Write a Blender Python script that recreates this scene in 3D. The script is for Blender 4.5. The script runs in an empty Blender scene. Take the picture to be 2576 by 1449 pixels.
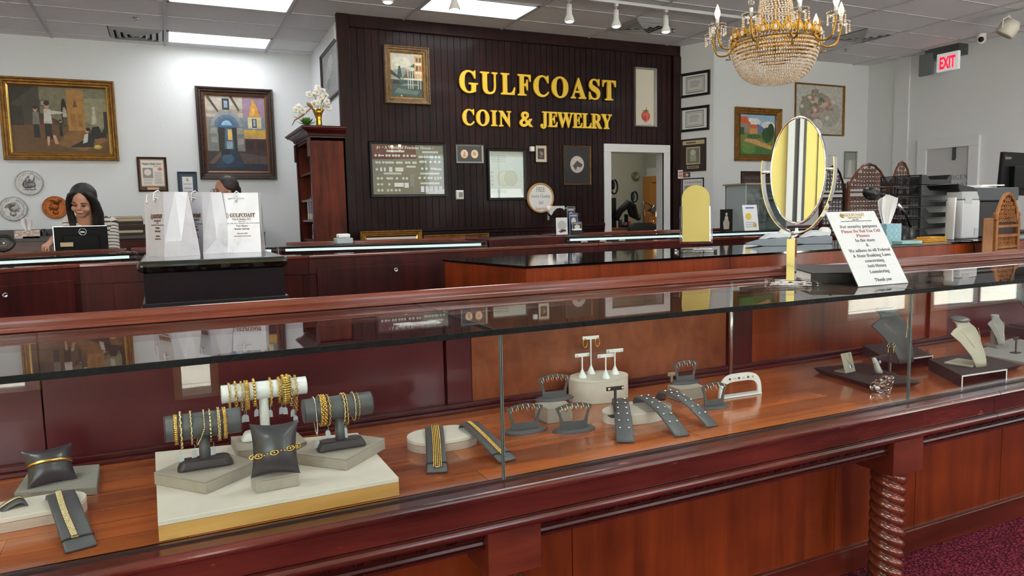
import bpy, math, random
from mathutils import Vector, Matrix, Euler
random.seed(7)
S = bpy.context.scene
COL = S.collection
PI = math.pi
# ---------------------------------------------------------------- camera
FPX, PITCH, ROLL, YAW = 1827.35, 0.1012098, -0.0218367, 0.4411488
CAM = Vector((0, 0, 1.2))
def _rows():
    cy, sy = math.cos(YAW), math.sin(YAW)
    cp, sp = math.cos(PITCH), math.sin(PITCH)
    cr, sr = math.cos(ROLL), math.sin(ROLL)
    Rz = Matrix(((cy, -sy, 0), (sy, cy, 0), (0, 0, 1)))
    A = Matrix(((1, 0, 0), (0, 0, -1), (0, 1, 0)))
    Rx = Matrix(((1, 0, 0), (0, cp, -sp), (0, sp, cp)))
    Rr = Matrix(((cr, -sr, 0), (sr, cr, 0), (0, 0, 1)))
    return Rr @ Rx @ A @ Rz
M3 = _rows()
def P(px, py, ax, val):
    """point of the place seen at photo pixel px,py on the plane axis=val"""
    d = M3.transposed() @ Vector((px - 1288, py - 724.5, FPX))
    t = (val - CAM[ax]) / d[ax]
    return CAM + t * d
cd = bpy.data.cameras.new('camera')
cam = bpy.data.objects.new('camera', cd)
COL.objects.link(cam)
cd.sensor_width = 36
cd.lens = FPX / 2576 * 36
cd.clip_start = 0.02
cd.clip_end = 200
cd.dof.use_dof = False
r = M3
cam.matrix_world = Matrix(((r[0][0], -r[1][0], -r[2][0], 0), (r[0][1], -r[1][1], -r[2][1], 0), (r[0][2], -r[1][2], -r[2][2], 0), (0, 0, 0, 1)))
cam.location = CAM
S.camera = cam
# ---------------------------------------------------------------- world, light, exposure
W = bpy.data.worlds.new('world'); S.world = W; W.use_nodes = True
nt = W.node_tree; nt.nodes.clear()
sky = nt.nodes.new('ShaderNodeTexSky'); sky.sky_type = 'NISHITA'; sky.sun_disc = False
sky.sun_elevation = math.radians(48); sky.sun_rotation = math.radians(200)
bg = nt.nodes.new('ShaderNodeBackground'); bg.inputs[1].default_value = 0.30
ow = nt.nodes.new('ShaderNodeOutputWorld')
nt.links.new(sky.outputs[0], bg.inputs[0]); nt.links.new(bg.outputs[0], ow.inputs[0])
S.view_settings.view_transform = 'Standard'; S.view_settings.look = 'None'
S.view_settings.exposure = 0.0; S.view_settings.gamma = 1.0; S.view_settings.use_curve_mapping = False
ZC = 3.42
def area(name, loc, rot, sx, sy, power, color=(1, 1, 1), spread=None):
    l = bpy.data.lights.new(name, 'AREA'); l.shape = 'RECTANGLE'; l.size = sx; l.size_y = sy
    l.energy = power; l.color = color
    if spread: l.spread = spread
    o = bpy.data.objects.new(name, l); COL.objects.link(o); o.location = loc; o.rotation_euler = rot
    return o
sun = bpy.data.lights.new('sun', 'SUN'); sun.energy = 80.0; sun.angle = 0.01; sun.color = (1, .96, .9)
so = bpy.data.objects.new('sun', sun); COL.objects.link(so); so.rotation_euler = (math.radians(27), 0, math.radians(100))
# daylight through the shop windows behind the camera
for wx_, ww_ in ((-2.35, 3.0), (1.95, 1.0), (3.7, 1.15), (6.86, .9), (8.5, 1.6)):      # daylight at each shop window
    area('window_daylight', (wx_, -2.33, 1.7), (math.radians(78), 0, 0), ww_, 2.2, 15 * ww_, (.93, .97, 1))
    area('pavement_bounce', (wx_, -2.32, 1.5), (math.radians(122), 0, 0), ww_, 1.0, 14 * ww_, (1, .98, .95))
# ---------------------------------------------------------------- materials
def hx(h, k=1.0):
    h = h.lstrip('#'); o = []
    for i in (0, 2, 4):
        v = int(h[i:i + 2], 16) / 255
        o.append((v / 12.92 if v <= .04045 else ((v + .055) / 1.055) ** 2.4) * k)
    return (o[0], o[1], o[2], 1)
MATS = {}
def mat(name, color='#888888', rough=.5, metal=0, bump=0, bscale=80, coat=0, var=0, vscale=6, emit=0, spec=.5, aniso=(1, 1, 1), sheen=0, vcol=False, ecol=None):
    if name in MATS: return MATS[name]
    m = bpy.data.materials.new(name); m.use_nodes = True; n = m.node_tree; b = n.nodes['Principled BSDF']
    c = hx(color) if isinstance(color, str) else color
    b.inputs['Base Color'].default_value = c; b.inputs['Roughness'].default_value = rough
    b.inputs['Metallic'].default_value = metal; b.inputs['Coat Weight'].default_value = coat
    b.inputs['Coat Roughness'].default_value = .08
    b.inputs['Specular IOR Level'].default_value = spec
    if sheen: b.inputs['Sheen Weight'].default_value = sheen
    m.diffuse_color = c
    src = None
    if vcol:
        a = n.nodes.new('ShaderNodeAttribute'); a.attribute_name = 'Col'; src = a.outputs['Color']
        n.links.new(src, b.inputs['Base Color'])
    if var or bump:
        tc = n.nodes.new('ShaderNodeTexCoord'); mp = n.nodes.new('ShaderNodeMapping')
        mp.inputs['Scale'].default_value = aniso; n.links.new(tc.outputs['Object'], mp.inputs[0])
    if var:
        t = n.nodes.new('ShaderNodeTexNoise'); t.inputs['Scale'].default_value = vscale; t.inputs['Detail'].default_value = 4
        n.links.new(mp.outputs[0], t.inputs[0])
        mr = n.nodes.new('ShaderNodeMapRange'); mr.inputs[1].default_value = .3; mr.inputs[2].default_value = .7
        mr.inputs[3].default_value = 1 - var; mr.inputs[4].default_value = 1 + var
        n.links.new(t.outputs['Fac'], mr.inputs[0])
        mx = n.nodes.new('ShaderNodeMix'); mx.data_type = 'RGBA'; mx.blend_type = 'MULTIPLY'; mx.inputs[0].default_value = 1
        if src: n.links.new(src, mx.inputs[6])
        else: mx.inputs[6].default_value = c
        n.links.new(mr.outputs[0], mx.inputs[7]); n.links.new(mx.outputs[2], b.inputs['Base Color'])
    if bump:
        t = n.nodes.new('ShaderNodeTexNoise'); t.inputs['Scale'].default_value = bscale; t.inputs['Detail'].default_value = 3
        n.links.new(mp.outputs[0], t.inputs[0])
        bp = n.nodes.new('ShaderNodeBump'); bp.inputs['Strength'].default_value = bump; bp.inputs['Distance'].default_value = .01
        n.links.new(t.outputs['Fac'], bp.inputs['Height']); n.links.new(bp.outputs[0], b.inputs['Normal'])
    if emit:
        b.inputs['Emission Color'].default_value = hx(ecol) if ecol else c; b.inputs['Emission Strength'].default_value = emit
    MATS[name] = m
    return m
def wood(name, dark, light, rough=.3, grain=(1, 1, 14), coat=.3, scale=2.2, lo=.35, hi=.66, plank=0, bump=.04, spec=.3):
    if name in MATS: return MATS[name]
    m = bpy.data.materials.new(name); m.use_nodes = True; n = m.node_tree; b = n.nodes['Principled BSDF']
    tc = n.nodes.new('ShaderNodeTexCoord'); mp = n.nodes.new('ShaderNodeMapping')
    # a small number along an axis draws the grain out along it
    mp.inputs['Scale'].default_value = grain; n.links.new(tc.outputs['Object'], mp.inputs[0])
    t = n.nodes.new('ShaderNodeTexNoise'); t.inputs['Scale'].default_value = scale; t.inputs['Detail'].default_value = 7
    t.inputs['Roughness'].default_value = .62; t.inputs['Distortion'].default_value = .5
    n.links.new(mp.outputs[0], t.inputs[0])
    t2 = n.nodes.new('ShaderNodeTexNoise'); t2.inputs['Scale'].default_value = 2.4; t2.inputs['Detail'].default_value = 2
    n.links.new(tc.outputs['Object'], t2.inputs[0])
    ad = n.nodes.new('ShaderNodeMath'); ad.operation = 'MULTIPLY_ADD'; ad.inputs[1].default_value = .45
    n.links.new(t2.outputs['Fac'], ad.inputs[0])
    ad2 = n.nodes.new('ShaderNodeMath'); ad2.operation = 'MULTIPLY'; ad2.inputs[1].default_value = .6
    n.links.new(t.outputs['Fac'], ad2.inputs[0]); n.links.new(ad2.outputs[0], ad.inputs[2])
    cr = n.nodes.new('ShaderNodeValToRGB'); cr.color_ramp.elements[0].position = lo; cr.color_ramp.elements[1].position = hi
    cr.color_ramp.elements[0].color = hx(dark); cr.color_ramp.elements[1].color = hx(light)
    n.links.new(ad.outputs[0], cr.inputs[0])
    out = cr.outputs[0]
    if plank:
        br = n.nodes.new('ShaderNodeTexBrick'); br.inputs['Scale'].default_value = 1; br.inputs['Mortar Size'].default_value = .001
        br.inputs['Brick Width'].default_value = .62; br.inputs['Row Height'].default_value = plank
        br.inputs['Color1'].default_value = (.72, .72, .72, 1); br.inputs['Color2'].default_value = (1.2, 1.2, 1.2, 1); br.inputs['Mortar'].default_value = (.4, .4, .4, 1)
        n.links.new(tc.outputs['Object'], br.inputs[0])
        mx = n.nodes.new('ShaderNodeMix'); mx.data_type = 'RGBA'; mx.blend_type = 'MULTIPLY'; mx.inputs[0].default_value = 1
        n.links.new(out, mx.inputs[6]); n.links.new(br.outputs[0], mx.inputs[7]); out = mx.outputs[2]
    n.links.new(out, b.inputs['Base Color'])
    if bump:
        bp = n.nodes.new('ShaderNodeBump'); bp.inputs['Strength'].default_value = bump; bp.inputs['Distance'].default_value = .01
        n.links.new(t.outputs['Fac'], bp.inputs['Height']); n.links.new(bp.outputs[0], b.inputs['Normal'])
    b.inputs['Roughness'].default_value = rough; b.inputs['Coat Weight'].default_value = coat; b.inputs['Coat Roughness'].default_value = .12; b.inputs['Specular IOR Level'].default_value = spec
    MATS[name] = m
    return m
def pane(name, tint=(.93, .97, .95), ior=1.5, rough=0.0, extra=0):
    if name in MATS: return MATS[name]
    m = bpy.data.materials.new(name); m.use_nodes = True; n = m.node_tree; n.nodes.clear()
    o = n.nodes.new('ShaderNodeOutputMaterial'); mx = n.nodes.new('ShaderNodeMixShader')
    tr = n.nodes.new('ShaderNodeBsdfTransparent'); tr.inputs[0].default_value = (*tint, 1)
    gl = n.nodes.new('ShaderNodeBsdfGlossy'); gl.inputs['Roughness'].default_value = rough
    ge = n.nodes.new('ShaderNodeNewGeometry'); io = n.nodes.new('ShaderNodeMath'); io.operation = 'MULTIPLY_ADD'
    io.inputs[1].default_value = 1 / ior - ior; io.inputs[2].default_value = ior
    n.links.new(ge.outputs['Backfacing'], io.inputs[0])
    fr = n.nodes.new('ShaderNodeFresnel'); n.links.new(io.outputs[0], fr.inputs['IOR'])
    n.links.new(fr.outputs[0], mx.inputs[0]); n.links.new(tr.outputs[0], mx.inputs[1]); n.links.new(gl.outputs[0], mx.inputs[2])
    n.links.new(mx.outputs[0], o.inputs[0])
    MATS[name] = m
    return m
def crystal(name, ior=1.6, color=(1, 1, 1, 1)):
    if name in MATS: return MATS[name]
    m = bpy.data.materials.new(name); m.use_nodes = True; b = m.node_tree.nodes['Principled BSDF']
    b.inputs['Base Color'].default_value = color; b.inputs['Transmission Weight'].default_value = 1
    b.inputs['Roughness'].default_value = .0; b.inputs['IOR'].default_value = ior
    MATS[name] = m
    return m
# ---------------------------------------------------------------- mesh builder
def wm(o):
    m = o.matrix_basis.copy()
    while o.parent:
        m = o.parent.matrix_basis @ o.matrix_parent_inverse @ m; o = o.parent
    return m
def smoothp(pts, k=4):
    P_ = [Vector(p) for p in pts]; o = []
    for i in range(len(P_) - 1):
        a, b_, c_, d = P_[max(0, i - 1)], P_[i], P_[i + 1], P_[min(len(P_) - 1, i + 2)]
        for j in range(k):
            t = j / k; o.append(.5 * ((2 * b_) + (c_ - a) * t + (2 * a - 5 * b_ + 4 * c_ - d) * t * t + (3 * b_ - a - 3 * c_ + d) * t ** 3))
    return o + [P_[-1]]
class B:
    def __init__(s): s.v = []; s.f = []; s.mi = []; s.c = []; s.sm = []; s.M = Matrix(); s.m = 0; s.col = None; s.s = False
    def add(s, vs, fs):
        k = len(s.v)
        s.v += [tuple(s.M @ Vector(p)) for p in vs]
        for f in fs:
            s.f.append([i + k for i in f]); s.mi.append(s.m); s.c.append(s.col); s.sm.append(s.s)
        return s
    def box(s, x0, y0, z0, x1, y1, z1):
        vs = [(x, y, z) for x in (x0, x1) for y in (y0, y1) for z in (z0, z1)]
        return s.add(vs, [(0, 1, 3, 2), (4, 6, 7, 5), (0, 4, 5, 1), (2, 3, 7, 6), (0, 2, 6, 4), (1, 5, 7, 3)])
    def cbox(s, c, sz, rz=0, rx=0, ry=0):
        M = s.M; s.M = M @ Matrix.Translation(c) @ Euler((rx, ry, rz)).to_matrix().to_4x4()
        a, b_, c_ = sz[0] / 2, sz[1] / 2, sz[2] / 2; s.box(-a, -b_, -c_, a, b_, c_); s.M = M; return s
    def prism(s, pts, z0, z1, top=1.0):
        n = len(pts); cx = sum(p[0] for p in pts) / n; cy = sum(p[1] for p in pts) / n
        ar = sum(pts[i][0] * pts[(i + 1) % n][1] - pts[(i + 1) % n][0] * pts[i][1] for i in range(n))
        if ar < 0: pts = pts[::-1]
        vs = [(p[0], p[1], z0) for p in pts] + [(cx + (p[0] - cx) * top, cy + (p[1] - cy) * top, z1) for p in pts]
        return s.add(vs, [tuple(range(n - 1, -1, -1)), tuple(range(n, 2 * n))] + [(i, (i + 1) % n, n + (i + 1) % n, n + i) for i in range(n)])
    def loft(s, rings, cap=True, close=True):
        n = len(rings[0]); vs = [p for r_ in rings for p in r_]; fs = []
        for k in range(len(rings) - 1):
            for i in range(n if close else n - 1):
                j = (i + 1) % n; fs.append((k * n + i, k * n + j, (k + 1) * n + j, (k + 1) * n + i))
        if cap and close:
            fs.append(tuple(range(n - 1, -1, -1))); fs.append(tuple(range((len(rings) - 1) * n, len(rings) * n)))
        return s.add(vs, fs)
    def lathe(s, prof, n=24, c=(0, 0, 0), sx=1, sy=1, a0=0, cap=True):
        rings = [[(c[0] + r_ * sx * math.cos(a0 + 2 * PI * i / n), c[1] + r_ * sy * math.sin(a0 + 2 * PI * i / n), c[2] + z) for i in range(n)] for r_, z in prof]
        return s.loft(rings, cap=cap)
    def tube(s, pts, r_, n=8, closed=False, cap=True, flat=1):
        pts = [Vector(p) for p in pts]; m = len(pts); rings = []
        rr = r_ if isinstance(r_, (list, tuple)) else [r_] * m
        up = None
        for i in range(m):
            a = pts[(i - 1) % m] if (closed or i > 0) else pts[i]; b_ = pts[(i + 1) % m] if (closed or i < m - 1) else pts[i]
            t = (b_ - a)
            if t.length < 1e-9: t = Vector((0, 0, 1))
            t.normalize()
            if up is None: up = Vector((0, 0, 1)) if abs(t.z) < .9 else Vector((1, 0, 0))
            u = t.cross(up)
            if u.length < 1e-4: u = t.cross(Vector((1, .3, 0)))
            u.normalize(); w = u.cross(t); up = w
            rings.append([tuple(pts[i] + u * rr[i] * math.cos(2 * PI * k / n) + w * rr[i] * flat * math.sin(2 * PI * k / n)) for k in range(n)])
        if closed:
            rings.append(rings[0]); return s.loft(rings, cap=False)
        return s.loft(rings, cap=cap)
    def sph(s, c, r_, u=12, v=8, sc=(1, 1, 1)):
        rings = []
        for j in range(1, v):
            a = PI * j / v
            rings.append([(c[0] + r_ * sc[0] * math.sin(a) * math.cos(2 * PI * i / u), c[1] + r_ * sc[1] * math.sin(a) * math.sin(2 * PI * i / u), c[2] - r_ * sc[2] * math.cos(a)) for i in range(u)])
        k = len(rings); vs = [p for q in rings for p in q] + [(c[0], c[1], c[2] - r_ * sc[2]), (c[0], c[1], c[2] + r_ * sc[2])]
        fs = [(j * u + i, j * u + (i + 1) % u, (j + 1) * u + (i + 1) % u, (j + 1) * u + i) for j in range(k - 1) for i in range(u)]
        fs += [(k * u, (i + 1) % u, i) for i in range(u)] + [(k * u + 1, (k - 1) * u + i, (k - 1) * u + (i + 1) % u) for i in range(u)]
        return s.add(vs, fs)
    def torus(s, c, R_, r_, n=24, k=8, sc=(1, 1), axis='z'):
        pts = []
        for i in range(n):
            a = 2 * PI * i / n; x, y = R_ * sc[0] * math.cos(a), R_ * sc[1] * math.sin(a)
            pts.append({'z': (c[0] + x, c[1] + y, c[2]), 'y': (c[0] + x, c[1], c[2] + y), 'x': (c[0], c[1] + x, c[2] + y)}[axis])
        return s.tube(pts, r_, k, closed=True)
    def grid(s, fn, nu, nv):
        vs = [tuple(fn(i / nu, j / nv)) for j in range(nv + 1) for i in range(nu + 1)]
        return s.add(vs, [(j * (nu + 1) + i, j * (nu + 1) + i + 1, (j + 1) * (nu + 1) + i + 1, (j + 1) * (nu + 1) + i) for j in range(nv) for i in range(nu)])
    def out(s, name, ms, parent=None, bevel=0, sub=0, solid=0, seg=2):
        me = bpy.data.meshes.new(name); me.from_pydata(s.v, [], s.f)
        if not isinstance(ms, (list, tuple)): ms = [ms]
        for m in ms: me.materials.append(m)
        me.polygons.foreach_set('material_index', s.mi); me.polygons.foreach_set('use_smooth', s.sm)
        if any(c is not None for c in s.c):
            at = me.color_attributes.new('Col', 'FLOAT_COLOR', 'CORNER'); d = []
            for p, c in zip(me.polygons, s.c):
                cc = c if c is not None else (1, 1, 1, 1)
                for _ in p.loop_indices: d += cc
            at.data.foreach_set('color', d)
        me.update()
        o = bpy.data.objects.new(name, me); COL.objects.link(o)
        if parent: attach(o, parent)
        if bevel:
            md = o.modifiers.new('bevel', 'BEVEL'); md.width = bevel; md.segments = seg; md.limit_method = 'ANGLE'; md.angle_limit = .6
        if solid:
            md = o.modifiers.new('solid', 'SOLIDIFY'); md.thickness = solid; md.offset = 0
        if sub:
            md = o.modifiers.new('sub', 'SUBSURF'); md.levels = sub; md.render_levels = sub
        return o
def attach(o, parent):
    o.parent = parent; o.matrix_parent_inverse = wm(parent).inverted()
def tag(o, label, cat, group=None, kind=None):
    if label: o['label'] = label
    if cat: o['category'] = cat
    if group: o['group'] = group
    if kind: o['kind'] = kind
    return o
def thing(name, label, cat, loc=(0, 0, 0), group=None, M=None):
    o = bpy.data.objects.new(name, None); COL.objects.link(o); o.empty_display_size = .05
    if M is not None: o.matrix_basis = M
    else: o.location = loc
    return tag(o, label, cat, group)
def struct(b, name, m, **k):
    o = b.out(name, m, **k); o['kind'] = 'structure'; return o
def dup(root, label=None, group=None, M=None):
    def cp(o, par):
        c = o.copy(); COL.objects.link(c)
        if par: c.parent = par; c.matrix_parent_inverse = o.matrix_parent_inverse.copy()
        for ch in [x for x in list(KIDS.get(o.name, []))]: KIDS.setdefault(c.name, []).append(cp(ch, c))
        return c
    KIDS.clear()
    for x in COL.objects:
        if x.parent: KIDS.setdefault(x.parent.name, []).append(x)
    c = cp(root, None)
    if label: c['label'] = label
    if group: c['group'] = group
    if M is not None: c.matrix_basis = M
    return c
KIDS = {}
def T(*a): return Matrix.Translation(a if len(a) > 1 else a[0])
def RZ(a): return Matrix.Rotation(a, 4, 'Z')
def RX(a): return Matrix.Rotation(a, 4, 'X')
def RY(a): return Matrix.Rotation(a, 4, 'Y')
# frame whose x runs to the right along a wall, y into the wall, z up: faces -y
def face(p, ang=0): return T(p) @ RZ(ang)
# ---- lettering
def _m(s_, base_u, base_l, dig=None):
    o = ''
    for ch in s_:
        if 'A' <= ch <= 'Z': o += chr(base_u + ord(ch) - 65)
        elif 'a' <= ch <= 'z': o += (chr(0x210E) if (base_l == 0x1D44E and ch == 'h') else chr(base_l + ord(ch) - 97))
        elif dig and '0' <= ch <= '9': o += chr(dig + ord(ch) - 48)
        else: o += ch
    return o
def serif(s_): return _m(s_, 0x1D400, 0x1D41A, 0x1D7CE)
def ital(s_): return _m(s_, 0x1D434, 0x1D44E)
def text(body, size, M, m, parent=None, name='lettering', ext=.0006, align='CENTER', off=0, sx=1.0, width=None, bevel=0):
    cu = bpy.data.curves.new(name, 'FONT'); cu.body = body; cu.size = size; cu.extrude = ext; cu.align_x = align; cu.align_y = 'BOTTOM_BASELINE'
    cu.offset = off; cu.resolution_u = 3
    if bevel: cu.bevel_depth = bevel; cu.bevel_resolution = 1
    t = bpy.data.objects.new(name, cu); COL.objects.link(t)
    bpy.context.view_layer.update()
    dg = bpy.context.evaluated_depsgraph_get()
    me = bpy.data.meshes.new_from_object(t.evaluated_get(dg)); bpy.data.objects.remove(t); bpy.data.curves.remove(cu)
    k = sx
    if width and len(me.vertices):
        xs = [v.co.x for v in me.vertices]; w = max(xs) - min(xs)
        k = width / w
    # letters are drawn in xy: stand them up in xz, facing -y
    me.transform(M @ RX(PI / 2) @ Matrix.Diagonal((k, 1, 1, 1)))
    me.materials.clear(); me.materials.append(m)
    o = bpy.data.objects.new(name, me); COL.objects.link(o)
    if parent: attach(o, parent)
    return o
# ---------------------------------------------------------------- palette
GL = pane('clear_glass', (.95, .98, .965))
ACR = pane('clear_acrylic', (.97, .98, .98), 1.45)
mahog = wood('mahogany', '#1c0606', '#4f1612', .34, (.6, 9, 9), .15)
mahogv = wood('mahogany_upright', '#1d0606', '#4a1411', .45, (9, 9, .6), 0, spec=.2)
cherry = wood('cherry_veneer', '#521c09', '#8c3a14', .3, (7, 7, .5), .35)
cherryd = wood('cherry_panel', '#4a1a0b', '#843716', .3, (6, 6, .5), .35, bump=.02)
deckm = wood('deck_wood', '#5c2810', '#b4602c', .18, (.5, 9, 9), .6, plank=.085, bump=.01)
burl = wood('burl_veneer', '#5c2a18', '#8e4c2c', .3, (2, 2, 1.2), .3, scale=7)
marpan = wood('maroon_panel', '#3d1218', '#511b20', .3, (.5, 3, 6), .3, bump=.01)
darkw = wood('dark_stain', '#0b0404', '#2a1110', .45, (9, 9, .5), .05, spec=.15)
railm = wood('rail_wood', '#40180f', '#73392b', .22, (.5, 9, 9), .6)
blk = mat('black_plastic', '#0c0c0d', .35)
blkm = mat('matte_black', '#0a0a0b', .8)
edgeb = mat('dark_glass_edge', '#0b1413', .25)
edgeg = mat('glass_edge', '#4d605c', .15)
wht = mat('white_paint', '#dfe1e3', .6, bump=.05, bscale=120)
wallw = mat('white_wall', '#d9dde0', .8, bump=.12, bscale=30)
whp = mat('white_gloss', '#e9e9ea', .25)
whs = mat('white_satin', '#e6e6e4', .5)
chrome = mat('chrome', '#e8e8e8', .06, 1)
steel = mat('brushed_steel', '#c0c2c4', .25, 1)
gold = mat('polished_gold', '#d9b466', .22, 1)
goldp = mat('pale_gold', '#dccba0', .22, 1)
silver = mat('polished_silver', '#dcdcdc', .15, 1)
gilt = mat('gilt', '#80591f', .42, .5, bump=.5, bscale=60, var=.35, vscale=18)
giltd = mat('aged_gilt', '#6b5439', .5, .4, bump=.7, bscale=50, var=.4, vscale=20)
brnf = mat('brown_frame', '#2a160c', .4, .15, bump=.6, bscale=60, var=.5, vscale=25)
bfr = mat('black_frame', '#0d0c0c', .4)
leather = mat('grey_leatherette', '#4d5254', .42, bump=.08, bscale=400)
leathd = mat('dark_leatherette', '#2b2d2f', .42, bump=.08, bscale=400)
suede = mat('taupe_suede', '#9b9186', .9, bump=.12, bscale=500, sheen=.2, var=.06, vscale=60)
cream = mat('cream_suede', '#cfc6bb', .9, bump=.08, bscale=400, var=.04, vscale=20)
paper = mat('paper', '#e4e3df', .7)
ink = mat('dark_ink', '#3b3a38', .7)
paint = mat('painted_canvas', '#ffffff', .55, vcol=True, var=.18, vscale=22, bump=.15, bscale=60)
printed = mat('printed_paper', '#ffffff', .45, vcol=True)
# ---------------------------------------------------------------- room shell
XL, XR, YB, YF = -4.6, P(2182, 300, 1, 8.24)[0], 10.4, -2.4
YD = 8.2                                    # dark panelled wall
XS = P(781.3, 140.2, 1, YB)[0]              # step between far white wall and dark wall
XD0, XD1 = P(869, 300, 1, YD)[0], P(1704, 300, 1, YD)[0]
b = B(); b.box(XL - .1, YF - .1, -.1, XR + .1, YB + 1.2, 0)
carpet = mat('red_carpet', '#5c1a26', 1.0, bump=0, spec=.1)
n = carpet.node_tree; bs = n.nodes['Principled BSDF']; tc = n.nodes.new('ShaderNodeTexCoord')
wv = n.nodes.new('ShaderNodeTexVoronoi'); wv.inputs['Scale'].default_value = 115; n.links.new(tc.outputs['Object'], wv.inputs[0])
cr = n.nodes.new('ShaderNodeValToRGB'); cr.color_ramp.elements[0].color = hx('#a23f50'); cr.color_ramp.elements[1].color = hx('#551c2b')
cr.color_ramp.elements[0].position = .1; cr.color_ramp.elements[1].position = .6
n.links.new(wv.outputs[0], cr.inputs[0]); n.links.new(cr.outputs[0], bs.inputs['Base Color'])
bp = n.nodes.new('ShaderNodeBump'); bp.inputs['Strength'].default_value = .8; bp.inputs['Distance'].default_value = .01; bp.invert = True
n.links.new(wv.outputs[0], bp.inputs['Height']); n.links.new(bp.outputs[0], bs.inputs['Normal'])
struct(b, 'floor', carpet)
tile = mat('ceiling_tile', '#dcdde0', .95, bump=.3, bscale=60, var=.03, vscale=1.2)
b = B(); b.box(XL - .1, YF - .1, ZC, XR + .1, YB + .1, ZC + .1); struct(b, 'ceiling', tile)
GX = lambda k: .131 + 1.2195 * k            # grid lines of the suspended ceiling
GY = lambda k: 10.165 - .6098 * k
gridm = mat('ceiling_grid', '#b9babd', .6)
b = B()
for k in range(-4, 9): b.box(GX(k) - .014, YF, ZC - .012, GX(k) + .014, YB, ZC + .001)
for k in range(0, 22): b.box(XL, GY(k) - .009, ZC - .007, XR, GY(k) + .009, ZC + .001)
struct(b, 'trim_1', gridm)
b = B(); b.box(XL, YB, 0, XS + .1, YB + .1, ZC); struct(b, 'wall_back_left', wallw)
b = B(); b.box(XL - .1, 5.2, 0, XL, YB, ZC); struct(b, 'wall_left', wallw)
yel = mat('yellow_plaster', '#f0df86', .7)
b = B(); b.box(XL - .1, YF, 0, XL, 5.2, ZC); struct(b, 'wall_front_left', yel)
b = B(); b.box(XL, .365, 0, XL + .04, .44, ZC); b.box(XL, .27, 0, XL + .05, .315, ZC); struct(b, 'trim_3', wht)
b = B(); b.box(XL + .001, .315, 0, XL + .03, .365, ZC); b.box(XL + .001, .235, 0, XL + .035, .27, ZC); b.box(XL + .001, .094, 0, XL + .01, .1, ZC); struct(b, 'trim_4', mat('dark_strip', '#4b4d4a', .5))
b = B(); b.prism([(XS, YB), (XD0, YD + .02), (XD0 + .1, YD + .02), (XS + .1, YB)], 0, ZC); struct(b, 'wall_step', wallw)
# door opening in the dark wall
DX0, DX1 = P(1519, 450, 1, YD)[0], P(1684, 450, 1, YD)[0]
DZ = P(1600, 363.5, 1, YD)[2]; tw = .105
ix0, ix1, iz = DX0 + tw, DX1 - tw, DZ - tw
b = B()
zr = P(1200, 574, 1, YD)[2]
def boards(x0, x1, z0, z1):
    x = x0
    while x < x1 - .001:
        w = min(.082, x1 - x); b.box(x + .003, YD, z0, x + w - .003, YD + .03, z1); x += .082
    b.box(x0, YD + .008, z0, x1, YD + .03, z1)
boards(XD0, DX0 + .03, 0, ZC); boards(DX1 - .03, XD1, 0, ZC); boards(DX0 + .03, DX1 - .03, DZ - .03, ZC)
b.box(XD0, YD + .03, 0, ix0 - .01, YD + .12, ZC); b.box(ix1 + .01, YD + .03, 0, XD1, YD + .12, ZC); b.box(ix0 - .01, YD + .03, iz + .01, ix1 + .01, YD + .12, ZC)
struct(b, 'wall_back_dark', darkw)
b = B(); b.box(XD0 - .06, YD - .045, 0, XD0 + .075, YD + .02, ZC); b.box(XD0 + .075, YD - .04, ZC - .135, XD1 + .02, YD, ZC - .001)
b.box(XD1 - .10, YD - .045, 0, XD1 + .03, YD + .02, ZC - .135)
b.box(XD0 + .06, YD - .03, zr - .02, DX0, YD, zr + .02); b.box(XD0 + .06, YD - .018, zr - .06, DX0, YD, zr - .02)
struct(b, 'trim_2', darkw, bevel=.006)
b = B()
for a in ((DX0, 0, DX0 + tw, DZ - tw), (DX1 - tw, 0, DX1, DZ - tw), (DX0, DZ - tw + .0005, DX1, DZ)):
    b.box(a[0], YD - .02, a[1], a[2], YD + .02, a[3])
b.box(ix0 - .012, YD - .01, 0, ix0, YD + .16, iz); b.box(ix1, YD - .01, 0, ix1 + .012, YD + .16, iz); b.box(ix0, YD - .01, iz, ix1, YD + .16, iz + .012)
struct(b, 'door_1', wht, bevel=.003)
# workshop behind the doorway
wsh = mat('workshop_wall', '#a7a597', .8)
b = B(); b.box(XS + .2, 11.3, 0, XR, 11.4, ZC - .4); b.box(XS + .2, YD + .14, ZC - .42, XR, 11.3, ZC - .4)
b.box(XS + .15, YD + .14, 0, XS + .2, 11.3, ZC - .4); b.box(8.1, YD + .14, 0, 8.15, 11.3, ZC - .4); struct(b, 'wall_workshop', wsh)
# white walls right of the dark wall
A0 = Vector((XD1 + .02, YD + .02, 0)); A1 = P(1795, 300, 1, 7.72); A1.z = 0
YR = 8.24
b = B(); b.prism([(A0.x, A0.y), (A1.x, A1.y), (A1.x + .03, YR + .1), (A0.x, YR + .1)], 0, ZC); struct(b, 'wall_angled', wallw)
b = B(); b.box(A1.x - .1, YR, 0, XR + .1, YR + .1, ZC); struct(b, 'wall_back_right', wallw)
b = B(); b.box(XR, YF, 0, XR + .1, YR, ZC); pc = P(2272, 300, 0, XR)[1]
b.box(XR - .03, pc - .10, 0, XR, pc + .14, ZC); struct(b, 'wall_right', wallw)
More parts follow.
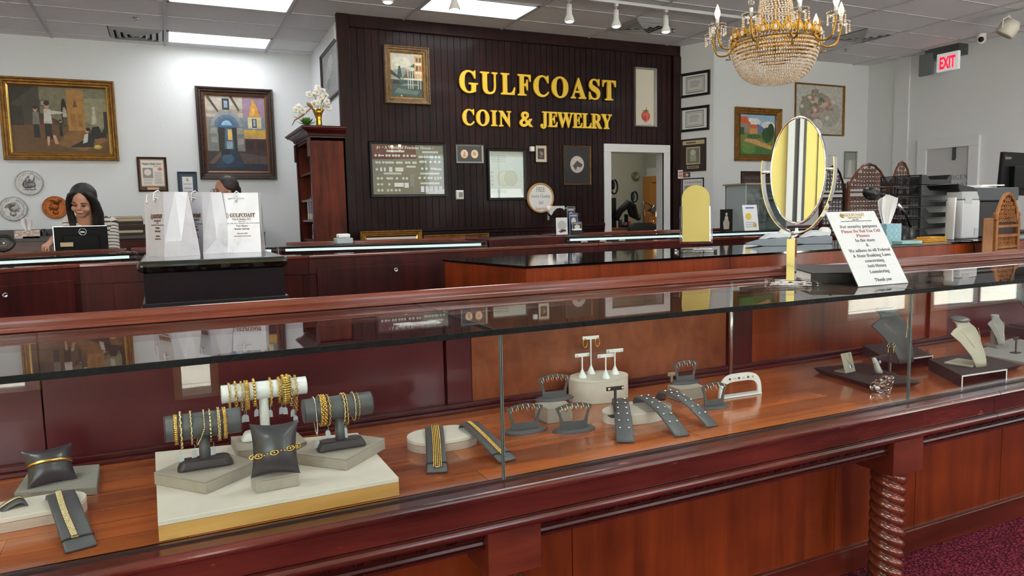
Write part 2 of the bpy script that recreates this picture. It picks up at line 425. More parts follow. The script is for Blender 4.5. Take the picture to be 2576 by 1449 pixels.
# emergency door in the right wall
d0, d1 = P(2312, 400, 0, XR)[1], P(2466, 400, 0, XR)[1]; dz = P(2390, 347, 0, XR)[2]
doorg = mat('grey_door', '#b9bbbd', .5)
b = B(); b.box(XR - .05, d0 - .14, 0, XR, d0, dz - .141); b.box(XR - .05, d1, 0, XR, d1 + .14, dz - .141); b.box(XR - .05, d1, dz - .14, XR, d0, dz)
b.box(XR - .012, d1 + .14, 0, XR, d0 - .14, dz - .14)
dr = struct(b, 'door_2', [wallw], bevel=.003)
b = B(); b.box(XR - .02, d1 + .15, .02, XR - .012, d0 - .15, dz - .15); b.out('door_leaf', doorg, dr)
k = P(2402, 400, 0, XR)[1]; zt, zb = P(2402, 368, 0, XR)[2], P(2402, 403, 0, XR)[2]
b = B(); b.box(XR - .035, k - .02, zb, XR - .02, k + .02, zt); b.cbox((XR - .04, k - .02, (zt + zb) / 2), (.02, .03, (zt - zb) * .8)); b.out('door_bolt', mat('grey_metal', '#565a5c', .4, .6), dr)
MR = lambda y, z: T((XR - .0205, y, z)) @ RZ(-PI / 2)       # faces -x, reading along -y
greyt = mat('grey_lettering', '#7f8386', .6)
text(serif('EMERGENCY'), .10, MR(P(2408, 450, 0, XR)[1], P(2408, 452, 0, XR)[2]), greyt, dr, 'door_lettering', .001, width=.56)
text(serif('ONLY'), .10, MR(P(2418, 470, 0, XR)[1], P(2418, 472, 0, XR)[2]), greyt, dr, 'door_lettering', .001, width=.26)
# shop front behind the camera: wall, two windows and the entrance, pale planked porch outside
b = B(); wins = [(-3.9, -.8, .18, 2.9), (.02, .22, .01, 2.9), (1.4, 2.5, .9, 2.9), (3.1, 4.33, .235, 2.9), (6.36, 7.36, .02, 2.9), (7.68, 9.4, .02, 2.9)]
x = XL
for a, c, sl_, hd_ in wins: b.box(x, YF - .1, 0, a, YF, ZC); x = c; b.box(a, YF - .1, hd_, c, YF, ZC); b.box(a, YF - .1, 0, c, YF, sl_)
b.box(x, YF - .1, 0, XR + .1, YF, ZC)
struct(b, 'wall_front', yel)
b = B(); x = XL  # unseen dark wainscot, added to keep yellow wall reflections out of the case glass
for a, c, sl_, hd_ in wins: b.box(x, YF, 0, a - .04, YF + .02, .95); x = c + .04
b.box(x, YF, 0, XR, YF + .02, .95)
for a, c, sl_, hd_ in wins: b.box(a - .039, YF, 0, c + .039, YF + .018, sl_ - .002)
b.box(XR - .01, YF, 0, XR, YF + .02, .9); struct(b, 'added_wainscot', mahogv)
for i, (a, c, sl_, hd_) in enumerate(wins):
    b = B()
    for q in ((a, (a + c) / 2 - .03, c - .05) if c - a > 1 else (a - .04, c - .01)): b.box(q, YF - .07, sl_, q + .05, YF - .01, hd_)
    b.box(a, YF - .07, sl_, c, YF - .01, sl_ + .02); b.box(a, YF - .07, hd_ - .05, c, YF - .01, hd_)
    w_ = struct(b, 'window_%d' % (i + 1), mat('white_window_frame', '#e6e6e4', .4))
    b = B(); b.box(a, YF - .045, sl_ + .02, c, YF - .04, hd_ - .05); b.out('window_pane', GL, w_)
b = B(); b.box(-16, -22, -.06, 24, YF - .1, -.002); struct(b, 'ground', mat('pale_pavement', '#d6d4cf', .8, var=.1, vscale=3))
# ---------------------------------------------------------------- ceiling fittings
dif = mat('lit_diffuser', '#ffffff', .5, emit=2.6, ecol='#fbfdff')
n = dif.node_tree; bs = n.nodes['Principled BSDF']; tc = n.nodes.new('ShaderNodeTexCoord'); sx_ = n.nodes.new('ShaderNodeSeparateXYZ')
n.links.new(tc.outputs['Object'], sx_.inputs[0]); mm = n.nodes.new('ShaderNodeMath'); mm.operation = 'MULTIPLY'; mm.inputs[1].default_value = 31.4
n.links.new(sx_.outputs[1], mm.inputs[0]); cs = n.nodes.new('ShaderNodeMath'); cs.operation = 'COSINE'; n.links.new(mm.outputs[0], cs.inputs[0])
ma = n.nodes.new('ShaderNodeMath'); ma.operation = 'MULTIPLY_ADD'; ma.inputs[1].default_value = -.35; ma.inputs[2].default_value = 2.6
n.links.new(cs.outputs[0], ma.inputs[0]); n.links.new(ma.outputs[0], bs.inputs['Emission Strength'])
LPOS = {(0, 0): 'over the boys painting corner of the far wall', (0, 2): 'two tiles nearer than the one at the far wall', (2, 3): 'in front of the dark panelled wall',
        (5, 4): 'above the chandelier'}
def troffer(kx, ky, label, power=0):
    x0, x1, y1, y0 = GX(kx) + .016, GX(kx + 1) - .016, GY(ky) - .012, GY(ky + 1) + .012
    cx, cy = (x0 + x1) / 2, (y0 + y1) / 2
    t = thing('ceiling_light', label, 'ceiling light', (cx, cy, ZC), 'fluorescent ceiling panels')
    b = B()
    for q in ((x0, y0, x1, y0 + .025), (x0, y1 - .025, x1, y1), (x0, y0, x0 + .025, y1), (x1 - .025, y0, x1, y1)): b.box(q[0], q[1], ZC - .014, q[2], q[3], ZC)
    b.out('light_frame', mat('light_frame_white', '#c9cbce', .5), t)
    b = B(); b.M = T((cx, cy, ZC)); b.box(x0 + .025 - cx, y0 + .025 - cy, -.006, x1 - .025 - cx, y1 - .025 - cy, -.001); b.M = Matrix()
    o = b.out('diffuser', dif, t)
    if power: area('panel_lamp', (cx, cy, ZC - .03), (0, 0, 0), 1.1, .5, power, (.97, .985, 1))
LP = 13
KY3 = int((10.165 - P(1160, 15, 2, ZC)[1]) / .6098)
troffer(0, 0, 'lit fluorescent ceiling panel nearest the far white wall, above the stone arch painting', LP)
troffer(0, 3, 'lit fluorescent ceiling panel cut by the top edge at upper left', LP)
troffer(2, KY3, 'lit fluorescent ceiling panel just in front of the dark panelled wall', LP)
for kx, ky in ((-3, 3), (-3, 8), (0, 8), (3, 9), (6, 10), (-2, 13), (1, 13), (4, 14), (-2, 17), (1, 18), (4, 18)):
    troffer(kx, ky, None, 27)
for o in list(COL.objects):
    if o.name.startswith('ceiling_light') and 'label' not in o: o['label'] = 'lit fluorescent ceiling panel further forward, out of the picture above the counters'
ventm = mat('vent_grey', '#a2a4a6', .5)
def vent(px, py, label, w=.58, d=.54):
    c = P(px, py, 2, ZC); kx = math.floor((c.x - .131) / .61); ky = math.floor((10.165 - c.y) / .6098)
    cx, cy = .131 + .61 * kx + .305, 10.165 - .6098 * ky - .305
    t = thing('ceiling_vent', label, 'air vent', (cx, cy, ZC), 'square ceiling air vents')
    b = B(); b.box(cx - w / 2, cy - d / 2, ZC - .004, cx + w / 2, cy + d / 2, ZC - .001); b.out('vent_opening', mat('vent_shadow', '#17181a', .9), t)
    for i, q in enumerate((.29, .22, .15, .08)):
        b = B(); b.M = T((cx, cy, ZC - .004)) @ RZ(PI / 4)
        b.lathe([(q * 1.36, 0), (q * 1.36, -.006), ((q - .045) * 1.36, -.03 - .004 * i), ((q - .05) * 1.36, -.024 - .004 * i)], 4, cap=False); b.s = False
        b.out('vent_ring', ventm, t)
    return t
vent(345, 85, 'square grey ceiling air vent left of the lit panel near the boys painting')
vent(1598, 62, 'square grey ceiling air vent behind the row of white track spotlights')
vent(2170, 84, 'square grey ceiling air vent right of the crystal chandelier')
def sprinkler(px, py, label):
    c = P(px, py, 2, ZC - .01)
    b = B(); b.s = True; b.lathe([(.035, .01), (.035, .004), (.012, 0), (.01, -.02), (.02, -.022), (.02, -.026), (0.001, -.026)], 12, c)
    tag(b.out('sprinkler_head', steel), label, 'sprinkler', 'sprinkler heads in the ceiling')
sprinkler(341, 47, 'small sprinkler head in the ceiling above the left air vent')
sprinkler(2128, 125, 'small sprinkler head in the ceiling right of the chandelier bowl')
sprinkler(1694, 75, 'small sprinkler head in the ceiling beside the right track spotlight')
# track lights
trk = mat('track_white', '#c4c6c9', .4)
lit = mat('lit_lamp_face', '#ffffff', .3, emit=7, ecol='#f4fbff')
zt = ZC - .06
p0, p1 = P(1180, -40, 2, zt), P(1890, 46, 2, zt)
yt = (P(1500, 0, 2, zt)[1] + P(1750, 29, 2, zt)[1]) / 2
t = thing('lighting_track', 'long white lighting track crossing the ceiling behind the chandelier', 'lighting track', (p1.x, yt, ZC))
b = B(); b.box(2.0, yt - .018, zt - .018, p1.x + .25, yt + .018, zt + .012); b.out('rail', trk, t)
b = B()
for q in (2.4, 4.3, p1.x + .1): b.box(q - .015, yt - .01, zt + .012, q + .015, yt + .01, ZC)
b.out('hanger', trk, t)
def spot(px, py, label, y=None):
    y = yt if y is None else y
    x = P(px, py, 1, y)[0]
    t = thing('track_spotlight', label, 'spotlight', (x, y, zt), 'spotlights on the lighting track')
    b = B(); b.box(x - .018, y - .016, zt - .045, x + .018, y + .016, zt - .018); b.s = True; b.tube([(x, y, zt - .045), (x, y, zt - .08)], .006, 6); b.tube([(x - .03, y, zt - .08), (x + .0, y, zt - .075)], .005, 6)
    b.out('bracket', trk, t)
    b = B(); b.s = True; z = zt - .08
    b.lathe([(.001, 0), (.026, 0), (.028, -.09), (.03, -.10), (.05, -.15), (.052, -.165), (.045, -.168)], 18, (x, y, z)); b.out('lamp_housing', whs, t)
    b = B(); b.s = True; b.lathe([(.045, -.1665), (.03, -.176), (.001, -.178)], 18, (x, y, z)); b.out('lamp_face', lit, t)
spot(1432, 10, 'first white track spotlight, left of the chandelier, above the letters F and C')
spot(1550, 20, 'middle white track spotlight, in front of the round-slatted air vent')
spot(1675, 35, 'white track spotlight nearest the chandelier')
spot(1143, 2, 'silver ribbed track spotlight in front of the lit ceiling panel')
spot(975, -12, 'track spotlight cut by the top edge, left of the ceiling panel above the dark wall')
# right hand track with round head, security camera, exit sign
q0, q1 = P(2487, 46, 2, ZC - .03), P(2600, 18, 2, ZC - .03)
t = thing('lighting_track', 'short white lighting track at the upper right by the right wall', 'lighting track', q0)
b = B(); b.tube([q0, q1 + (q1 - q0) * .5], .022, 4); b.out('rail', trk, t)
c = P(2536, 72, 1, P(2536, 40, 2, ZC - .05)[1])
t = thing('track_spotlight', 'big cream barrel spotlight on the short track at upper right', 'spotlight', (c.x, c.y, ZC))
b = B(); b.s = True; b.M = T(c) @ RY(.3) @ RX(.5)
b.lathe([(.001, .11), (.075, .10), (.105, .04), (.105, -.06), (.09, -.085), (.08, -.07), (.001, -.06)], 20); b.out('lamp_housing', mat('cream_enamel', '#cfccbe', .4), t)
b = B(); b.s = True; b.tube([(c.x, c.y, ZC - .03), (c.x, c.y, c.z + .12)], .015, 8); b.tube([(c.x - .11, c.y, c.z), (c.x - .1, c.y, c.z + .1), (c.x, c.y, c.z + .14), (c.x + .1, c.y, c.z + .1), (c.x + .11, c.y, c.z)], .009, 6)
b.out('bracket', whs, t)
c = P(2468, 99, 1, P(2470, 94, 2, ZC - .04)[1])
t = thing('security_camera', 'small white dome security camera with black lens by the exit sign', 'security camera', (c.x, c.y, ZC))
b = B(); b.s = True; b.lathe([(.001, ZC - c.z), (.06, ZC - c.z), (.06, ZC - c.z - .02), (.05, 0)], 16, c); b.sph(c, .062, 16, 10); b.out('housing', whs, t)
b = B(); b.s = True; d = (CAM - c).normalized(); b.sph(c + d * .035, .038, 14, 8); b.out('lens', blk, t)
ye = P(2385, 155, 0, XR - .2)[1]; ze = P(2385, 155, 0, XR - .2)[2]
c = Vector((XR - .2, ye, ze))
t = thing('exit_sign', 'white exit sign with red letters hung high on the right wall', 'exit sign', c)
e0, e1 = P(2358, 155, 0, XR - .2)[1], P(2413, 150, 0, XR - .2)[1]; hz = .125
b = B(); b.box(XR - .22, e1, ze - hz, XR - .17, e0, ze + hz); b.out('sign_box', mat('sign_white', '#f0f0f0', .4, emit=.25), t, bevel=.01)
b = B(); b.box(XR - .2, ye - .03, ze + hz, XR - .16, ye + .05, ze + hz + .12); b.cbox((XR - .1, ye + .1, ze + .18), (.2, .5, .2)); b.out('mounting_box', mat('grey_metal', '#565a5c'), t)
b = B(); b.cbox((XR - .19, e0 + .17, ze + .02), (.05, .2, .3)); b.out('side_unit', mat('grey_housing', '#6d7377', .6), t)
text('EXIT', .22, T((XR - .2205, ye, ze - .085)) @ RZ(-PI / 2), mat('exit_red', '#ff1420', .5, emit=2.2, ecol='#ff1030'), t, 'exit_lettering', .001, width=(e0 - e1) * .72, off=.008)
# ---------------------------------------------------------------- pictures
def ring(b, W, H, prof):
    b.loft([[(i, -h, i), (W - i, -h, i), (W - i, -h, H - i), (i, -h, H - i)] for i, h in prof], cap=False)
def circ(u, v, ru, rv=None, n=14, a0=0, a1=2 * PI):
    rv = ru if rv is None else rv
    return [(u + ru * math.cos(a0 + (a1 - a0) * i / n), v + rv * math.sin(a0 + (a1 - a0) * i / n)) for i in range(n + (0 if a1 - a0 > 6.2 else 1))]
def rect(u0, v0, u1, v1): return [(u0, v0), (u1, v0), (u1, v1), (u0, v1)]
def artmesh(W, H, y0, art, base):
    b = B(); b.col = hx(base); b.add([(0, y0, 0), (W, y0, 0), (W, y0, H), (0, y0, H)], [(0, 1, 2, 3)])
    for i, (c, pts) in enumerate(art):
        b.col = hx(c); y = y0 - .0004 - .00012 * i
        ar = sum(pts[k][0] * pts[(k + 1) % len(pts)][1] - pts[(k + 1) % len(pts)][0] * pts[k][1] for k in range(len(pts)))
        if ar < 0: pts = pts[::-1]
        b.add([(min(1, max(0, u)) * W, y, min(1, max(0, v)) * H) for u, v in pts], [tuple(range(len(pts)))])
    return b
def pic(name, label, cat, px, Y, fw, fm, art=(), base='#888888', matw=0, matc=None, liner=0, linm=None, depth=.035, cm=None, M=None, W=None, H=None, group=None, glass=False, prof=None, cname='canvas', flat=False):
    if M is None:
        x0, y0, x1, y1 = px
        a, c = P(x0, (y0 + y1) / 2, 1, Y), P(x1, (y0 + y1) / 2, 1, Y)
        zt, zb = P((x0 + x1) / 2, y0, 1, Y)[2], P((x0 + x1) / 2, y1, 1, Y)[2]
        W, H = c.x - a.x, zt - zb; M = face((a.x, Y - .002, zb))
    t = thing(name, label, cat, group=group, M=M)
    b = B(); b.M = M
    ring(b, W, H, prof or [(0, 0), (0, depth * .7), (fw * .12, depth), (fw * .3, depth * .92), (fw * .42, depth * .7), (fw * .62, depth * .66), (fw * .78, depth * .45), (fw, depth * .4), (fw, .002)])
    b.out('frame', fm, t)
    i = fw
    if liner:
        b = B(); b.M = M; ring(b, W, H, [(i, .002), (i, depth * .5), (i + liner * .5, depth * .42), (i + liner, depth * .3), (i + liner, .002)]); b.out('liner', linm, t); i += liner
    if matw:
        b = B(); b.M = M; ring(b, W, H, [(i, .002), (i, .008), (i + matw, .008), (i + matw, .002)]); b.out('mat_board', mat('mat_' + matc.strip('#'), matc, .8), t); i += matw
    b = artmesh(W - 2 * i, H - 2 * i, -.003, art, base); q = B(); q.M = M @ T((i, 0, i)); q2 = q.M
    b2 = B(); b2.M = q2
    for f, c in zip(b.f, b.c):
        b2.col = c; b2.add([b.v[k] for k in f], [tuple(range(len(f)))])
    b2.out(cname, cm or (printed if flat else paint), t)
    if glass:
        b = B(); b.M = M; b.box(fw * .9, -depth * .42, fw * .9, W - fw * .9, -depth * .38, H - fw * .9); b.out('glass_pane', GL, t)
    t['_'] = 0; del t['_']
    return t, M @ T((i, -.004 - .00012 * len(art), i)), W - 2 * i, H - 2 * i
YW = YB
def person(u, v, s, top, bot, skin='#b58a6a', hair='#2a1c12', dx=0):
    return [(bot, [(u - .022 * s, v), (u + .026 * s, v), (u + .02 * s, v + .17 * s), (u - .02 * s, v + .17 * s)]), (top, [(u - .026 * s, v + .15 * s), (u + .028 * s, v + .15 * s), (u + (.022 + dx) * s, v + .29 * s), (u + (-.02 + dx) * s, v + .29 * s)]),
            (skin, circ(u + dx * s, v + .325 * s, .016 * s, .035 * s)), (hair, circ(u + dx * s, v + .345 * s, .018 * s, .024 * s))]
art = [('#3a3528', rect(0, .42, .55, 1)), ('#6d6a52', [(.55, .45), (1, .3), (1, 1), (.3, 1), (.3, .6)]), ('#847f63', [(.72, .5), (1, .35), (1, .85), (.75, .85)]), ('#2b2417', rect(0, .3, .13, .7)), ('#5c4020', [(0, 0), (1, 0), (1, .3), (.58, .43), (0, .4)]),
       ('#7a5527', [(.45, .12), (.72, .02), (1, .2), (.62, .4)]), ('#251e12', [(0, .72), (.25, 1), (0, 1)]), ('#9a6f33', rect(.58, .34, .76, .97)), ('#8a6029', rect(.61, .4, .665, .6)), ('#8a6029', rect(.685, .4, .735, .6)), ('#5c3d18', [(.64, .7), (.69, .71), (.665, .83)]),
       ('#15110c', circ(.545, .62, .03, .22)), ('#4e4a3b', rect(.3, .7, .4, .8)), ('#8c8872', rect(.315, .72, .385, .785)), ('#5a2a1c', rect(.2, .42, .44, .52)),
       ('#15120e', [(.8, .2), (.98, .25), (.97, .45), (.93, .3), (.9, .42), (.83, .4)]), ('#a8a594', [(.83, .45), (.885, .45), (.87, .72), (.845, .72)]), ('#a08a2e', circ(.875, .09, .05, .035)), ('#c2a94a', circ(.87, .1, .03, .02)), ('#241c12', rect(.96, .3, 1, .65))]
art += person(.25, .22, 1.35, '#6d6e66', '#1c1a16') + person(.37, .2, 1.6, '#b9b6ab', '#1d1812') + [('#b9b6ab', [(.38, .58), (.53, .6), (.53, .625), (.38, .65)]), ('#b58a6a', [(.35, .1), (.37, .1), (.38, .24), (.35, .24)]), ('#b58a6a', [(.43, .12), (.47, .13), (.44, .26), (.41, .26)])]
art += person(.5, .25, .7, '#20242a', '#15171a') + person(.55, .42, .85, '#a39886', '#4d4335') + [('#16181c', [(.58, .08), (.84, .09), (.83, .17), (.72, .19)]), ('#c0bdb4', [(.72, .14), (.8, .18), (.79, .3), (.74, .28)]), ('#15171b', [(.77, .16), (.85, .16), (.83, .3), (.785, .31)]), ('#b58a6a', circ(.775, .345, .02, .035)), ('#221b14', circ(.785, .365, .024, .03))]
pic('painting', 'large gilt framed painting of children in a dark attic room', 'painting', (2, 199, 293, 404), YW, .08, gilt, art, '#4b412c', depth=.07, liner=.02, linm=gold)
art = [('#a79f92', rect(0, .72, .62, 1)), ('#8f8779', [(0, .8), (.62, .84), (.62, .78), (0, .76)]), ('#3d3428', [(.02, .98), (.2, .78), (.22, .8), (.06, 1)]), ('#3d3428', [(.4, 1), (.55, .8), (.57, .82), (.45, 1)]), ('#232b33', rect(.28, .82, .4, .97)), ('#8397a8', rect(.31, .85, .37, .94)),
       ('#8a7387', rect(.62, .7, 1, 1)), ('#c08a36', [(.72, .74), (.92, .72), (.85, .9), (.8, .98), (.75, .86)]), ('#d0a050', [(.76, .76), (.84, .76), (.8, .92)]),
       ('#7d8894', circ(.34, .6, .27, .2)), ('#5d6873', circ(.34, .6, .21, .16)), ('#3d5f7e', circ(.34, .6, .16, .12)), ('#8bb0c6', circ(.34, .61, .09, .07)), ('#26241f', rect(.19, .27, .5, .6)), ('#6c6f6d', rect(.04, .26, .18, .6)), ('#83847e', rect(.06, .5, .17, .58)), ('#83847e', rect(.06, .38, .17, .46)),
       ('#6c6f6d', rect(.5, .26, .62, .6)), ('#8a8a83', rect(.51, .5, .61, .58)), ('#8a8a83', rect(.51, .36, .61, .44)), ('#3d5f86', rect(.16, .585, .52, .615)), ('#42586b', [(.28, .28), (.45, .28), (.42, .58), (.31, .58)]), ('#c8a860', rect(.35, .42, .42, .56)), ('#7d93a0', rect(.32, .28, .42, .4)),
       ('#6d7b8a', rect(.62, .56, 1, .72)), ('#c2b78d', rect(.7, .58, .93, .73)), ('#2e3a44', rect(.77, .59, .85, .71)), ('#8da0ad', rect(.79, .61, .83, .7)), ('#b8923a', rect(.62, .47, 1, .56)), ('#a98b5a', rect(.63, .44, .99, .48)), ('#3d141a', rect(.63, .27, 1, .44)),
       ('#1d1014', rect(.66, .3, .78, .41)), ('#1d1014', rect(.83, .3, .96, .41)), ('#2f2b2c', rect(0, .1, 1, .27)), ('#5b4a44', [(0, .1), (.2, .26), (.28, .26), (.1, .1)]), ('#4a3c3a', [(.6, .1), (.52, .26), (1, .2), (1, .1)]), ('#1c2233', rect(0, 0, 1, .1)), ('#1c2f44', [(.12, .05), (.6, .06), (.46, .3), (.3, .3)]), ('#34566c', circ(.33, .17, .1, .07)), ('#1a1c24', rect(.22, .22, .36, .3))]
pic('painting', 'dark framed painting of a stone arch passage beside a yellow awning', 'painting', (497, 222, 690, 452), YW, .09, brnf, art, '#7b756d', depth=.06, liner=.02, linm=mat('bronze_liner', '#6e4420', .4, .4))
def tline(s_, u, v, h, M, W, H, m, t, w=None, al='CENTER', nm='lettering'):
    return text(s_, h * H, M @ T((u * W, 0, v * H)), m, t, nm, .0003, al, width=None if w is None else w * W)
rnd = random.Random(3)
def lines(u0, u1, v0, v1, n, c='#8b8883', fill=.5):
    o = []
    for i in range(n):
        v = v1 - (v1 - v0) * (i + .5) / n; o.append((c, rect(u0, v - (v1 - v0) / n * fill / 2, u0 + (u1 - u0) * rnd.uniform(.8, 1), v + (v1 - v0) / n * fill / 2)))
    return o
walnut = wood('walnut_plaque', '#24120b', '#4a2a1c', .4)
def plaque(name, label, px, Y, m, arts, cat='plaque'):
    return pic(name, label, cat, px, Y, .012, m, arts, '#3a2118', depth=.018, flat=True, cname='plaque_face', prof=[(0, 0), (0, .012), (.012, .018), (.02, .002)])
art = [('#c9a27c', rect(.08, .13, .93, .95)), ('#dedad5', rect(.11, .16, .9, .92)), ('#8d8680', rect(.15, .38, .52, .7)), ('#d8cfcb', circ(.33, .56, .13, .1)), ('#b9b5b0', rect(.15, .3, .5, .35)), ('#b9785c', circ(.78, .66, .09, .05)), ('#c9a27c', rect(.28, .03, .7, .1))]
art += lines(.56, .88, .2, .58, 12, '#a5a29d') + lines(.15, .5, .19, .28, 4, '#a5a29d') + lines(.56, .86, .72, .76, 2)
t, M, w, h = plaque('newspaper_plaque', 'brown plaque with a framed newspaper front page on the far white wall', (346, 395, 421, 482), YW, walnut, art)
tline(serif('Naples Daily News'), .5, .79, .1, M, w, h, ink, t, .7)
art = [('#dcdde0', rect(.14, .06, .86, .9)), ('#6b8a4d', rect(.44, .74, .5, .85)), ('#c8a040', rect(.5, .72, .57, .82)), ('#8a8d96', rect(.22, .62, .78, .645)), ('#8a8d96', circ(.3, .15, .07, .06)), ('#9a9da6', rect(.45, .14, .8, .16)), ('#9a9da6', rect(.4, .2, .8, .22))]
t, M, w, h = pic('framed_certificate', 'small blue framed certificate beside the newspaper plaque, partly behind the white bags', 'certificate', (448, 432, 497, 512), YW, .03, mat('blue_frame', '#26374a', .4), art, '#2c4057', flat=True, depth=.02)
tline(serif('Gulf Coast'), .5, .45, .09, M, w, h, mat('blue_ink', '#2b3a63'), t, .5); tline(serif('Coin & Jewelry'), .5, .33, .09, M, w, h, mat('blue_ink'), t, .66)
# round coin plaques
def coin(label, px, py, r_px, m, kind, txt):
    c = P(px, py, 1, YW - .02); r_ = P(px + r_px, py, 1, YW - .02)[0] - c.x
    t = thing('coin_plaque', label, 'wall decoration', c, 'giant coin reliefs on the far wall')
    F = T(c)
    b = B(); b.M = F @ RX(PI / 2); b.s = False
    b.lathe([(r_, -.018), (r_, .006), (r_ * .97, .012), (r_ * .93, .012), (r_ * .915, .004), (.001, .004)], 48); b.out('disc', m, t)
    b = B(); b.M = F; b.s = True
    for i in range(60):
        a = 2 * PI * i / 60; b.sph((r_ * .9 * math.cos(a), -.006, r_ * .9 * math.sin(a)), r_ * .016, 6, 4)
    for a in range(13):
        q = PI * (.62 + .76 * a / 12) if kind != 'seat' else PI * (.1 + .8 * a / 12); b.cbox((r_ * .76 * math.cos(q), -.006, r_ * .76 * math.sin(q)), (r_ * .05, .006, r_ * .1), 0, 0, -q + PI / 2)
        if kind != 'seat': q = PI - q; b.cbox((r_ * .76 * math.cos(q), -.006, r_ * .76 * math.sin(q)), (r_ * .05, .006, r_ * .1), 0, 0, -q + PI / 2)
    b.out('rim_relief', m, t)
    b = B(); b.M = F @ Matrix.Diagonal((r_, 1, r_, 1)) ; b.s = True
    if kind == 'seat':
        b.sph((-.02, -.008, .5), .09, 10, 8, (1, .12, 1.1)); b.sph((-.1, -.008, .2), .2, 12, 8, (.9, .08, 1.3)); b.sph((.08, -.008, -.15), .32, 12, 8, (1.2, .05, .8)); b.sph((-.2, -.008, -.25), .25, 12, 8, (1, .05, .9))
        b.tube([(.05, -.012, .3), (.25, -.012, .1), (.4, -.012, .35)], .04, 6); b.tube([(-.1, -.012, .3), (-.35, -.012, .1), (-.42, -.012, -.2)], .04, 6); b.tube([(.4, -.012, -.5), (.4, -.012, .55)], .015, 5)
        for q in range(5): b.tube([(-.3 + .1 * q, -.02, -.45), (-.2 + .12 * q, -.02, -.1), (0.05 * q, -.02, .05)], .018, 5)
        b.sph((0, -.006, -.55), .5, 12, 6, (1, .02, .12))
    else:
        s_ = 1 if kind == 'lib' else -1
        b.sph((.05 * s_, -.006, .12), .4, 16, 10, (.9, .035, 1.0)); b.sph((-.02 * s_, -.006, -.42), .22, 12, 8, (1.1, .06, 1)); b.sph((.33 * s_, -.006, .02), .16, 10, 8, (.6, .08, 1.3)); b.sph((.47 * s_, -.006, .0), .05, 8, 6, (1.5, .1, .9))
        b.sph((.36 * s_, -.006, -.2), .1, 8, 6, (1, .1, .7))
        for q in range(8 if kind == 'lib' else 10):
            a = PI * (.25 + .1 * q)
            if kind == 'lib': b.tube([(.1 * math.cos(a), -.022, .1 + .1 * math.sin(a)), (.3 * math.cos(a) - .05, -.024, .12 + .3 * math.sin(a)), (.42 * math.cos(a) - .12, -.014, .05 + .4 * math.sin(a))], .03, 5)
            else: b.tube([(.0 + .03 * q, -.024, .3), (-.1 + .1 * q - .25, -.02, .62 + .06 * math.sin(q))], .035, 5)
    b.out('figure_relief', m, t)
    text(serif(txt), r_ * .2, F @ T((0, -.005, -r_ * .82)), m, t, 'date_relief', .004, width=r_ * .5)
csil = mat('coin_silver', '#9b9c9e', .4, .55, var=.2, vscale=30); cbrz = mat('coin_bronze', '#8a4a1c', .4, .6, var=.3, vscale=25)
coin('round silver coin relief with a seated figure, highest of the three wall coins', 73, 460, 36, csil, 'seat', '1876')
coin('round silver coin relief with a bust facing right, at the left edge', 33, 525, 36, csil, 'lib', '1804')
coin('round bronze coin relief with a head in feathered headdress, behind the woman', 139, 522, 33, cbrz, 'ind', '1906')
# side wall grey picture on the step wall
sa, sb = Vector((XS, YB, 0)), Vector((XD0, YD, 0)); sd = (sb - sa).normalized()
def onstep(px, py):
    d = M3.transposed() @ Vector((px - 1288, py - 724.5, FPX)); nrm = Vector((sd.y, -sd.x, 0)); t_ = (sa - CAM).dot(nrm) / d.dot(nrm); return CAM + d * t_
a, c = onstep(814, 200), onstep(859, 180); za, zb_, zc = onstep(822, 130)[2], onstep(822, 262)[2], 0
ang = math.atan2(sd.y, sd.x)
pic('painting', 'thin framed grey picture seen at a slant left of the dark wall', 'painting', None, 0, .03, brnf, [('#9a9b99', circ(.4, .5, .2, .3)), ('#7d807f', circ(.6, .35, .2, .2)), ('#a5a6a4', circ(.5, .75, .15, .12)), ('#6b6f70', circ(.35, .3, .1, .12))], '#85888a',
    M=face((a.x - .01, a.y, zb_), ang), W=(c - a).xy.length, H=za - zb_, depth=.03)
q = onstep(851, 78)
b = B(); b.M = T(q) @ RZ(ang); b.box(-.03, -.04, -.09, .03, 0, .09); b.cbox((0, -.045, .02), (.03, .02, .05)); tag(b.out('motion_sensor', whs, bevel=.006), 'small white motion sensor high on the short side wall by the ceiling', 'sensor')
# dark wall pictures
art = [('#b9b6a8', rect(0, .5, 1, 1)), ('#cdc9b8', circ(.35, .8, .3, .12)), ('#7e8a85', [(0, .45), (.6, .45), (.6, .62), (.4, .68), (.2, .63), (0, .6)]), ('#2c4438', [(.2, .45), (.25, .7), (.3, .72), (.36, .45)]), ('#3a5244', [(.35, .43), (.75, .43), (.72, .62), (.5, .58)]), ('#2d5b3c', [(.6, .7), (.85, .68), (.85, .82), (.7, .76)]), ('#a0492e', circ(.5, .56, .05, .04)),
       ('#b78f58', rect(.75, .42, 1, .96)), ('#d8cdb5', rect(.77, .75, .98, .8)), ('#d8cdb5', rect(.77, .55, .98, .6)), ('#4c3c2c', rect(.8, .82, .86, .92)), ('#4c3c2c', rect(.9, .82, .96, .92)), ('#4c3c2c', rect(.8, .62, .86, .73)), ('#b5472c', rect(.9, .62, .96, .72)), ('#c4beae', rect(.4, .4, 1, .44)),
       ('#33463f', rect(0, 0, 1, .4)), ('#55685c', [(.1, .1), (.8, .06), (.9, .15), (.2, .2)]), ('#6f8072', [(.3, .26), (.9, .28), (.85, .32), (.4, .31)]), ('#2a2621', [(0, .62), (.3, .44), (.3, .4), (0, .52)]), ('#1a1714', [(.03, .3), (.3, .3), (.24, .38), (.08, .38)]), ('#d8d2bf', rect(.3, .02, .34, .05))]
for q in (.53, .6, .67, .84, .92): art.append(('#cfc6b4', rect(q, .2, q + .02, .62)))
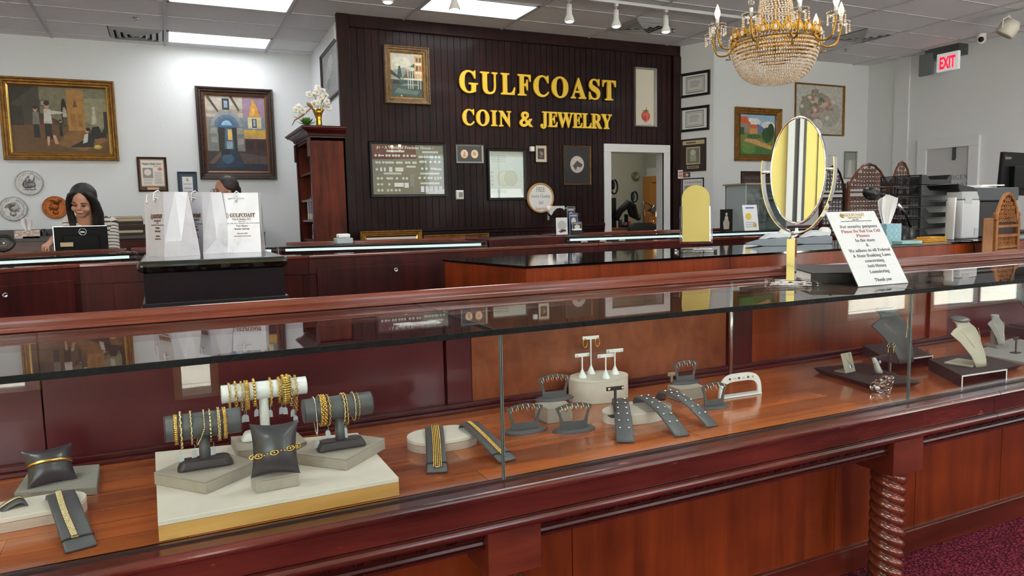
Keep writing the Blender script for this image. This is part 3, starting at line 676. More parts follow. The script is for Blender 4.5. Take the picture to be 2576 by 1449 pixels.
pic('painting', 'gold framed canal scene on the dark wall left of the gold letters', 'painting', (965, 117, 1079, 263), YD, .06, giltd, art, '#8f9088', depth=.05, liner=.02, linm=gilt)
art = [('#b5453a', circ(.55, .17, .24, .095)), ('#c4584a', [(.35, .2), (.5, .05), (.62, .07), (.72, .24)]), ('#9a3328', circ(.5, .13, .1, .05)), ('#6b6a35', [(.35, .27), (.55, .24), (.75, .27), (.62, .28), (.6, .34), (.55, .28)]), ('#6f6a58', rect(.65, .02, .85, .026))]
pic('painting', 'tall narrow white canvas with one red strawberry on the dark wall', 'painting', (1594, 171, 1648, 320), YD, .022, mat('silver_frame', '#9a9a98', .35, .6), art, '#cdc6b5', depth=.045, flat=True)
# gold letters, each fixed to the wall by itself
letm = mat('gold_letter', '#dcb431', .35, .2)
def sign(word, cx, x0px, x1px, ybpx, cappx, where, size_k=1.0):
    """spread the letters of a word over the span of the photo"""
    xa, xb = P(x0px, ybpx, 1, YD)[0], P(x1px, ybpx, 1, YD)[0]
    z = P((x0px + x1px) / 2, ybpx, 1, YD)[2]; cap = P((x0px + x1px) / 2, cappx, 1, YD)[2] - z
    wd = {'G': .78, 'U': .74, 'L': .63, 'F': .58, 'C': .71, 'O': .78, 'A': .74, 'S': .55, 'T': .67, 'I': .38, 'N': .75, 'J': .46, 'E': .63, 'W': 1.02, 'R': .72, 'Y': .72, '&': .85}
    sz = cap / .68
    tot = sum(wd[c_] for c_ in word); gap = (xb - xa - tot * cap / .72 * .9) / max(1, len(word) - 1)
    x = xa
    for i, c_ in enumerate(word):
        w_ = wd[c_] * cap / .72 * .9
        o = text(serif(c_), sz, T((x + w_ / 2, YD - .032, z)), letm, None, 'sign_letter', .012, 'CENTER', width=w_, off=.002, bevel=.004)
        tag(o, where[i], 'sign letter', 'gold letters of the shop name')
        x += w_ + gap
nth = {0: 'first'}
def lab(word, nm, line):
    out = []
    for i, c_ in enumerate(word):
        l_ = word[i - 1] if i else None; r_ = word[i + 1] if i < len(word) - 1 else None
        s_ = ('between the %s and the %s' % (l_, r_)) if l_ and r_ else ('at the start, before the %s' % r_ if r_ else ('at the end, after the %s' % l_ if l_ else 'between the words'))
        out.append('raised gold letter %s of %s %s' % (c_, nm, s_) if c_ != '&' else 'raised gold ampersand between COIN and JEWELRY')
    return out
sign('GULFCOAST', 0, 1152, 1545, 243, 192, lab('GULFCOAST', 'GULFCOAST', 1))
sign('COIN', 0, 1160, 1283, 317, 279, lab('COIN', 'COIN', 2))
sign('&', 0, 1302, 1336, 319, 282, lab('&', '', 2))
sign('JEWELRY', 0, 1357, 1535, 322, 286, lab('JEWELRY', 'JEWELRY', 2))
# precious metals poster
art = [('#6b2a33', [(0, .7), (.62, .72), (.6, 1), (0, 1)])]
for u0, u1, v in ((.2, .45, .87), (.7, .93, .86), (.47, .6, .56), (.15, .4, .42), (.66, .94, .42), (.66, .94, .22)): art.append(('#e2dedd', rect(u0, v - .02, u1, v + .02)))
for row, us in ((.78, (.05, .1, .2, .24, .29, .33, .37, .44, .49, .55, .59)), (.64, (.06, .1, .15, .19, .22, .25, .28, .34, .37, .4, .47, .51, .57, .6)), (.5, (.06,)), (.32, (.07, .12, .2, .23, .26, .33, .42, .47)), (.2, (.07, .12, .22)), (.08, (.07, .12, .2, .25, .31, .36)), (.76, (.66, .69, .73, .77, .81, .84, .89, .94)), (.66, (.67, .7, .74, .81, .88, .94)), (.52, (.69, .75, .83, .87)), (.33, (.65, .72, .78, .82, .95))):
    for u in us: art.append(('#e6e3e1', circ(u, row, .019, .027, 10)))
for q in (rect(.1, .46, .13, .54), rect(.15, .46, .18, .54), rect(.22, .45, .27, .55), rect(.31, .46, .42, .54), rect(.29, .15, .42, .23), rect(.43, .13, .49, .23), rect(.86, .29, .885, .36), rect(.9, .29, .925, .36), rect(.88, .49, .97, .53), rect(.12, .765, .16, .79)): art.append(('#e6e3e1', q))
for q in range(5): art.append(('#dfe3e8', rect(.66 + .065 * q, .04, .71 + .065 * q, .16)))
art += lines(.51, .58, .14, .4, 12, '#aaa5a0')
t, M, w, h = pic('framed_poster', 'wide black framed poster A World of Precious Metals on the dark wall', 'poster', (929, 357, 1122, 496), YD, .035, bfr, art, '#8a817c', depth=.03, flat=True, glass=True, cname='print')
tline(serif('• A World of Precious Metals •'), .5, .915, .085, M, w, h, whp, t, .72)
art = [('#b98f68', circ(.29, .5, .16, .3, 20)), ('#e0cfb5', circ(.29, .5, .135, .255, 20)), ('#c08f6a', [(.22, .32), (.36, .32), (.31, .66), (.27, .66)]), ('#b98f68', circ(.71, .5, .16, .3, 20)), ('#e0cfb5', circ(.71, .5, .135, .255, 20)), ('#c4a07a', circ(.7, .52, .08, .14))]
pic('framed_coin_picture', 'small silver framed dark picture of two gold coins on the dark wall', 'framed picture', (1146, 364, 1215, 411), YD, .02, mat('silver_frame'), art, '#3b3d3b', depth=.02, flat=True)
art = lines(.05, .5, .76, .93, 4, '#b5b0a5') + [('#a39a82', circ(.42, .42, .2, .17, 24)), ('#cfc8b2', circ(.42, .42, .19, .16, 24)), ('#a39a82', circ(.63, .42, .2, .17, 24)), ('#bdb79f', circ(.63, .42, .19, .16, 24))] + [('#b5b0a5', circ(.07, v, .035, .028)) for v in (.28, .37, .46, .55)] + [('#c4c2bd', circ(.93, v, .035, .028)) for v in (.28, .37, .46, .55)] + [('#bbb9b6', rect(.04, .1, .5, .17))]
pic('framed_poster', 'upright black framed white poster with two overlapping coins on the dark wall', 'poster', (1225, 374, 1322, 504), YD, .035, bfr, art, '#cfcecb', depth=.03, flat=True, glass=True, cname='print')
b = B(); c = P(1157, 490, 1, YD - .012); b.M = T(c); b.box(-.05, 0, -.055, .05, .01, .055); b.box(-.042, -.016, -.047, .042, 0, .047)
t = thing('thermostat', 'white square thermostat with small grey display on the dark wall', 'thermostat', c); b.out('housing', whs, t, bevel=.008)
b = B(); b.M = T(c); b.box(-.02, -.018, -.03, .032, -.016, .03); b.out('display', mat('lcd', '#7d7c62', .3), t)
art = [('#2a2420', rect(.1, .1, .9, .9)), ('#6e655c', circ(.4, .6, .12, .12)), ('#8b8178', circ(.6, .5, .14, .16)), ('#57504a', rect(.3, .2, .7, .4))]
pic('framed_photo', 'tiny framed old photograph beside a white sensor on the dark wall', 'framed photo', (1345, 364, 1376, 410), YD, .012, bfr, art, '#c7b9a0', matw=.018, matc='#cbbba3', depth=.02, flat=True)
b = B(); b.M = T(P(1338, 375, 1, YD - .02)); b.box(-.025, -.03, -.03, .025, .02, .03); tag(b.out('wall_sensor', whs, bevel=.005), 'small white sensor beside the tiny framed photograph on the dark wall', 'sensor')
art = [('#4b4644', circ(.5, .52, .28, .235, 24)), ('#b9b0ab', circ(.5, .52, .27, .225, 24)), ('#4a3f3b', [(.33, .48), (.5, .62), (.72, .52), (.66, .44), (.5, .46), (.45, .36)]), ('#c7c0bc', circ(.5, .66, .1, .03))]
pic('framed_coin_picture', 'thin gold framed black picture of a silver eagle coin on the dark wall', 'framed picture', (1417, 366, 1485, 465), YD, .012, gilt, art, '#120f0e', depth=.02, flat=True)
# round wooden sign
c = P(1360, 498, 1, YD - .03); r_ = P(1393, 498, 1, YD - .03)[0] - c.x
t = thing('round_sign', 'round white sign FREE Jewelry Cleaning And Inspection in a light wood ring', 'sign', c)
b = B(); b.M = T(c) @ RX(PI / 2); b.s = False; b.lathe([(r_ * .9, -.015), (r_ * .9, .004), (.001, .004)], 40); b.out('sign_face', whs, t)
b = B(); b.M = T(c) @ RX(PI / 2); b.s = True; b.lathe([(r_, -.02), (r_, .01), (r_ * .97, .014), (r_ * .9, .012), (r_ * .88, .004)], 40, cap=False); b.out('wooden_ring', mat('light_wood', '#b98c54', .5, var=.15), t)
gi = mat('grey_ink', '#6b6a68', .7)
for s_, dz, hh, w_ in (('FREE', .105, .085, .13), ('Jewelry Cleaning', .035, .055, .27), ('And', -.045, .055, .07), ('Inspection', -.12, .055, .16)):
    text(ital(s_), hh, T((c.x, c.y - .0045, c.z + dz - .03)), gi, t, 'lettering', .0005, width=w_)
# strip wall pictures: plane through A0,A1
n2 = (A1 - A0).normalized(); ang2 = math.atan2(n2.y, n2.x)
def onang(px, py, off=0):
    d = M3.transposed() @ Vector((px - 1288, py - 724.5, FPX)); nrm = Vector((n2.y, -n2.x, 0)); t_ = (A0 + nrm * off - CAM).dot(nrm) / d.dot(nrm); return CAM + d * t_
def apic(name, label, cat, px, fw, fm, art, base, **k):
    x0, y0, x1, y1 = px; a, c = onang(x0, (y0 + y1) / 2, .004), onang(x1, (y0 + y1) / 2, .004)
    return pic(name, label, cat, None, 0, fw, fm, art, base, M=face((a.x, a.y, onang((x0 + x1) / 2, y1, .004)[2]), ang2), W=(c - a).xy.length, H=onang((x0 + x1) / 2, y0)[2] - onang((x0 + x1) / 2, y1)[2], **k)
cert = [('#5b5b5b', rect(.13, .08, .87, .92)), ('#c9cac9', rect(.15, .12, .85, .88)), ('#8b8c8b', rect(.19, .18, .81, .82)), ('#cfcfce', rect(.2, .2, .8, .8))] + lines(.3, .7, .35, .7, 6, '#9a9a99')
apic('framed_certificate', 'upper black framed certificate on the narrow white wall right of the dark wall', 'certificate', (1712, 181, 1787, 243), .035, bfr, cert, '#e2e4e6', depth=.03, flat=True)
apic('framed_certificate', 'lower black framed certificate on the narrow white wall right of the dark wall', 'certificate', (1711, 268, 1785, 330), .035, bfr, cert, '#e2e4e6', depth=.03, flat=True)
art = [('#b9a983', rect(.05, .84, .95, .97)), ('#b9a983', rect(.2, .2, .78, .76)), ('#6f7264', rect(.24, .24, .74, .72)), ('#b5b3a6', circ(.48, .58, .12, .1)), ('#9a9a8c', rect(.36, .3, .62, .5)), ('#b9a983', rect(.24, .07, .72, .15)), ('#4b4036', rect(.28, .09, .68, .13)), ('#4b4036', rect(.2, .88, .6, .92))]
apic('photo_plaque', 'dark wood plaque with brass plates and a sports photo on the narrow white wall', 'plaque', (1713, 349, 1777, 431), .01, walnut, art, '#2b1d19', depth=.02, flat=True)
art = [('#dcdcda', rect(.02, .02, .98, .98)), ('#9a9d9d', rect(.08, .1, .9, .75)), ('#c4c6c6', circ(.5, .4, .25, .2))]
t, M, w, h = apic('framed_magazine', 'black framed coin magazine cover low on the narrow white wall, half behind the small mirror', 'framed magazine', (1716, 448, 1771, 515), .014, bfr, art, '#d2d4d4', depth=.02, flat=True)
tline('COIN', .3, .83, .12, M, w, h, mat('red_ink', '#a83238'), t, .42); tline('WORLD', .72, .83, .12, M, w, h, ink, t, .4)
a = onang(1700, 438, .01)
pic('sticker', 'small red and white sticker card beside the plaque at the dark wall edge', 'sticker', None, 0, .004, whs, [('#b58a86', rect(.1, .6, .9, .85)), ('#b58a86', rect(.1, .2, .9, .5))], '#dfc8c4', M=face((a.x - .04, YD - .06, a.z - .07), ang2 * 0), W=.085, H=.12, depth=.006, flat=True)
apic('photo_card', 'small photo card of people beside the red and white sticker', 'photo', (1716, 433, 1737, 447), .004, whs, [('#7a4a44', rect(0, 0, .5, 1)), ('#c9b39a', circ(.6, .5, .2, .3))], '#4b3d3a', depth=.006, flat=True)
# right white wall pictures
art = [('#8fb0cc', rect(0, .6, 1, 1)), ('#dfe0dd', circ(.35, .82, .25, .1)), ('#dadbd8', circ(.8, .75, .2, .1)), ('#5a6f9f', [(.3, .55), (.5, .78), (.65, .7), (.85, .55)]), ('#6a7a3c', rect(0, 0, 1, .55)), ('#3f6b2e', rect(0, 0, 1, .2)), ('#c08f5a', [(.1, .35), (.9, .12), (.95, .2), (.45, .38), (.2, .4)]), ('#8f7d73', rect(.02, .55, .3, .82)),
       ('#c4552c', [(0, .8), (.28, .76), (.2, .95), (.02, .95)]), ('#b98a4c', rect(.28, .48, .5, .68)), ('#c85a30', [(.26, .66), (.52, .66), (.45, .76), (.3, .76)]), ('#2f4f2a', circ(.78, .5, .16, .2)), ('#25421f', circ(.88, .6, .1, .2)), ('#3c5c34', circ(.4, .46, .2, .06)), ('#2f4f2a', rect(0, .5, .12, .68)), ('#57823c', circ(.25, .12, .2, .1))]
pic('painting', 'gold framed red-roofed village landscape beside the big oval mirror', 'painting', (1847, 272, 1961, 406), YR, .08, gilt, art, '#88a05a', depth=.06, liner=.02, linm=giltd)
r2 = random.Random(5); art = [('#8b8d80', circ(.45, .5, .38, .36)), ('#a5a79b', circ(.7, .45, .25, .3))]
for q in range(46):
    a_, d_ = r2.uniform(0, 6.28), r2.uniform(0, .36); s_ = r2.uniform(.03, .07); art.append((r2.choice(['#b79a8c', '#c9ada0', '#9c8078', '#d3c3b6', '#6f7666', '#7f8576', '#a78f88']), circ(.45 + d_ * math.cos(a_), .58 + d_ * .85 * math.sin(a_), s_, s_ * .95, 9)))
art += [('#c9c6bf', circ(.45, .18, .12, .14)), ('#b8b5ad', [(.1, .04), (.9, .06), (.8, .12), (.2, .1)])]
pic('painting', 'large thin gold framed pale flower bouquet painting on the right white wall', 'painting', (1998, 212, 2121, 341), YR, .022, gilt, art, '#b9bab5', depth=.035)
pic('framed_picture', 'narrow silver framed picture of a white figure behind the carved screens', 'framed picture', (2122, 381, 2153, 450), YR, .02, mat('silver_frame'), [('#c9cac4', [(.25, 0), (.75, 0), (.6, .7), (.4, .7)]), ('#b9a94a', circ(.6, .82, .15, .1)), ('#8f9a92', rect(0, .7, 1, 1))], '#a9b0aa', depth=.03, flat=True)
pic('framed_picture', 'small white framed picture right of the big mirror on the right white wall', 'framed picture', (2084, 390, 2102, 440), YR, .012, whs, [], '#d5d8da', depth=.02, flat=True)
# ---------------------------------------------------------------- display cases behind
def case(A, Bp, depth, zt, label, zd=.62, mw=None, doors=(), name='display_case', rail=True, tube=True, glassend=False, locks=()):
    """glass along A-B, rail and wooden back on the left-hand side at distance depth"""
    A = Vector((A[0], A[1], 0)); Bp = Vector((Bp[0], Bp[1], 0)); L = (Bp - A).length; u = (Bp - A).normalized()
    F = T(A) @ RZ(math.atan2(u.y, u.x)); mw = mw or mahog
    t = thing(name, label, 'display case', M=F)
    b = B(); b.M = F; b.box(0.02, .05, 0, L - .02, depth - .02, zd - .04); b.out('base_cabinet', cherryd, t)
    b = B(); b.M = F; b.box(0, 0, zd - .06, L, depth, zd); b.out('deck', mahog, t, bevel=.004)
    b = B(); b.M = F; b.box(0, depth - .022, zd, L, depth, zt - .004); b.out('back_panel', mahogv, t)
    b = B(); b.M = F; b.box(0, .001, zd, .006, depth - .024, zt - .006) if glassend else b.box(0, .02, zd, .015, depth - .024, zt - .008); b.out('end_panel', GL if glassend else mahog, t)
    b = B(); b.M = F; b.box(L - .015, .02, zd, L, depth - .024, zt - .008); b.out('end_panel', mahog, t)
    b = B(); b.M = F; b.box(0.002, 0, zd + .001, L - .002, .006, zt - .009); b.out('front_glass', GL, t)
    b = B(); b.M = F; b.box(0.002, 0, zt - .008, L - .002, depth - .04, zt); b.out('top_glass', GL, t)
    b = B(); b.M = F; b.box(0.002, -.002, zt - .008, L - .002, 0, zt); b.out('glass_edge', edgeb, t)
    if rail:
        b = B(); b.M = F; b.box(0, depth - .055, zt - .004, L, depth + .012, zt + .018); b.out('top_rail', railm if mw is mahog else mw, t, bevel=.006)
    b = B(); b.M = F; b.box(0.001, depth, zt - .10, L - .001, depth + .010, zt - .005); b.out('fascia', mahogv, t)
    for (x0, x1, z0, z1) in doors:
        b = B(); b.M = F; b.box(x0, depth, z0, x1, depth + .016, z1); d = b.out('door', mahogv, t, bevel=.003)
    for (x, z) in locks:
        b = B(); b.M = F @ T((x, depth + .016, z)) @ RX(-PI / 2); b.s = True; b.lathe([(.014, 0), (.014, .006), (.009, .007), (.009, .003), (.001, .003)], 14); b.out('lock', steel, t)
    if tube:
        b = B(); b.M = F; b.box(.05, .03, zt - .04, L - .05, .06, zt - .02); b.out('light_tube', mat('case_light', '#dfe8ea', .2, emit=.7, ecol='#cfe4ea'), t)
    return t, F, L
ZT = .95
zz = lambda px, py, z=ZT: P(px, py, 2, z)
# middle row: wooden backs with lockable doors face the camera
m1, m2, m3, m5 = zz(-160, 697), zz(199, 671.5), zz(775, 650), zz(1868, 600)
m4 = zz(1504, 617.5)
def mid(Pa, Pb, label, doors=(), locks=(), d=.56):
    u = (Pb - Pa).xy.normalized(); nrm = Vector((-u.y, u.x))
    a, c = Pb.xy + nrm * d, Pa.xy + nrm * d            # glass side, right to left
    L = (Pb - Pa).xy.length
    return case(a, c, d, ZT, label, doors=[(L - x1, L - x0, z0, z1) for x0, x1, z0, z1 in doors], locks=[(L - x, z) for x, z in locks], mw=mahog)
dz = lambda px, py, y: P(px, py, 1, y)[2]
def along(Pa, Pb, px):                                  # distance along Pa-Pb of the pixel column
    best, bd = 0, 1e9
    L = (Pb - Pa).xy.length
    for i in range(401):
        q = Pa + (Pb - Pa) * i / 400; d = M3 @ (q - CAM); x = 1288 + FPX * d.x / d.z
        if abs(x - px) < bd: bd = abs(x - px); best = L * i / 400
    return best
mid(m1, m2, 'dark red wooden back of the angled display case at far left with a door lock', [(along(m1, m2, -150), along(m1, m2, 181), .28, dz(100, 712, m1.y * .4 + m2.y * .6))], [(along(m1, m2, 3), dz(3, 741, m1.y * .45 + m2.y * .55))])
mid(m2, m3, 'dark red display case back behind the marble topped pedestal with the bags', [(along(m2, m3, 283), along(m2, m3, 500), .3, .845), (along(m2, m3, 560), along(m2, m3, 757), .3, .845)])
mid(m3, m4, 'long dark red display case back with one wide door and round lock', [(along(m3, m4, 795), along(m3, m4, 1175), .3, dz(990, 664, 4.75))], [(along(m3, m4, 994), dz(994, 678, 4.72))])
mid(m4, m5, 'dark display case back behind the cherry counter and small acrylic mirror')
mid(m5, zz(2500, 582), 'dark display case back at far right behind the phones on the counter')
# far row: glass faces the camera, rail behind
ZF = .98
f0, f1, f2, f3 = zz(-200, 659, ZF), zz(345, 635.5, ZF), zz(700, 621, ZF), zz(1226, 606, ZF)
d_ = .60
case(f0, f1, d_, ZF, 'far left glass display case in front of the seated woman')
case(f1, f2, d_, ZF, 'far glass display case behind the white shopping bags')
case(f2, f3, d_, ZF, 'far glass display case in front of the leaning gilt frames', glassend=False)
f4, f5, f6 = zz(1427, 596, ZF), zz(1728, 586, ZF), zz(1990, 577, ZF)
case(f4, (f6.x, f6.y), .62, ZF, 'far glass display case in front of the white doorway')
case((f6.x + .02, f6.y), (f6.x + 2.6, f6.y + .2), .62, ZF, 'far right glass display case holding grey cabinets and cards')
b = B(); b.prism([(f3.x + .02, f3.y), (f4.x - .02, f4.y + .0), (f4.x - .02, f4.y + .62), (f3.x + .02, f3.y + .6)], 0, ZF + .01)
tag(b.out('counter_block', mahog, bevel=.006), 'plain dark red wooden counter block between two far glass cases', 'counter')
# pale jewelry busts inside the far case by the doorway
for i, px in enumerate((1470, 1517, 1565)):
    c = zz(px, 606, .70); c.y = f4.y + .3; c = P(px, 607, 1, f4.y + .3); c.z = .62
    b = B(); b.s = True; b.M = T(c) @ Matrix.Diagonal((1, .5, 1, 1)); b.lathe([(.04, 0), (.05, .02), (.035, .1), (.085, .2), (.1, .24), (.05, .27), (.03, .31), (.001, .31)], 14)
    tag(b.out('jewelry_bust', mat('pale_velvet', '#c9b4ae', .9)), 'pale jewelry bust inside the far case, %s of three' % ('leftmost', 'middle', 'rightmost')[i], 'jewelry bust', 'busts in the far case')
# cherry counters with black glass tops
c0, c1, c2 = zz(1320, 669), zz(1840, 641), zz(2492, 603); cb = zz(1192, 658)
yf = (c0.y + c1.y) / 2; yb = yf + .80
def cherry_counter(pts, label):
    t = thing('cherry_counter', label, 'counter', (pts[0][0], pts[0][1], 0))
    b = B(); b.prism([(x, y) for x, y in pts], 0, ZT - .012); b.out('cabinet', cherry, t, bevel=.002)
    cx = sum(p[0] for p in pts) / 4; cy = sum(p[1] for p in pts) / 4
    b = B(); b.prism([(x + (.008 if x > cx else -.008) * (0 if abs(x - c1.x) < .02 else 1), y + (.008 if y > cy else -.008)) for x, y in pts], ZT - .01, ZT); b.out('glass_top', mat('black_glass', '#050708', .02, coat=1, spec=.9), t)
cherry_counter([(c0.x, yf), (c1.x, yf), (c1.x, yb), (cb.x - .06, yb)], 'red cherry counter with black glass top under the small acrylic mirror')
cherry_counter([(c1.x + .004, yf), (c2.x + 1.5, yf + .0), (c2.x + 1.5, yb), (c1.x + .004, yb)], 'long red cherry counter with black glass top under the trays and printer')
# back counter along the far white wall
r0 = P(60, 600, 1, 9.62); ZK = r0.z
b = B(); t = thing('back_counter', 'long dark red counter with grey top along the far white wall', 'counter', (0, r0.y, 0))
b.box(XL + .05, r0.y + .03, 0, XD0 - .75, 10.35, ZK - .04); b.out('cabinet', mahog, t)
b = B(); b.box(XL + .05, r0.y, ZK - .04, XD0 - .75, 10.38, ZK); b.out('counter_top', mat('grey_laminate', '#4a4745', .5), t, bevel=.004)
b = B(); b.box(XL + .05, 10.1, ZK, XD0 - .75, 10.38, P(60, 578, 1, 10.1)[2]); b.out('back_shelf', mat('grey_laminate'), t)
YBk = r0.y + .12
c = P(70, 585, 1, YBk); c.z = ZK
t = thing('tissue_box', 'white tissue box with red pattern on the far back counter, left of the woman', 'tissue box', c)
b = B(); b.M = T(c); b.box(-.12, -.06, 0, .12, .06, .09); b.out('carton', mat('red_pattern', '#cdb9b0', .7, var=.5, vscale=40), t)
def tissue(c, h, w, par, seed=1):
    rr = random.Random(seed); b = B(); b.s = True; b.M = T(c)
    for q in range(3):
        a = q * 1.1; b.grid(lambda u, v: (w * (.25 + .75 * v) * (u - .5) * math.cos(a) * (1 - .5 * v * v) + .01 * math.sin(9 * u + q), w * (.2 + .6 * v) * (u - .5) * math.sin(a) + .012 * math.sin(11 * u + 3 * q) * v, h * v * (1 - .35 * abs(u - .4))), 14, 8)
    b.out('tissue', mat('tissue_white', '#e9e9ea', .9), par)
tissue(c + Vector((0, 0, .09)), .15, .2, t)
c = P(112, 590, 1, YBk); c.z = ZK
b = B(); b.s = True; b.lathe([(.04, 0), (.045, .02), (.035, .09), (.02, .1), (.001, .1)], 16, c); b.s = False; b.box(c.x - .2, c.y - .06, ZK, c.x + .12, c.y + .06, ZK + .02)
tag(b.out('desk_phone_tray', blk), 'low black tray and pot beside the tissue box on the far back counter', 'desk tray')
# stacks of brown ledgers right of the woman
t0 = P(288, 600, 1, YBk).x; t1 = P(372, 600, 1, YBk).x
rr = random.Random(4); z = ZK
for i in range(7):
    h = rr.uniform(.025, .04); w = (t1 - t0) * rr.uniform(.85, 1.0)
    t = thing('ledger', 'flat ledger in the paper stack right of the woman, number %d' % i, 'ledger', (t0, YBk, z), 'ledgers stacked on the back counter')
    t['label'] = ['dark flat ledger, bottom of the stack right of the woman', 'cream paper ledger, second from the bottom of the stack', 'black binder, third from the bottom of the stack', 'red-brown ledger in the middle of the stack right of the woman', 'black ledger just above the red-brown one in the stack', 'beige ledger, second from the top of the stack', 'tan ledger on top of the stack right of the woman'][i]
    b = B(); b.box(t0, YBk - .1, z, t0 + w, YBk + .16, z + h); b.out('cover', mat('ledger_%d' % i, ['#28221f', '#b8a677', '#17110f', '#5f3a30', '#201a18', '#a98f70', '#b39a7a'][i], .6), t, bevel=.002)
    b = B(); b.box(t0 + .004, YBk - .102, z + .006, t0 + w - .004, YBk - .1, z + h - .006); b.out('pages', mat('aged_pages', '#b9b09a', .8) if i in (1, 5, 6) else mat('dark_pages', '#3a332d', .8), t); z += h + .001
# desk with monitor and the woman behind the far left case
YM = f1.y + .95
dk = thing('desk', 'dark low desk behind the far left glass case, under the monitor', 'desk', (-.9, YM, 0))
b = B(); b.box(-1.25, YM - .15, .72, -.35, YM + .18, .75); b.out('desk_top', mat('grey_laminate'), dk)
for x in (-1.24, -.39): b = B(); b.box(x, YM - .12, 0, x + .03, YM + .15, .72); b.out('side_panel', mahog, dk)
ml, mr = P(136, 600, 1, YM), P(271, 600, 1, YM); mt, mb = P(200, 570, 1, YM)[2], P(200, 640, 1, YM)[2]
t = thing('computer_monitor', 'black computer monitor seen from behind with a ring logo, before the woman', 'monitor', ((ml.x + mr.x) / 2, YM, .75))
b = B(); b.box(ml.x, YM, mb, mr.x, YM + .035, mt); b.box(ml.x + .06, YM - .02, mb + .02, mr.x - .06, YM, mt - .07); b.out('housing', mat('monitor_black', '#08080a', .5, spec=.15), t, bevel=.006)
b = B(); b.box(ml.x - .006, YM + .01, mb, ml.x, YM + .03, mt + .003); b.box(ml.x - .006, YM + .01, mt, mr.x, YM + .03, mt + .005); b.out('bezel', steel, t)
mc = (ml.x + mr.x) / 2
b = B(); b.box(mc - .04, YM + .03, .77, mc + .04, YM + .06, mb + .1); b.box(mc - .13, YM - .04, .75, mc + .13, YM + .14, .77); b.out('stand', blk, t)
lg = P(208, 582, 1, YM); b = B(); b.s = True; b.torus((lg.x, YM - .003, lg.z - .004), .027, .0035, 20, 5, axis='y'); b.out('ring_logo', steel, t)
text('DELL', .016, T((lg.x, YM - .003, lg.z - .01)), steel, t, 'logo_lettering', .0005)
lb = P(169, 615, 1, YM); b = B(); b.box(lb.x - .045, YM - .026, lb.z - .017, lb.x + .045, YM - .02, lb.z + .017); b.out('sticker', mat('cream_sticker', '#b9a988', .7), t)
# office chair back at left
c = P(85, 640, 1, YM + .55)
t = thing('office_chair', 'black office chair back rising behind the far left case', 'chair', (c.x, c.y, 0))
b = B(); b.s = True; b.M = T((c.x, c.y + .1, 0)); b.grid(lambda u, v: ((u - .5) * .50 * (1 - .12 * v), -.10 * math.cos((u - .5) * 2.4) + .1, .5 + .47 * v - .16 * v * v * (2 * u - 1) ** 2), 12, 10); b.out('backrest', blkm, t, solid=.05)
b = B(); b.M = T((c.x, c.y + .1, 0)); b.cbox((0, .24, .46), (.48, .46, .08)); b.out('seat', blkm, t, bevel=.02)
b = B(); b.M = T((c.x, c.y + .3, 0)); b.s = True; b.tube([(0, 0, .08), (0, 0, .42)], .03, 10)
for q in range(5): b.tube([(0, 0, .08), (.28 * math.cos(q * 1.257), .28 * math.sin(q * 1.257), .04)], .02, 6)
b.out('swivel_base', blk, t)
# loupe lamp at the very left
c = P(8, 612, 1, f0.y + .9)
t = thing('magnifier_lamp', 'small clear magnifier lamp at the left edge behind the far case', 'lamp', c)
b = B(); b.s = True; b.M = T(c) @ RX(.9); b.torus((0, 0, 0), .07, .012, 20, 6); b.out('lens_ring', blk, t)
b = B(); b.s = True; b.M = T(c) @ RX(.9); b.lathe([(.065, .004), (.001, .012), (.001, -.012)], 16); b.out('lens', GL, t)
b = B(); b.s = True; b.tube([c + Vector((0, 0, -.05)), (c.x, c.y, .75), (c.x, c.y, .72)], .008, 6); b.lathe([(.07, .0), (.07, .02), (.001, .025)], 14, (c.x, c.y, .721)); b.out('stem', blk, t)
b = B(); b.box(c.x - .5, c.y - .15, .68, c.x + .10, c.y + .12, .72); b.box(c.x - .48, c.y - .1, 0, c.x + .07, c.y + .1, .68); tag(b.out('side_cabinet', mahog), 'low cabinet under the magnifier lamp at the left edge', 'cabinet')
# ---------------------------------------------------------------- people
skinm = mat('skin', '#b98770', .5); hairm = mat('dark_hair', '#120b0a', .35, bump=.6, bscale=60, aniso=(6, 6, .6))
def remesh(o, v, sm=2):
    md = o.modifiers.new('remesh', 'REMESH'); md.mode = 'VOXEL'; md.voxel_size = v; md.use_smooth_shade = True
    if sm: m2_ = o.modifiers.new('smooth', 'SMOOTH'); m2_.iterations = sm; m2_.factor = .5
def head_shapes(b, H, k=1.0):
    """H: head frame, origin at the chin-neck joint, face towards -y"""
    b.M = H @ Matrix.Scale(k, 4)
    b.sph((0, .018, .135), .092, 18, 14, (.84, 1.05, 1.05)); b.sph((0, -.018, .075), .07, 16, 12, (.86, .95, 1.15)); b.sph((0, -.055, .02), .026, 10, 8, (1.1, .8, .8))
    b.sph((0, -.094, .078), .013, 8, 6, (1, 1, .8)); b.tube([(0, -.082, .115), (0, -.098, .082)], [.008, .011], 6); b.sph((0, -.082, .045), .014, 10, 6, (1.7, .7, .55))
    for s_ in (-1, 1): b.sph((.077 * s_, .012, .092), .022, 8, 8, (.35, .8, 1.3)); b.sph((.04 * s_, -.052, .07), .026, 10, 8); b.sph((.033 * s_, -.075, .118), .02, 8, 6, (1.3, .5, .5))
    b.tube([(0, .02, -.09), (0, .012, .06)], [.058, .05], 14)
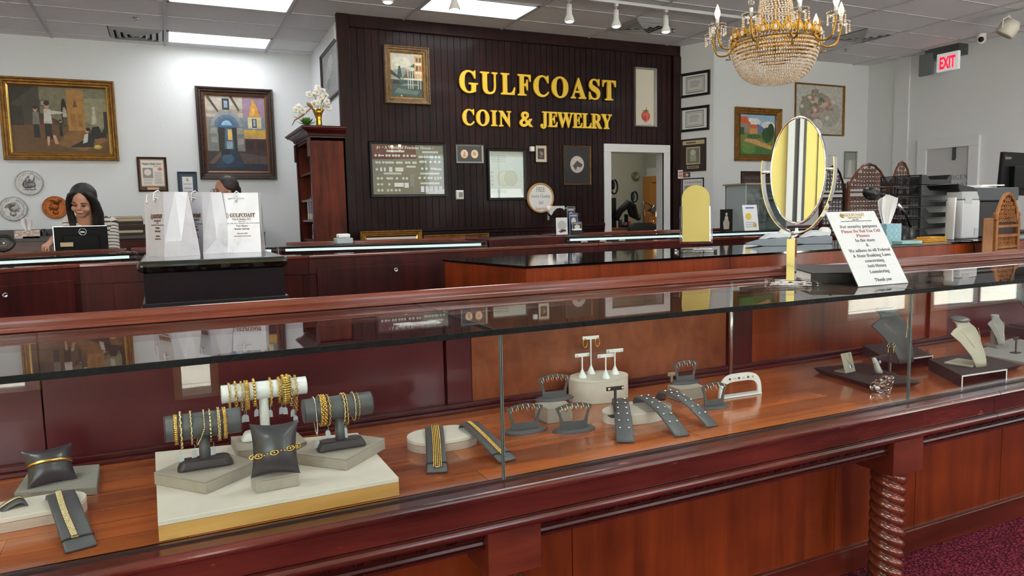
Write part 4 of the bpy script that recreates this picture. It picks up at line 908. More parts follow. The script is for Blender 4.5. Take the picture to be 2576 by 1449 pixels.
def face_parts(H, par, k=1.0, lips='#8e4a44', brow='#1c1210'):
    b = B(); b.s = True; b.M = H @ Matrix.Scale(k, 4)
    for s_ in (-1, 1): b.sph((.031 * s_, -.083, .103), .0125, 10, 6, (1.25, .45, .6))
    b.out('eyelids', mat('eye_shadow', '#4a2c26', .5), par)
    b = B(); b.s = True; b.M = H @ Matrix.Scale(k, 4)
    for s_ in (-1, 1): b.tube([(.014 * s_, -.09, .124), (.034 * s_, -.089, .13), (.054 * s_, -.076, .122)], [.003, .0038, .002], 5)
    b.out('eyebrows', mat('brow_' + brow[1:], brow, .8), par)
    b = B(); b.s = True; b.M = H @ Matrix.Scale(k, 4); b.sph((0, -.0875, .0455), .0105, 12, 6, (1.7, .5, .45)); b.out('lips', mat('lips_' + lips[1:], lips, .4), par)
def hand(b, c, R_, k=1.0, sgn=1):
    """c wrist, R_ frame: fingers along +x, palm facing -z"""
    M0 = T(c) @ R_ @ Matrix.Scale(k, 4); b.M = M0
    b.sph((.045, 0, 0), .045, 10, 8, (1.05, .85, .32)); b.tube([(-.03, 0, 0), (.03, 0, 0)], [.026, .03], 10)
    for i, (y, l, sp) in enumerate(((.030, .072, .10), (.011, .082, .03), (-.009, .076, -.04), (-.028, .06, -.12))):
        p0 = Vector((.078, y, .002)); d = Vector((1, sp * 1.3, 0)).normalized()
        p1 = p0 + d * l * .45 + Vector((0, 0, .006)); p2 = p1 + d * l * .3 + Vector((0, 0, -.016)); p3 = p2 + d * l * .2 + Vector((0, 0, -.018))
        b.tube([p0 - d * .02, p0, p1, p2, p3], [.0095, .0095, .0085, .0078, .006], 8)
    b.tube([(.02, .03 * sgn, -.004), (.045, .052 * sgn, -.01), (.07, .064 * sgn, -.016), (.085, .066 * sgn, -.022)], [.012, .0115, .0095, .007], 8)
    b.M = Matrix()
# seated woman
YWm = YM + .42
hc = P(210, 543, 1, YWm)                       # chin
sx0, sz0 = hc.x + .01, hc.z - .10
W0 = Vector((hc.x + .055, YWm + .12, 0))
t = thing('person', 'woman with long dark hair in a striped cardigan looking down at a monitor', 'person', W0)
H_ = T((hc.x, YWm, hc.z + .005)) @ RZ(-.22) @ RX(.32) @ RY(.10)
b = B(); b.s = True; head_shapes(b, H_, 1.12); b.M = Matrix()
neck = Vector((hc.x + .02, YWm + .05, hc.z - .08)); pel = Vector((W0.x, W0.y + .12, .52))
zs = P(225, 575, 1, YWm)[2] + .02
b.tube([neck + Vector((0, 0, .03)), neck + Vector((.01, .02, -.06)), Vector((W0.x, W0.y, zs - .02)), Vector((W0.x, W0.y + .01, zs - .22)), Vector((W0.x, W0.y + .06, zs - .36)), pel], [.055, .075, .15, .14, .12, .15], 18, flat=.72)
sl, sr = Vector((P(176, 560, 1, YWm).x, W0.y - .01, zs + .01)), Vector((P(272, 560, 1, YWm).x, W0.y, zs - .0))
b.tube([sl, Vector((W0.x, W0.y, zs + .02)), sr], [.06, .085, .06], 12)
el = Vector((P(140, 610, 1, YWm - .05).x, YWm - .02, .80)); wl = P(132, 608, 1, YM + .10) 
wl = Vector((P(137, 600, 1, YM + .12).x, YM + .12, P(137, 600, 1, YM + .12)[2]))
er = Vector((P(282, 632, 1, YWm).x, YWm + .0, .80)); wr = Vector((mr.x - .1, YM + .16, .80))
el = Vector((sl.x - .05, YWm + .02, .86)) 
b.tube([sl, (sl + el) / 2, el, wl], [.05, .046, .038, .026], 12); b.tube([sr, (sr + er) / 2, er, wr], [.05, .046, .038, .026], 12)
hand(b, wl, RZ(-2.25) @ RY(.62), 1.0, 1); hand(b, wr, RZ(PI + .4) @ RY(.2), 1.0, -1)
for s_ in (-1, 1): b.tube([pel + Vector((.08 * s_, 0, 0)), pel + Vector((.1 * s_, -.30, .0)), pel + Vector((.1 * s_, -.26, -.44)), pel + Vector((.1 * s_, -.36, -.49))], [.085, .062, .045, .035], 12)
o = b.out('body', skinm, t); remesh(o, .006, 3)
face_parts(H_, t, 1.12)
b = B(); b.s = True                                            # hair
b.M = H_ @ Matrix.Scale(1.12, 4); b.sph((0, .034, .148), .104, 18, 14, (.92, 1.0, .98)); b.M = Matrix()
hd = lambda x, y, z: H_ @ Vector((x * 1.12, y * 1.12, z * 1.12))
b.tube([hd(.03, -.052, .205), hd(.075, -.045, .175), hd(.096, -.015, .11), hd(.104, .005, .02), hd(.1, .0, -.12), hd(.11, -.03, -.24)], [.016, .024, .034, .046, .05, .02], 10)
b.tube([hd(-.03, -.055, .207), hd(-.07, -.05, .175), hd(-.09, -.025, .11), hd(-.092, -.005, .04), hd(-.075, -.01, -.06), hd(-.06, -.06, -.17)], [.014, .02, .026, .03, .032, .015], 10)
b.tube([hd(0, .09, .18), hd(0, .13, .05), hd(.02, .12, -.1), hd(.03, .1, -.24)], [.07, .09, .09, .05], 12)
o = b.out('hair', hairm, t); remesh(o, .006, 14)
b = B(); b.s = True                                            # black top
b.tube([Vector((W0.x, W0.y - .004, zs - .02)), Vector((W0.x, W0.y - .004, zs - .12)), Vector((W0.x, W0.y, zs - .22)), Vector((W0.x, W0.y + .05, zs - .36)), pel], [.158, .156, .152, .135, .16], 20, flat=.78)
b.out('black_top', mat('black_knit', '#0b0a0c', .8), t)
cloth = mat('striped_knit', '#ffffff', .85, vcol=True)
def sleeve(pts, rs, n, period=4):
    P_ = [Vector(p) for p in pts]; seg = [(P_[i + 1] - P_[i]).length for i in range(len(P_) - 1)]; tot = sum(seg); m = int(tot / .0075); out, rr_ = [], []
    for i in range(m + 1):
        d = tot * i / m; k = 0
        while k < len(seg) - 1 and d > seg[k]: d -= seg[k]; k += 1
        f = min(1, d / seg[k]); out.append(P_[k].lerp(P_[k + 1], f)); rr_.append(rs[k] + (rs[k + 1] - rs[k]) * f)
    bb = B(); bb.s = True; bb.tube(out, rr_, n, cap=False)
    nf = n
    for i in range(len(bb.f)): bb.c[i] = hx('#2a2b2f') if (i // nf) % period == 0 else hx('#cfc9be')
    return bb
cg = thing('x', None, None); bpy.data.objects.remove(cg)
def mid_(a, c_, f=.5): return a.lerp(c_, f)
s1 = sleeve([Vector((W0.x - .06, W0.y, zs + .075)), sl + Vector((-.0, 0, .02)), mid_(sl, el), el + Vector((-.01, 0, 0)), mid_(el, wl, .92)], [.03, .072, .066, .056, .042], 16)
c_ = s1.out('cardigan_sleeve', cloth, t)
s1 = sleeve([Vector((W0.x + .06, W0.y, zs + .075)), sr + Vector((0, 0, .02)), mid_(sr, er), er, mid_(er, wr, .92)], [.03, .074, .068, .058, .042], 16)
s1.out('cardigan_sleeve', cloth, t)
b = B(); b.s = True                                            # open cardigan body: shell round the back and sides
def card(u, v):
    a = PI * (-.36 + 1.72 * u); z = zs + .08 - .5 * v; w = .175 + .01 * v - .05 * max(0, .12 - v) * 8; k = .13
    return (W0.x + w * math.cos(a), W0.y + k * 1.1 * math.sin(a) + .02 * v, z)
b.grid(card, 28, 40)
for i in range(len(b.f)): b.c[i] = hx('#2a2b2f') if (i // 28) % 3 == 0 else hx('#cfc9be')
b.out('cardigan', cloth, t, solid=.008)
# man with glasses behind the bags, facing left
YMn = f2.y + 1.25
mc_ = P(571, 492, 1, YMn)
t = thing('person', 'man with short dark hair and glasses facing left, mostly behind the white bags', 'person', (mc_.x, YMn, 0))
H_ = T((mc_.x - .02, YMn, mc_.z - .075)) @ RZ(-PI / 2 + .35)
b = B(); b.s = True; head_shapes(b, H_, 1.05); b.M = Matrix(); nk = Vector((mc_.x, YMn, mc_.z - .13)); pel = Vector((mc_.x + .03, YMn + .02, .52))
b.tube([nk, nk + Vector((0, 0, -.07)), nk + Vector((0, 0, -.2)), (nk + pel) / 2, pel], [.06, .1, .18, .17, .17], 16)
for s_ in (-1, 1):
    sh = nk + Vector((.05, .2 * s_, -.15)); b.tube([nk + Vector((0, 0, -.12)), sh, sh + Vector((-.05, .02 * s_, -.28)), sh + Vector((-.28, 0, -.32))], [.08, .06, .045, .03], 10)
    hand(b, sh + Vector((-.30, 0, -.32)), RZ(PI), 1.05, s_)
    b.tube([pel + Vector((0, .09 * s_, 0)), pel + Vector((-.42, .1 * s_, 0)), pel + Vector((-.42, .1 * s_, -.44)), pel + Vector((-.55, .1 * s_, -.48))], [.09, .07, .05, .04], 12)
o = b.out('body', mat('skin_ruddy', '#9c6a56', .5), t); remesh(o, .007, 3)
face_parts(H_, t, 1.05, '#84483e', '#2a201c')
b = B(); b.s = True; b.M = H_ @ Matrix.Scale(1.05, 4); b.sph((0, .035, .155), .098, 18, 12, (.92, 1.0, .95)); b.tube([(0, .1, .14), (0, .11, .06), (0, .085, .02)], [.05, .045, .03], 10)
o = b.out('hair', mat('brown_hair', '#231915', .5, bump=.5, bscale=90), t); remesh(o, .007, 1)
b = B(); b.s = True; b.M = H_ @ Matrix.Scale(1.05, 4)
for s_ in (-1, 1): b.torus((.034 * s_, -.1, .102), .021, .002, 16, 5, axis='y'); b.tube([(.055 * s_, -.098, .106), (.08 * s_, .01, .108)], .002, 5)
b.tube([(-.012, -.1, .106), (.012, -.1, .106)], .002, 5); b.out('glasses', steel, t)
b = B(); b.s = True; b.tube([nk + Vector((0, 0, -.05)), nk + Vector((0, 0, -.1)), nk + Vector((0, 0, -.2)), (nk + pel) / 2, pel], [.075, .15, .2, .185, .185], 18)
for s_ in (-1, 1):
    sh = nk + Vector((.05, .2 * s_, -.15)); b.tube([nk + Vector((0, 0, -.12)), sh, sh + Vector((-.05, .02 * s_, -.28)), sh + Vector((-.20, .01 * s_, -.31))], [.1, .078, .062, .05], 14)
b.out('grey_shirt', mat('grey_cloth', '#3a3d42', .9), t)
# ---------------------------------------------------------------- bookcase and orchid
bx0, bx1, by0, by1 = XD0 - .43, XD0 - .065, 7.98, 8.9
bz = P(800, 346, 1, by0)[2]
t = thing('bookcase', 'tall dark red bookcase with carved crown, open towards the left, beside the dark wall', 'bookcase', ((bx0 + bx1) / 2, (by0 + by1) / 2, 0))
bkw = wood('bookcase_wood', '#2a100b', '#6b2d1c', .45, (7, 7, .6), 0, spec=.15)
b = B(); b.box(bx0, by0, 0, bx1, by0 + .03, bz); b.box(bx0, by1 - .03, 0, bx1, by1, bz); b.box(bx1 - .02, by0, 0, bx1, by1, bz); b.box(bx0, by0, bz - .03, bx1, by1, bz); b.out('carcass', bkw, t)
sz_ = [dz(765, 605, by0 + .4), dz(765, 556, by0 + .4), dz(765, 505, by0 + .4), dz(765, 438, by0 + .4)]
for z in [.1, .55] + sz_: b = B(); b.box(bx0 + .01, by0 + .031, z - .012, bx1 - .021, by1 - .031, z + .012); b.out('shelf', mahog, t)
for y in (by0, by1 - .05): b = B(); b.box(bx0 - .012, y, 0, bx0, y + .05, bz); b.cbox((bx0 - .02, y + .025, bz - .1), (.025, .06, .2)); b.out('stile', mahog, t, bevel=.004)
def rr_(e, z): return [(bx0 - e, by0 - e, z), (bx1 + .0, by0 - e, z), (bx1 + .0, by1 + e, z), (bx0 - e, by1 + e, z)]
ct = P(790, 318, 1, by0)[2]; hh = ct - bz
b = B(); b.loft([rr_(e, bz + hh * f) for e, f in ((.0, 0), (.012, 0), (.012, .12), (.025, .16), (.03, .35), (.06, .55), (.09, .65), (.095, .75), (.11, .8), (.11, .92), (.10, 1.0))]); b.out('crown_moulding', mahog, t)
# things on its shelves
sh_ = sz_[::-1]
def bk(y, w, h, z, col, label, nm='book', cat='book', d_=.2):
    b = B(); b.box(bx0 + .02, y, z + .0125, bx0 + .02 + d_, y + w, z + .0125 + h); o = thing(nm, label, cat, (bx0 + .1, y, z), 'books on the bookcase shelves'); b.out('cover', mat('book_' + col[1:], col, .4), o)
    b = B(); b.box(bx0 + .018, y + .004, z + .02, bx0 + .02, y + w - .004, z + .01 + h * .3); b.out('spine_label', mat('label_cream', '#c9c4b4', .6), o)
for y, w, h, col, lb_ in ((.10, .05, .23, '#3f78a8', 'sky blue book on the lowest visible bookcase shelf'), (.16, .05, .24, '#4a92c0', 'light blue book with a scene on its cover in the bookcase'), (.22, .04, .22, '#2a5f96', 'deep blue book in the bookcase, left of the red one'), (.28, .04, .25, '#6a1e24', 'dark red book in the bookcase'), (.33, .05, .23, '#8a8f98', 'grey book next to the dark red book'), (.40, .05, .24, '#15284a', 'navy book in the bookcase'), (.47, .04, .21, '#b8b4a8', 'cream book in the bookcase')):
    bk(by0 + y, w, h, sz_[1], col, lb_)
for y, w, h, col, lb_ in ((.1, .04, .16, '#2c2a2e', 'black book on the bookcase bottom visible shelf'), (.15, .05, .18, '#4c5568', 'slate book on the bookcase bottom visible shelf'), (.22, .05, .17, '#7d7f86', 'light grey book on the bookcase bottom visible shelf')):
    bk(by0 + y, w, h, sz_[0] - .0, col, lb_) if sz_[0] + .2 < sz_[1] else None
for y, h, r_, col, lb_ in ((.14, .2, .03, '#b9b6ae', 'white bottle on the upper bookcase shelf'), (.25, .24, .035, '#55402a', 'brown bottle on the upper bookcase shelf'), (.36, .18, .04, '#8f9498', 'grey jar on the upper bookcase shelf')):
    b = B(); b.s = True; b.lathe([(r_, 0), (r_, h * .6), (r_ * .4, h * .75), (r_ * .4, h), (.001, h)], 14, (bx0 + .1, by0 + y, sz_[3] + .0125)); tag(b.out('bottle', mat('bottle_' + col[1:], col, .3)), lb_, 'bottle', 'bottles in the bookcase')
b = B(); b.cbox((bx0 + .12, by0 + .25, sz_[2] + .045), (.14, .2, .06)); tag(b.out('small_box', whs, bevel=.01), 'small white box on the middle bookcase shelf', 'box')
# flower arrangement
vc = P(803, 317, 1, by0 + .18); vc.z = ct
t = thing('flower_vase', 'gold vase of white orchids, twigs and a green plant on the bookcase', 'vase', vc)
vh = P(803, 276, 1, vc.y)[2] - ct
b = B(); b.s = True; b.lathe([(.03, 0), (.035, .01), (.03, vh * .5), (.04, vh * .8), (.065, vh), (.06, vh), (.035, vh * .8), (.001, vh * .75)], 20, vc); b.out('vase', mat('gold_glass', '#b98a2e', .15, .8), t)
fl = mat('orchid_white', '#e4e4e0', .6); yc = mat('orchid_centre', '#c9a83a', .6); rr = random.Random(11)
def pxz(px, py, y): return P(px, py, 1, y)
b = B(); b.s = True
fls = [(px_, py_, vc.y + rr.uniform(-.06, .06)) for px_, py_ in ((800, 222), (812, 230), (790, 240), (778, 238), (806, 245), (818, 240), (822, 256), (800, 258), (812, 266), (790, 262), (752, 270), (762, 278), (745, 276), (756, 284), (828, 270), (798, 232))]
cen = B(); cen.s = True
for px_, py_, y in fls:
    c = pxz(px_, py_, y); a0 = rr.uniform(0, 6)
    for q in range(5):
        a = a0 + q * 1.257; b.sph((c.x + .022 * math.cos(a), c.y, c.z + .022 * math.sin(a)), .021, 8, 6, (1, .35, .9))
    cen.sph((c.x, c.y - .01, c.z), .008, 6, 4)
b.out('orchid_blooms', fl, t); cen.out('orchid_centres', yc, t)
b = B(); b.s = True; top = Vector((vc.x, vc.y, vc.z + vh * .7))
for px_, py_ in ((800, 222), (822, 240), (790, 240), (752, 272), (828, 270)):
    c = pxz(px_, py_, vc.y); m_ = (top + c) / 2 + Vector((0, 0, .06)); b.tube([top, m_, c], .003, 5)
b.out('stems', mat('stem_green', '#5a7038', .6), t)
b = B(); b.s = True; s0 = pxz(798, 300, vc.y)
b.tube([s0, pxz(785, 270, vc.y), pxz(762, 290, vc.y), pxz(742, 302, vc.y), pxz(734, 316, vc.y)], [.012, .014, .012, .008, .003], 6); b.tube([pxz(762, 290, vc.y), pxz(750, 298, vc.y + .05), pxz(738, 292, vc.y)], [.008, .006, .002], 6); b.tube([pxz(785, 270, vc.y), pxz(776, 262, vc.y), pxz(772, 258, vc.y)], [.013, .02, .01], 6)
b.out('driftwood', mat('driftwood', '#8a6440', .8, var=.3), t)
b = B(); b.s = False; gc = pxz(772, 316, vc.y - .05); gc.z = ct
for q in range(46):
    a = q * 2.4; e = .25 + 1.2 * (q / 46); l = .13 - .04 * q / 46; d = Vector((math.cos(a) * math.cos(e), math.sin(a) * math.cos(e), math.sin(e))); s_ = d.cross(Vector((0, 0, 1))).normalized() * .016
    p0 = gc + Vector((0, 0, .02)); pm = p0 + d * l * .6; pe = p0 + d * l
    b.add([p0 - s_ * .4, p0 + s_ * .4, pm + s_, pe, pm - s_], [(0, 1, 2, 3, 4)])
b.out('succulent', mat('succulent_green', '#4b7a35', .5, var=.3), t)
# leaning gilt frames behind the far case
YL = YD - .42
b = B(); b.box(XD0 + .03, YL - .1, 0, P(1240, 600, 1, YL).x + .1, YD - .05, .5); tag(b.out('low_cabinet', mahog), 'low dark cabinet against the dark wall carrying the leaning gilt frames', 'cabinet')
for (x0, x1, yt_, lbl, lin, base, art) in ((908, 1064, 580, 'gilt framed painting with plain blue sky leaning behind the far glass case', '#d8d5cc', '#4f8fb4', []), (1067, 1232, 589, 'gilt framed pale picture leaning behind the far glass case, right of the blue one', '#c9a96a', '#b5b09a', [])):
    a, c = P(x0, 600, 1, YL), P(x1, 600, 1, YL); zt_ = P((x0 + x1) / 2, yt_, 1, YL)[2]
    pic('leaning_painting', lbl, 'painting', None, 0, .055, gilt, art, base, M=T((a.x, YL, .502)) @ RX(-.08), W=c.x - a.x, H=zt_ - .502, matw=.03, matc=lin, liner=.015, linm=gold, depth=.03)
# receipt printer on the far case
c = P(864, 616, 2, ZF); c = Vector((P(864, 612, 1, f2.y + .15).x, f2.y + .15, ZF + .001))
t = thing('receipt_printer', 'small grey and white receipt printer standing on the far glass case', 'printer', c)
b = B(); b.M = T(c); b.box(-.07, -.07, 0, .07, .07, .05); b.out('body', mat('light_grey_plastic', '#9fa9ae', .4), t, bevel=.01)
b = B(); b.M = T(c); b.box(-.05, -.06, .05, .05, .05, .085); b.out('paper_cover', whs, t, bevel=.012)
# acrylic literature holder and card box on the far counter
c = Vector((P(1405, 592, 1, f4.y + .2).x, f4.y + .2, ZF + .011)); k = (P(1452, 592, 1, c.y).x - P(1378, 592, 1, c.y).x)
t = thing('brochure_holder', 'clear acrylic literature holder with coin brochures on the far counter', 'brochure holder', c)
hh = P(1400, 518, 1, c.y)[2] - c.z; x0 = P(1378, 592, 1, c.y).x - c.x; x1 = x0 + k
b = B(); b.M = T(c); b.box(x0, .0, 0, x0 + k * .95, .004, hh); b.box(x0, -.1, 0, x0 + k, .004, .004); b.box(x0 + k * .7, -.05, 0, x0 + k, -.046, hh * .75); b.out('holder', ACR, t)
for (u0, u1, z1, dy, base, nm) in ((.22, .6, .58, -.04, '#cfcfd2', 'silver coin leaflet'), (.66, .92, .95, -.01, '#23242a', 'dark leaflet'), (.64, .92, .72, -.06, '#2f3a6a', 'blue leaflet with gold coins'), (.68, 1.0, .42, -.09, '#2b2a33', 'dark blue leaflet at the front')):
    art = [('#b9b6aa', circ(.5, .6, .3, .2)), ('#d4af3a', circ(.5, .3, .25, .16)), ('#8f8f90', rect(.1, .85, .9, .93))] if base != '#cfcfd2' else [('#a9a8a2', circ(.5, .55, .4, .28)), ('#2f2c2e', [(.3, .1), (.9, .2), (.8, .3), (.4, .3)]), ('#a03838', circ(.3, .2, .1, .05))]
    pic('leaflet', nm + ' in the acrylic holder on the far counter', 'leaflet', None, 0, .001, whs, art, base, M=T((c.x + x0 + k * u0, c.y + dy, c.z + .006)) @ RX(-.05), W=k * (u1 - u0), H=hh * z1, depth=.003, flat=True, prof=[(0, 0), (0, .003), (.001, .003)], group='leaflets in the acrylic holder')
c2 = Vector((P(1452, 592, 1, f4.y + .1).x, f4.y + .1, ZF + .011)); t = thing('card_box', 'small black box of white business cards beside the acrylic holder', 'card box', c2)
b = B(); b.M = T(c2); b.box(-.05, -.02, 0, .05, .04, .045); b.out('box', blk, t, bevel=.004); b = B(); b.M = T(c2); b.box(-.042, -.012, .045, .042, .03, .06); b.out('cards', paper, t)
# ---------------------------------------------------------------- things on the cherry counter
ZB = ZT + .0005
on = lambda px, py: Vector(P(px, py, 2, ZB))
# small acrylic mirror
c = on(1750, 634); a = on(1697, 636); e = on(1803, 633); wv = (e - a).xy.length
t = thing('table_mirror', 'small arched mirror in a clear acrylic stand on the cherry counter', 'mirror', c)
F = T(c) @ RZ(math.radians(-29.7))
b = B(); b.M = F; b.box(-.115, -.07, 0, .115, .07, .016); b.out('base', crystal('thick_acrylic', 1.3), t, bevel=.003)
mz = P(1765, 607, 1, c.y)[2] - c.z; mt_ = P(1760, 465, 1, c.y)[2] - c.z; mid_z = P(1760, 540, 1, c.y)[2] - c.z
b = B(); b.M = F; b.box(-.02, -.01, .016, -.008, .012, mz + .03); b.box(.008, -.01, .016, .02, .012, mz + .03); b.out('post', ACR, t)
b = B(); b.M = F @ T((0, -.012, mz)) @ RX(-.07); w_ = .082
for s_ in (-1, 1): b.box(s_ * (w_ + .012), -.016, 0, s_ * w_, .012, mid_z - mz + .05)
b.box(-w_ - .012, -.016, -.01, w_ + .012, .012, 0); b.out('acrylic_channel', crystal('thick_acrylic'), t)
b = B(); b.M = F @ T((0, -.012, mz)) @ RX(-.07); hh = mt_ - mz
out_ = [(-w_, 0), (w_, 0), (w_, hh - .08)] + [(w_ * math.cos(q * PI / 16), hh - .08 + .08 * math.sin(q * PI / 16)) for q in range(1, 16)] + [(-w_, hh - .08)]
b.loft([[(x, y_, z) for x, z in out_] for y_ in (-.004, .003)]); b.out('mirror_face', mat('mirror', '#dfe3df', .01, 1), t)
# phones / card terminals
for i, (px, py, lb_) in enumerate(((1958, 619, 'grey and white card terminal on the counter, left of the big mirror post'), (2060, 614, 'grey and white card terminal right of the big mirror post, half behind the sign'))):
    c = on(px, py) + Vector((0, .08, 0)); t = thing('card_terminal', lb_, 'card terminal', c, 'card terminals on the cherry counter'); F = T(c) @ RZ(-.5)
    b = B(); b.M = F; b.loft([[(-.15, -.05, .012), (-.15, .05, .012), (-.15, .05, .018), (-.15, -.05, .018)], [(-.05, -.055, 0), (-.05, .055, 0), (-.05, .055, .045), (-.05, -.055, .045)], [(.1, -.055, 0), (.1, .055, 0), (.1, .055, .06), (.1, -.055, .06)], [(.14, -.04, .005), (.14, .04, .005), (.14, .04, .05), (.14, -.04, .05)]]); b.out('terminal_body', mat('slate_plastic', '#7c8690', .4), t, bevel=.004)
    b = B(); b.M = F; b.loft([[(-.06, -.045, .045), (-.06, .045, .045), (-.06, .045, .046), (-.06, -.045, .046)], [(0, -.05, .055), (0, .05, .055), (0, .05, .085), (0, -.05, .085)], [(.12, -.045, .055), (.12, .045, .055), (.12, .045, .08), (.12, -.045, .08)]]); b.out('white_cover', mat('pale_plastic', '#cfd5da', .35), t, bevel=.006)
    b = B(); b.M = F @ T((.1, 0, .08)) @ RX(PI / 2); b.s = True; b.lathe([(.001, -.03), (.034, -.03), (.034, .03), (.001, .03)], 18); b.out('paper_roll', paper, t)
# tissue box in blue circles
c = on(2238, 612) + Vector((.04, .06, 0)); hb = .13
t = thing('tissue_box', 'cube tissue box with blue circles pattern on the cherry counter', 'tissue box', c)
F = T(c) @ RZ(-.1); b = B(); b.M = F; b.box(-.065, -.065, 0, .065, .065, hb); b.out('carton', mat('pale_blue_card', '#9fb9bd', .6), t)
b = B(); b.M = F; b.s = False
for sd_ in range(2):
    for i in range(3):
        for j in range(3):
            for q, (r_, cc) in enumerate(((.02, '#3f7f93'), (.0165, '#8fc3cf'), (.009, '#3f7f93'), (.005, '#a9d3da'))):
                x, z = -.043 + .043 * i, .022 + .043 * j; b.col = hx(cc)
                b.add([((x + r_ * math.cos(w), -.0655 - .0002 * q, z + r_ * math.sin(w)) if sd_ == 0 else (-.0655 - .0002 * q, -(x + r_ * math.cos(w)), z + r_ * math.sin(w))) for w in [2 * PI * k / 14 for k in range(14)]], [tuple(range(14))])
b.out('circle_print', printed, t)
tissue(c + Vector((0, 0, hb)), .2, .17, t, 3)
# stack of paper trays, six trays, corner towards the camera
n0, nl, nr = on(2312, 604), on(2234, 599), on(2402, 601)
W_ = .33; D_ = .33; x0, y0 = n0.x, n0.y; hT = (P(2318, 437, 1, y0)[2] - ZB) / 6
trm = mat('smoke_black_plastic', '#121315', .25); trc = mat('tray_shadow', '#08090a', .6)
mg = mat('magenta_card', '#a82a5c', .6)
for k in range(6):
    z = ZB + hT * k
    t = thing('paper_tray', ['black wire-sided paper tray, lowest of the six stacked', 'black paper tray with magenta card, second from the bottom', 'black paper tray with magenta card edge, third from the bottom', 'black paper tray, fourth from the bottom of the stack', 'black paper tray, second from the top of the stack', 'empty black paper tray on top of the stack of six'][k], 'paper tray', (x0 + W_ / 2, y0 + D_ / 2, z), 'stacked black paper trays')
    b = B(); b.box(x0, y0, z + .004, x0 + W_, y0 + D_, z + .008)
    # ribbed side wall
    for q in range(16): yy = y0 + .012 + .0115 * q; b.box(x0, yy, z + .008, x0 + .003, yy + .0045, z + hT * .86)
    b.box(x0, y0, z + .008, x0 + .004, y0 + .012, z + hT * .9); b.box(x0, y0 + .20, z + .008, x0 + .004, y0 + .215, z + hT * .9); b.box(x0, y0 + D_ - .012, z + .008, x0 + .004, y0 + D_, z + hT * .9)
    b.box(x0, y0, z + hT * .84, x0 + .005, y0 + D_, z + hT * .93); b.box(x0, y0 + .215, z + .008, x0 + .004, y0 + D_ - .012, z + .025)
    for q in range(22): xx = x0 + .012 + q * (W_ - .024) / 22; b.box(xx, y0 + D_ - .004, z + .008, xx + .005, y0 + D_, z + hT * .86)
    b.box(x0 + W_ - .004, y0, z + .008, x0 + W_, y0 + D_, z + hT * .93)
    b.out('tray_body', trm, t)
    b = B(); b.loft([[(x0, yy, z + .004), (x0 + W_, yy, z + .004), (x0 + W_, yy, z + hT * .9), (x0 + W_ * .95, yy, z + hT * .9), (x0 + W_ * .84, yy, z + hT * .48), (x0 + W_ * .28, yy, z + hT * .48), (x0 + W_ * .16, yy, z + hT * .9), (x0, yy, z + hT * .9)] for yy in (y0 - .004, y0)]); b.out('front_lip', trm, t)
    if k < 4:
        b = B(); b.box(x0 + .02, y0 + .03, z + .009, x0 + W_ - .03, y0 + D_ - .03, z + .018); b.out('papers', paper, t)
    if k in (1, 2): b = B(); b.box(x0 + .006, y0 + .22, z + .03, x0 + .02, y0 + D_ - .02, z + .052); b.out('magenta_card', mg, t)
# gooseneck lamp
c = on(2283, 606)
t = thing('gooseneck_lamp', 'black gooseneck desk lamp with oval head in front of the paper trays', 'desk lamp', c)
b = B(); b.s = True; b.lathe([(.065, 0), (.068, .012), (.05, .016), (.05, .09), (.046, .095), (.001, .095)], 24, c); b.out('base', blk, t)
g = [P(2292, 578, 1, c.y), P(2283, 548, 1, c.y), P(2268, 525, 1, c.y), P(2250, 505, 1, c.y), P(2232, 493, 1, c.y), P(2213, 487, 1, c.y)]
b = B(); b.s = True; b.tube([c + Vector((.03, 0, .09))] + g, .009, 8); b.out('gooseneck', blk, t)
b = B(); b.s = True; b.tube([g[3] * .6 + g[2] * .4, g[2] * .6 + g[1] * .4], .014, 10); b.out('metal_collar', steel, t)
b = B(); b.s = True; h_ = P(2192, 486, 1, c.y); b.M = T(h_) @ RY(.25) @ Matrix.Diagonal((1.15, .8, .75, 1)); b.sph((0, 0, 0), .06, 18, 12); b.out('lamp_head', blk, t)
b = B(); b.s = True; q0 = c + Vector((.06, -.05, .01)); b.tube([q0, q0 + Vector((.05, -.06, -.003)), (q0.x + .12, yf - .012, ZT + .005), (q0.x + .14, yf - .014, ZT - .05), (q0.x + .15, yf - .014, ZT - .3), (q0.x + .15, yf - .014, .3)], .004, 6)
b.out('power_cord', blk, t)
# envelopes
c = on(2318, 607); z = ZB
t = thing('envelope_stack', 'stack of yellow padded envelopes before the paper trays', 'envelopes', c)
for i in range(3): b = B(); b.cbox((c.x + .012 * i - .02, c.y - .07, z + .006 + .011 * i), (.22 - .02 * i, .10, .009), .06 * i - .05); b.out('envelope', mat('kraft_yellow', '#c08a2c', .7), t)
c = on(2250, 613); b = B(); b.cbox((c.x, c.y - .09, ZB + .012), (.16, .09, .022), -.2); t = tag(b.out('small_case', mat('teal_case', '#7fa6a2', .4), bevel=.004), 'small teal and grey case lying before the tissue box', 'case')
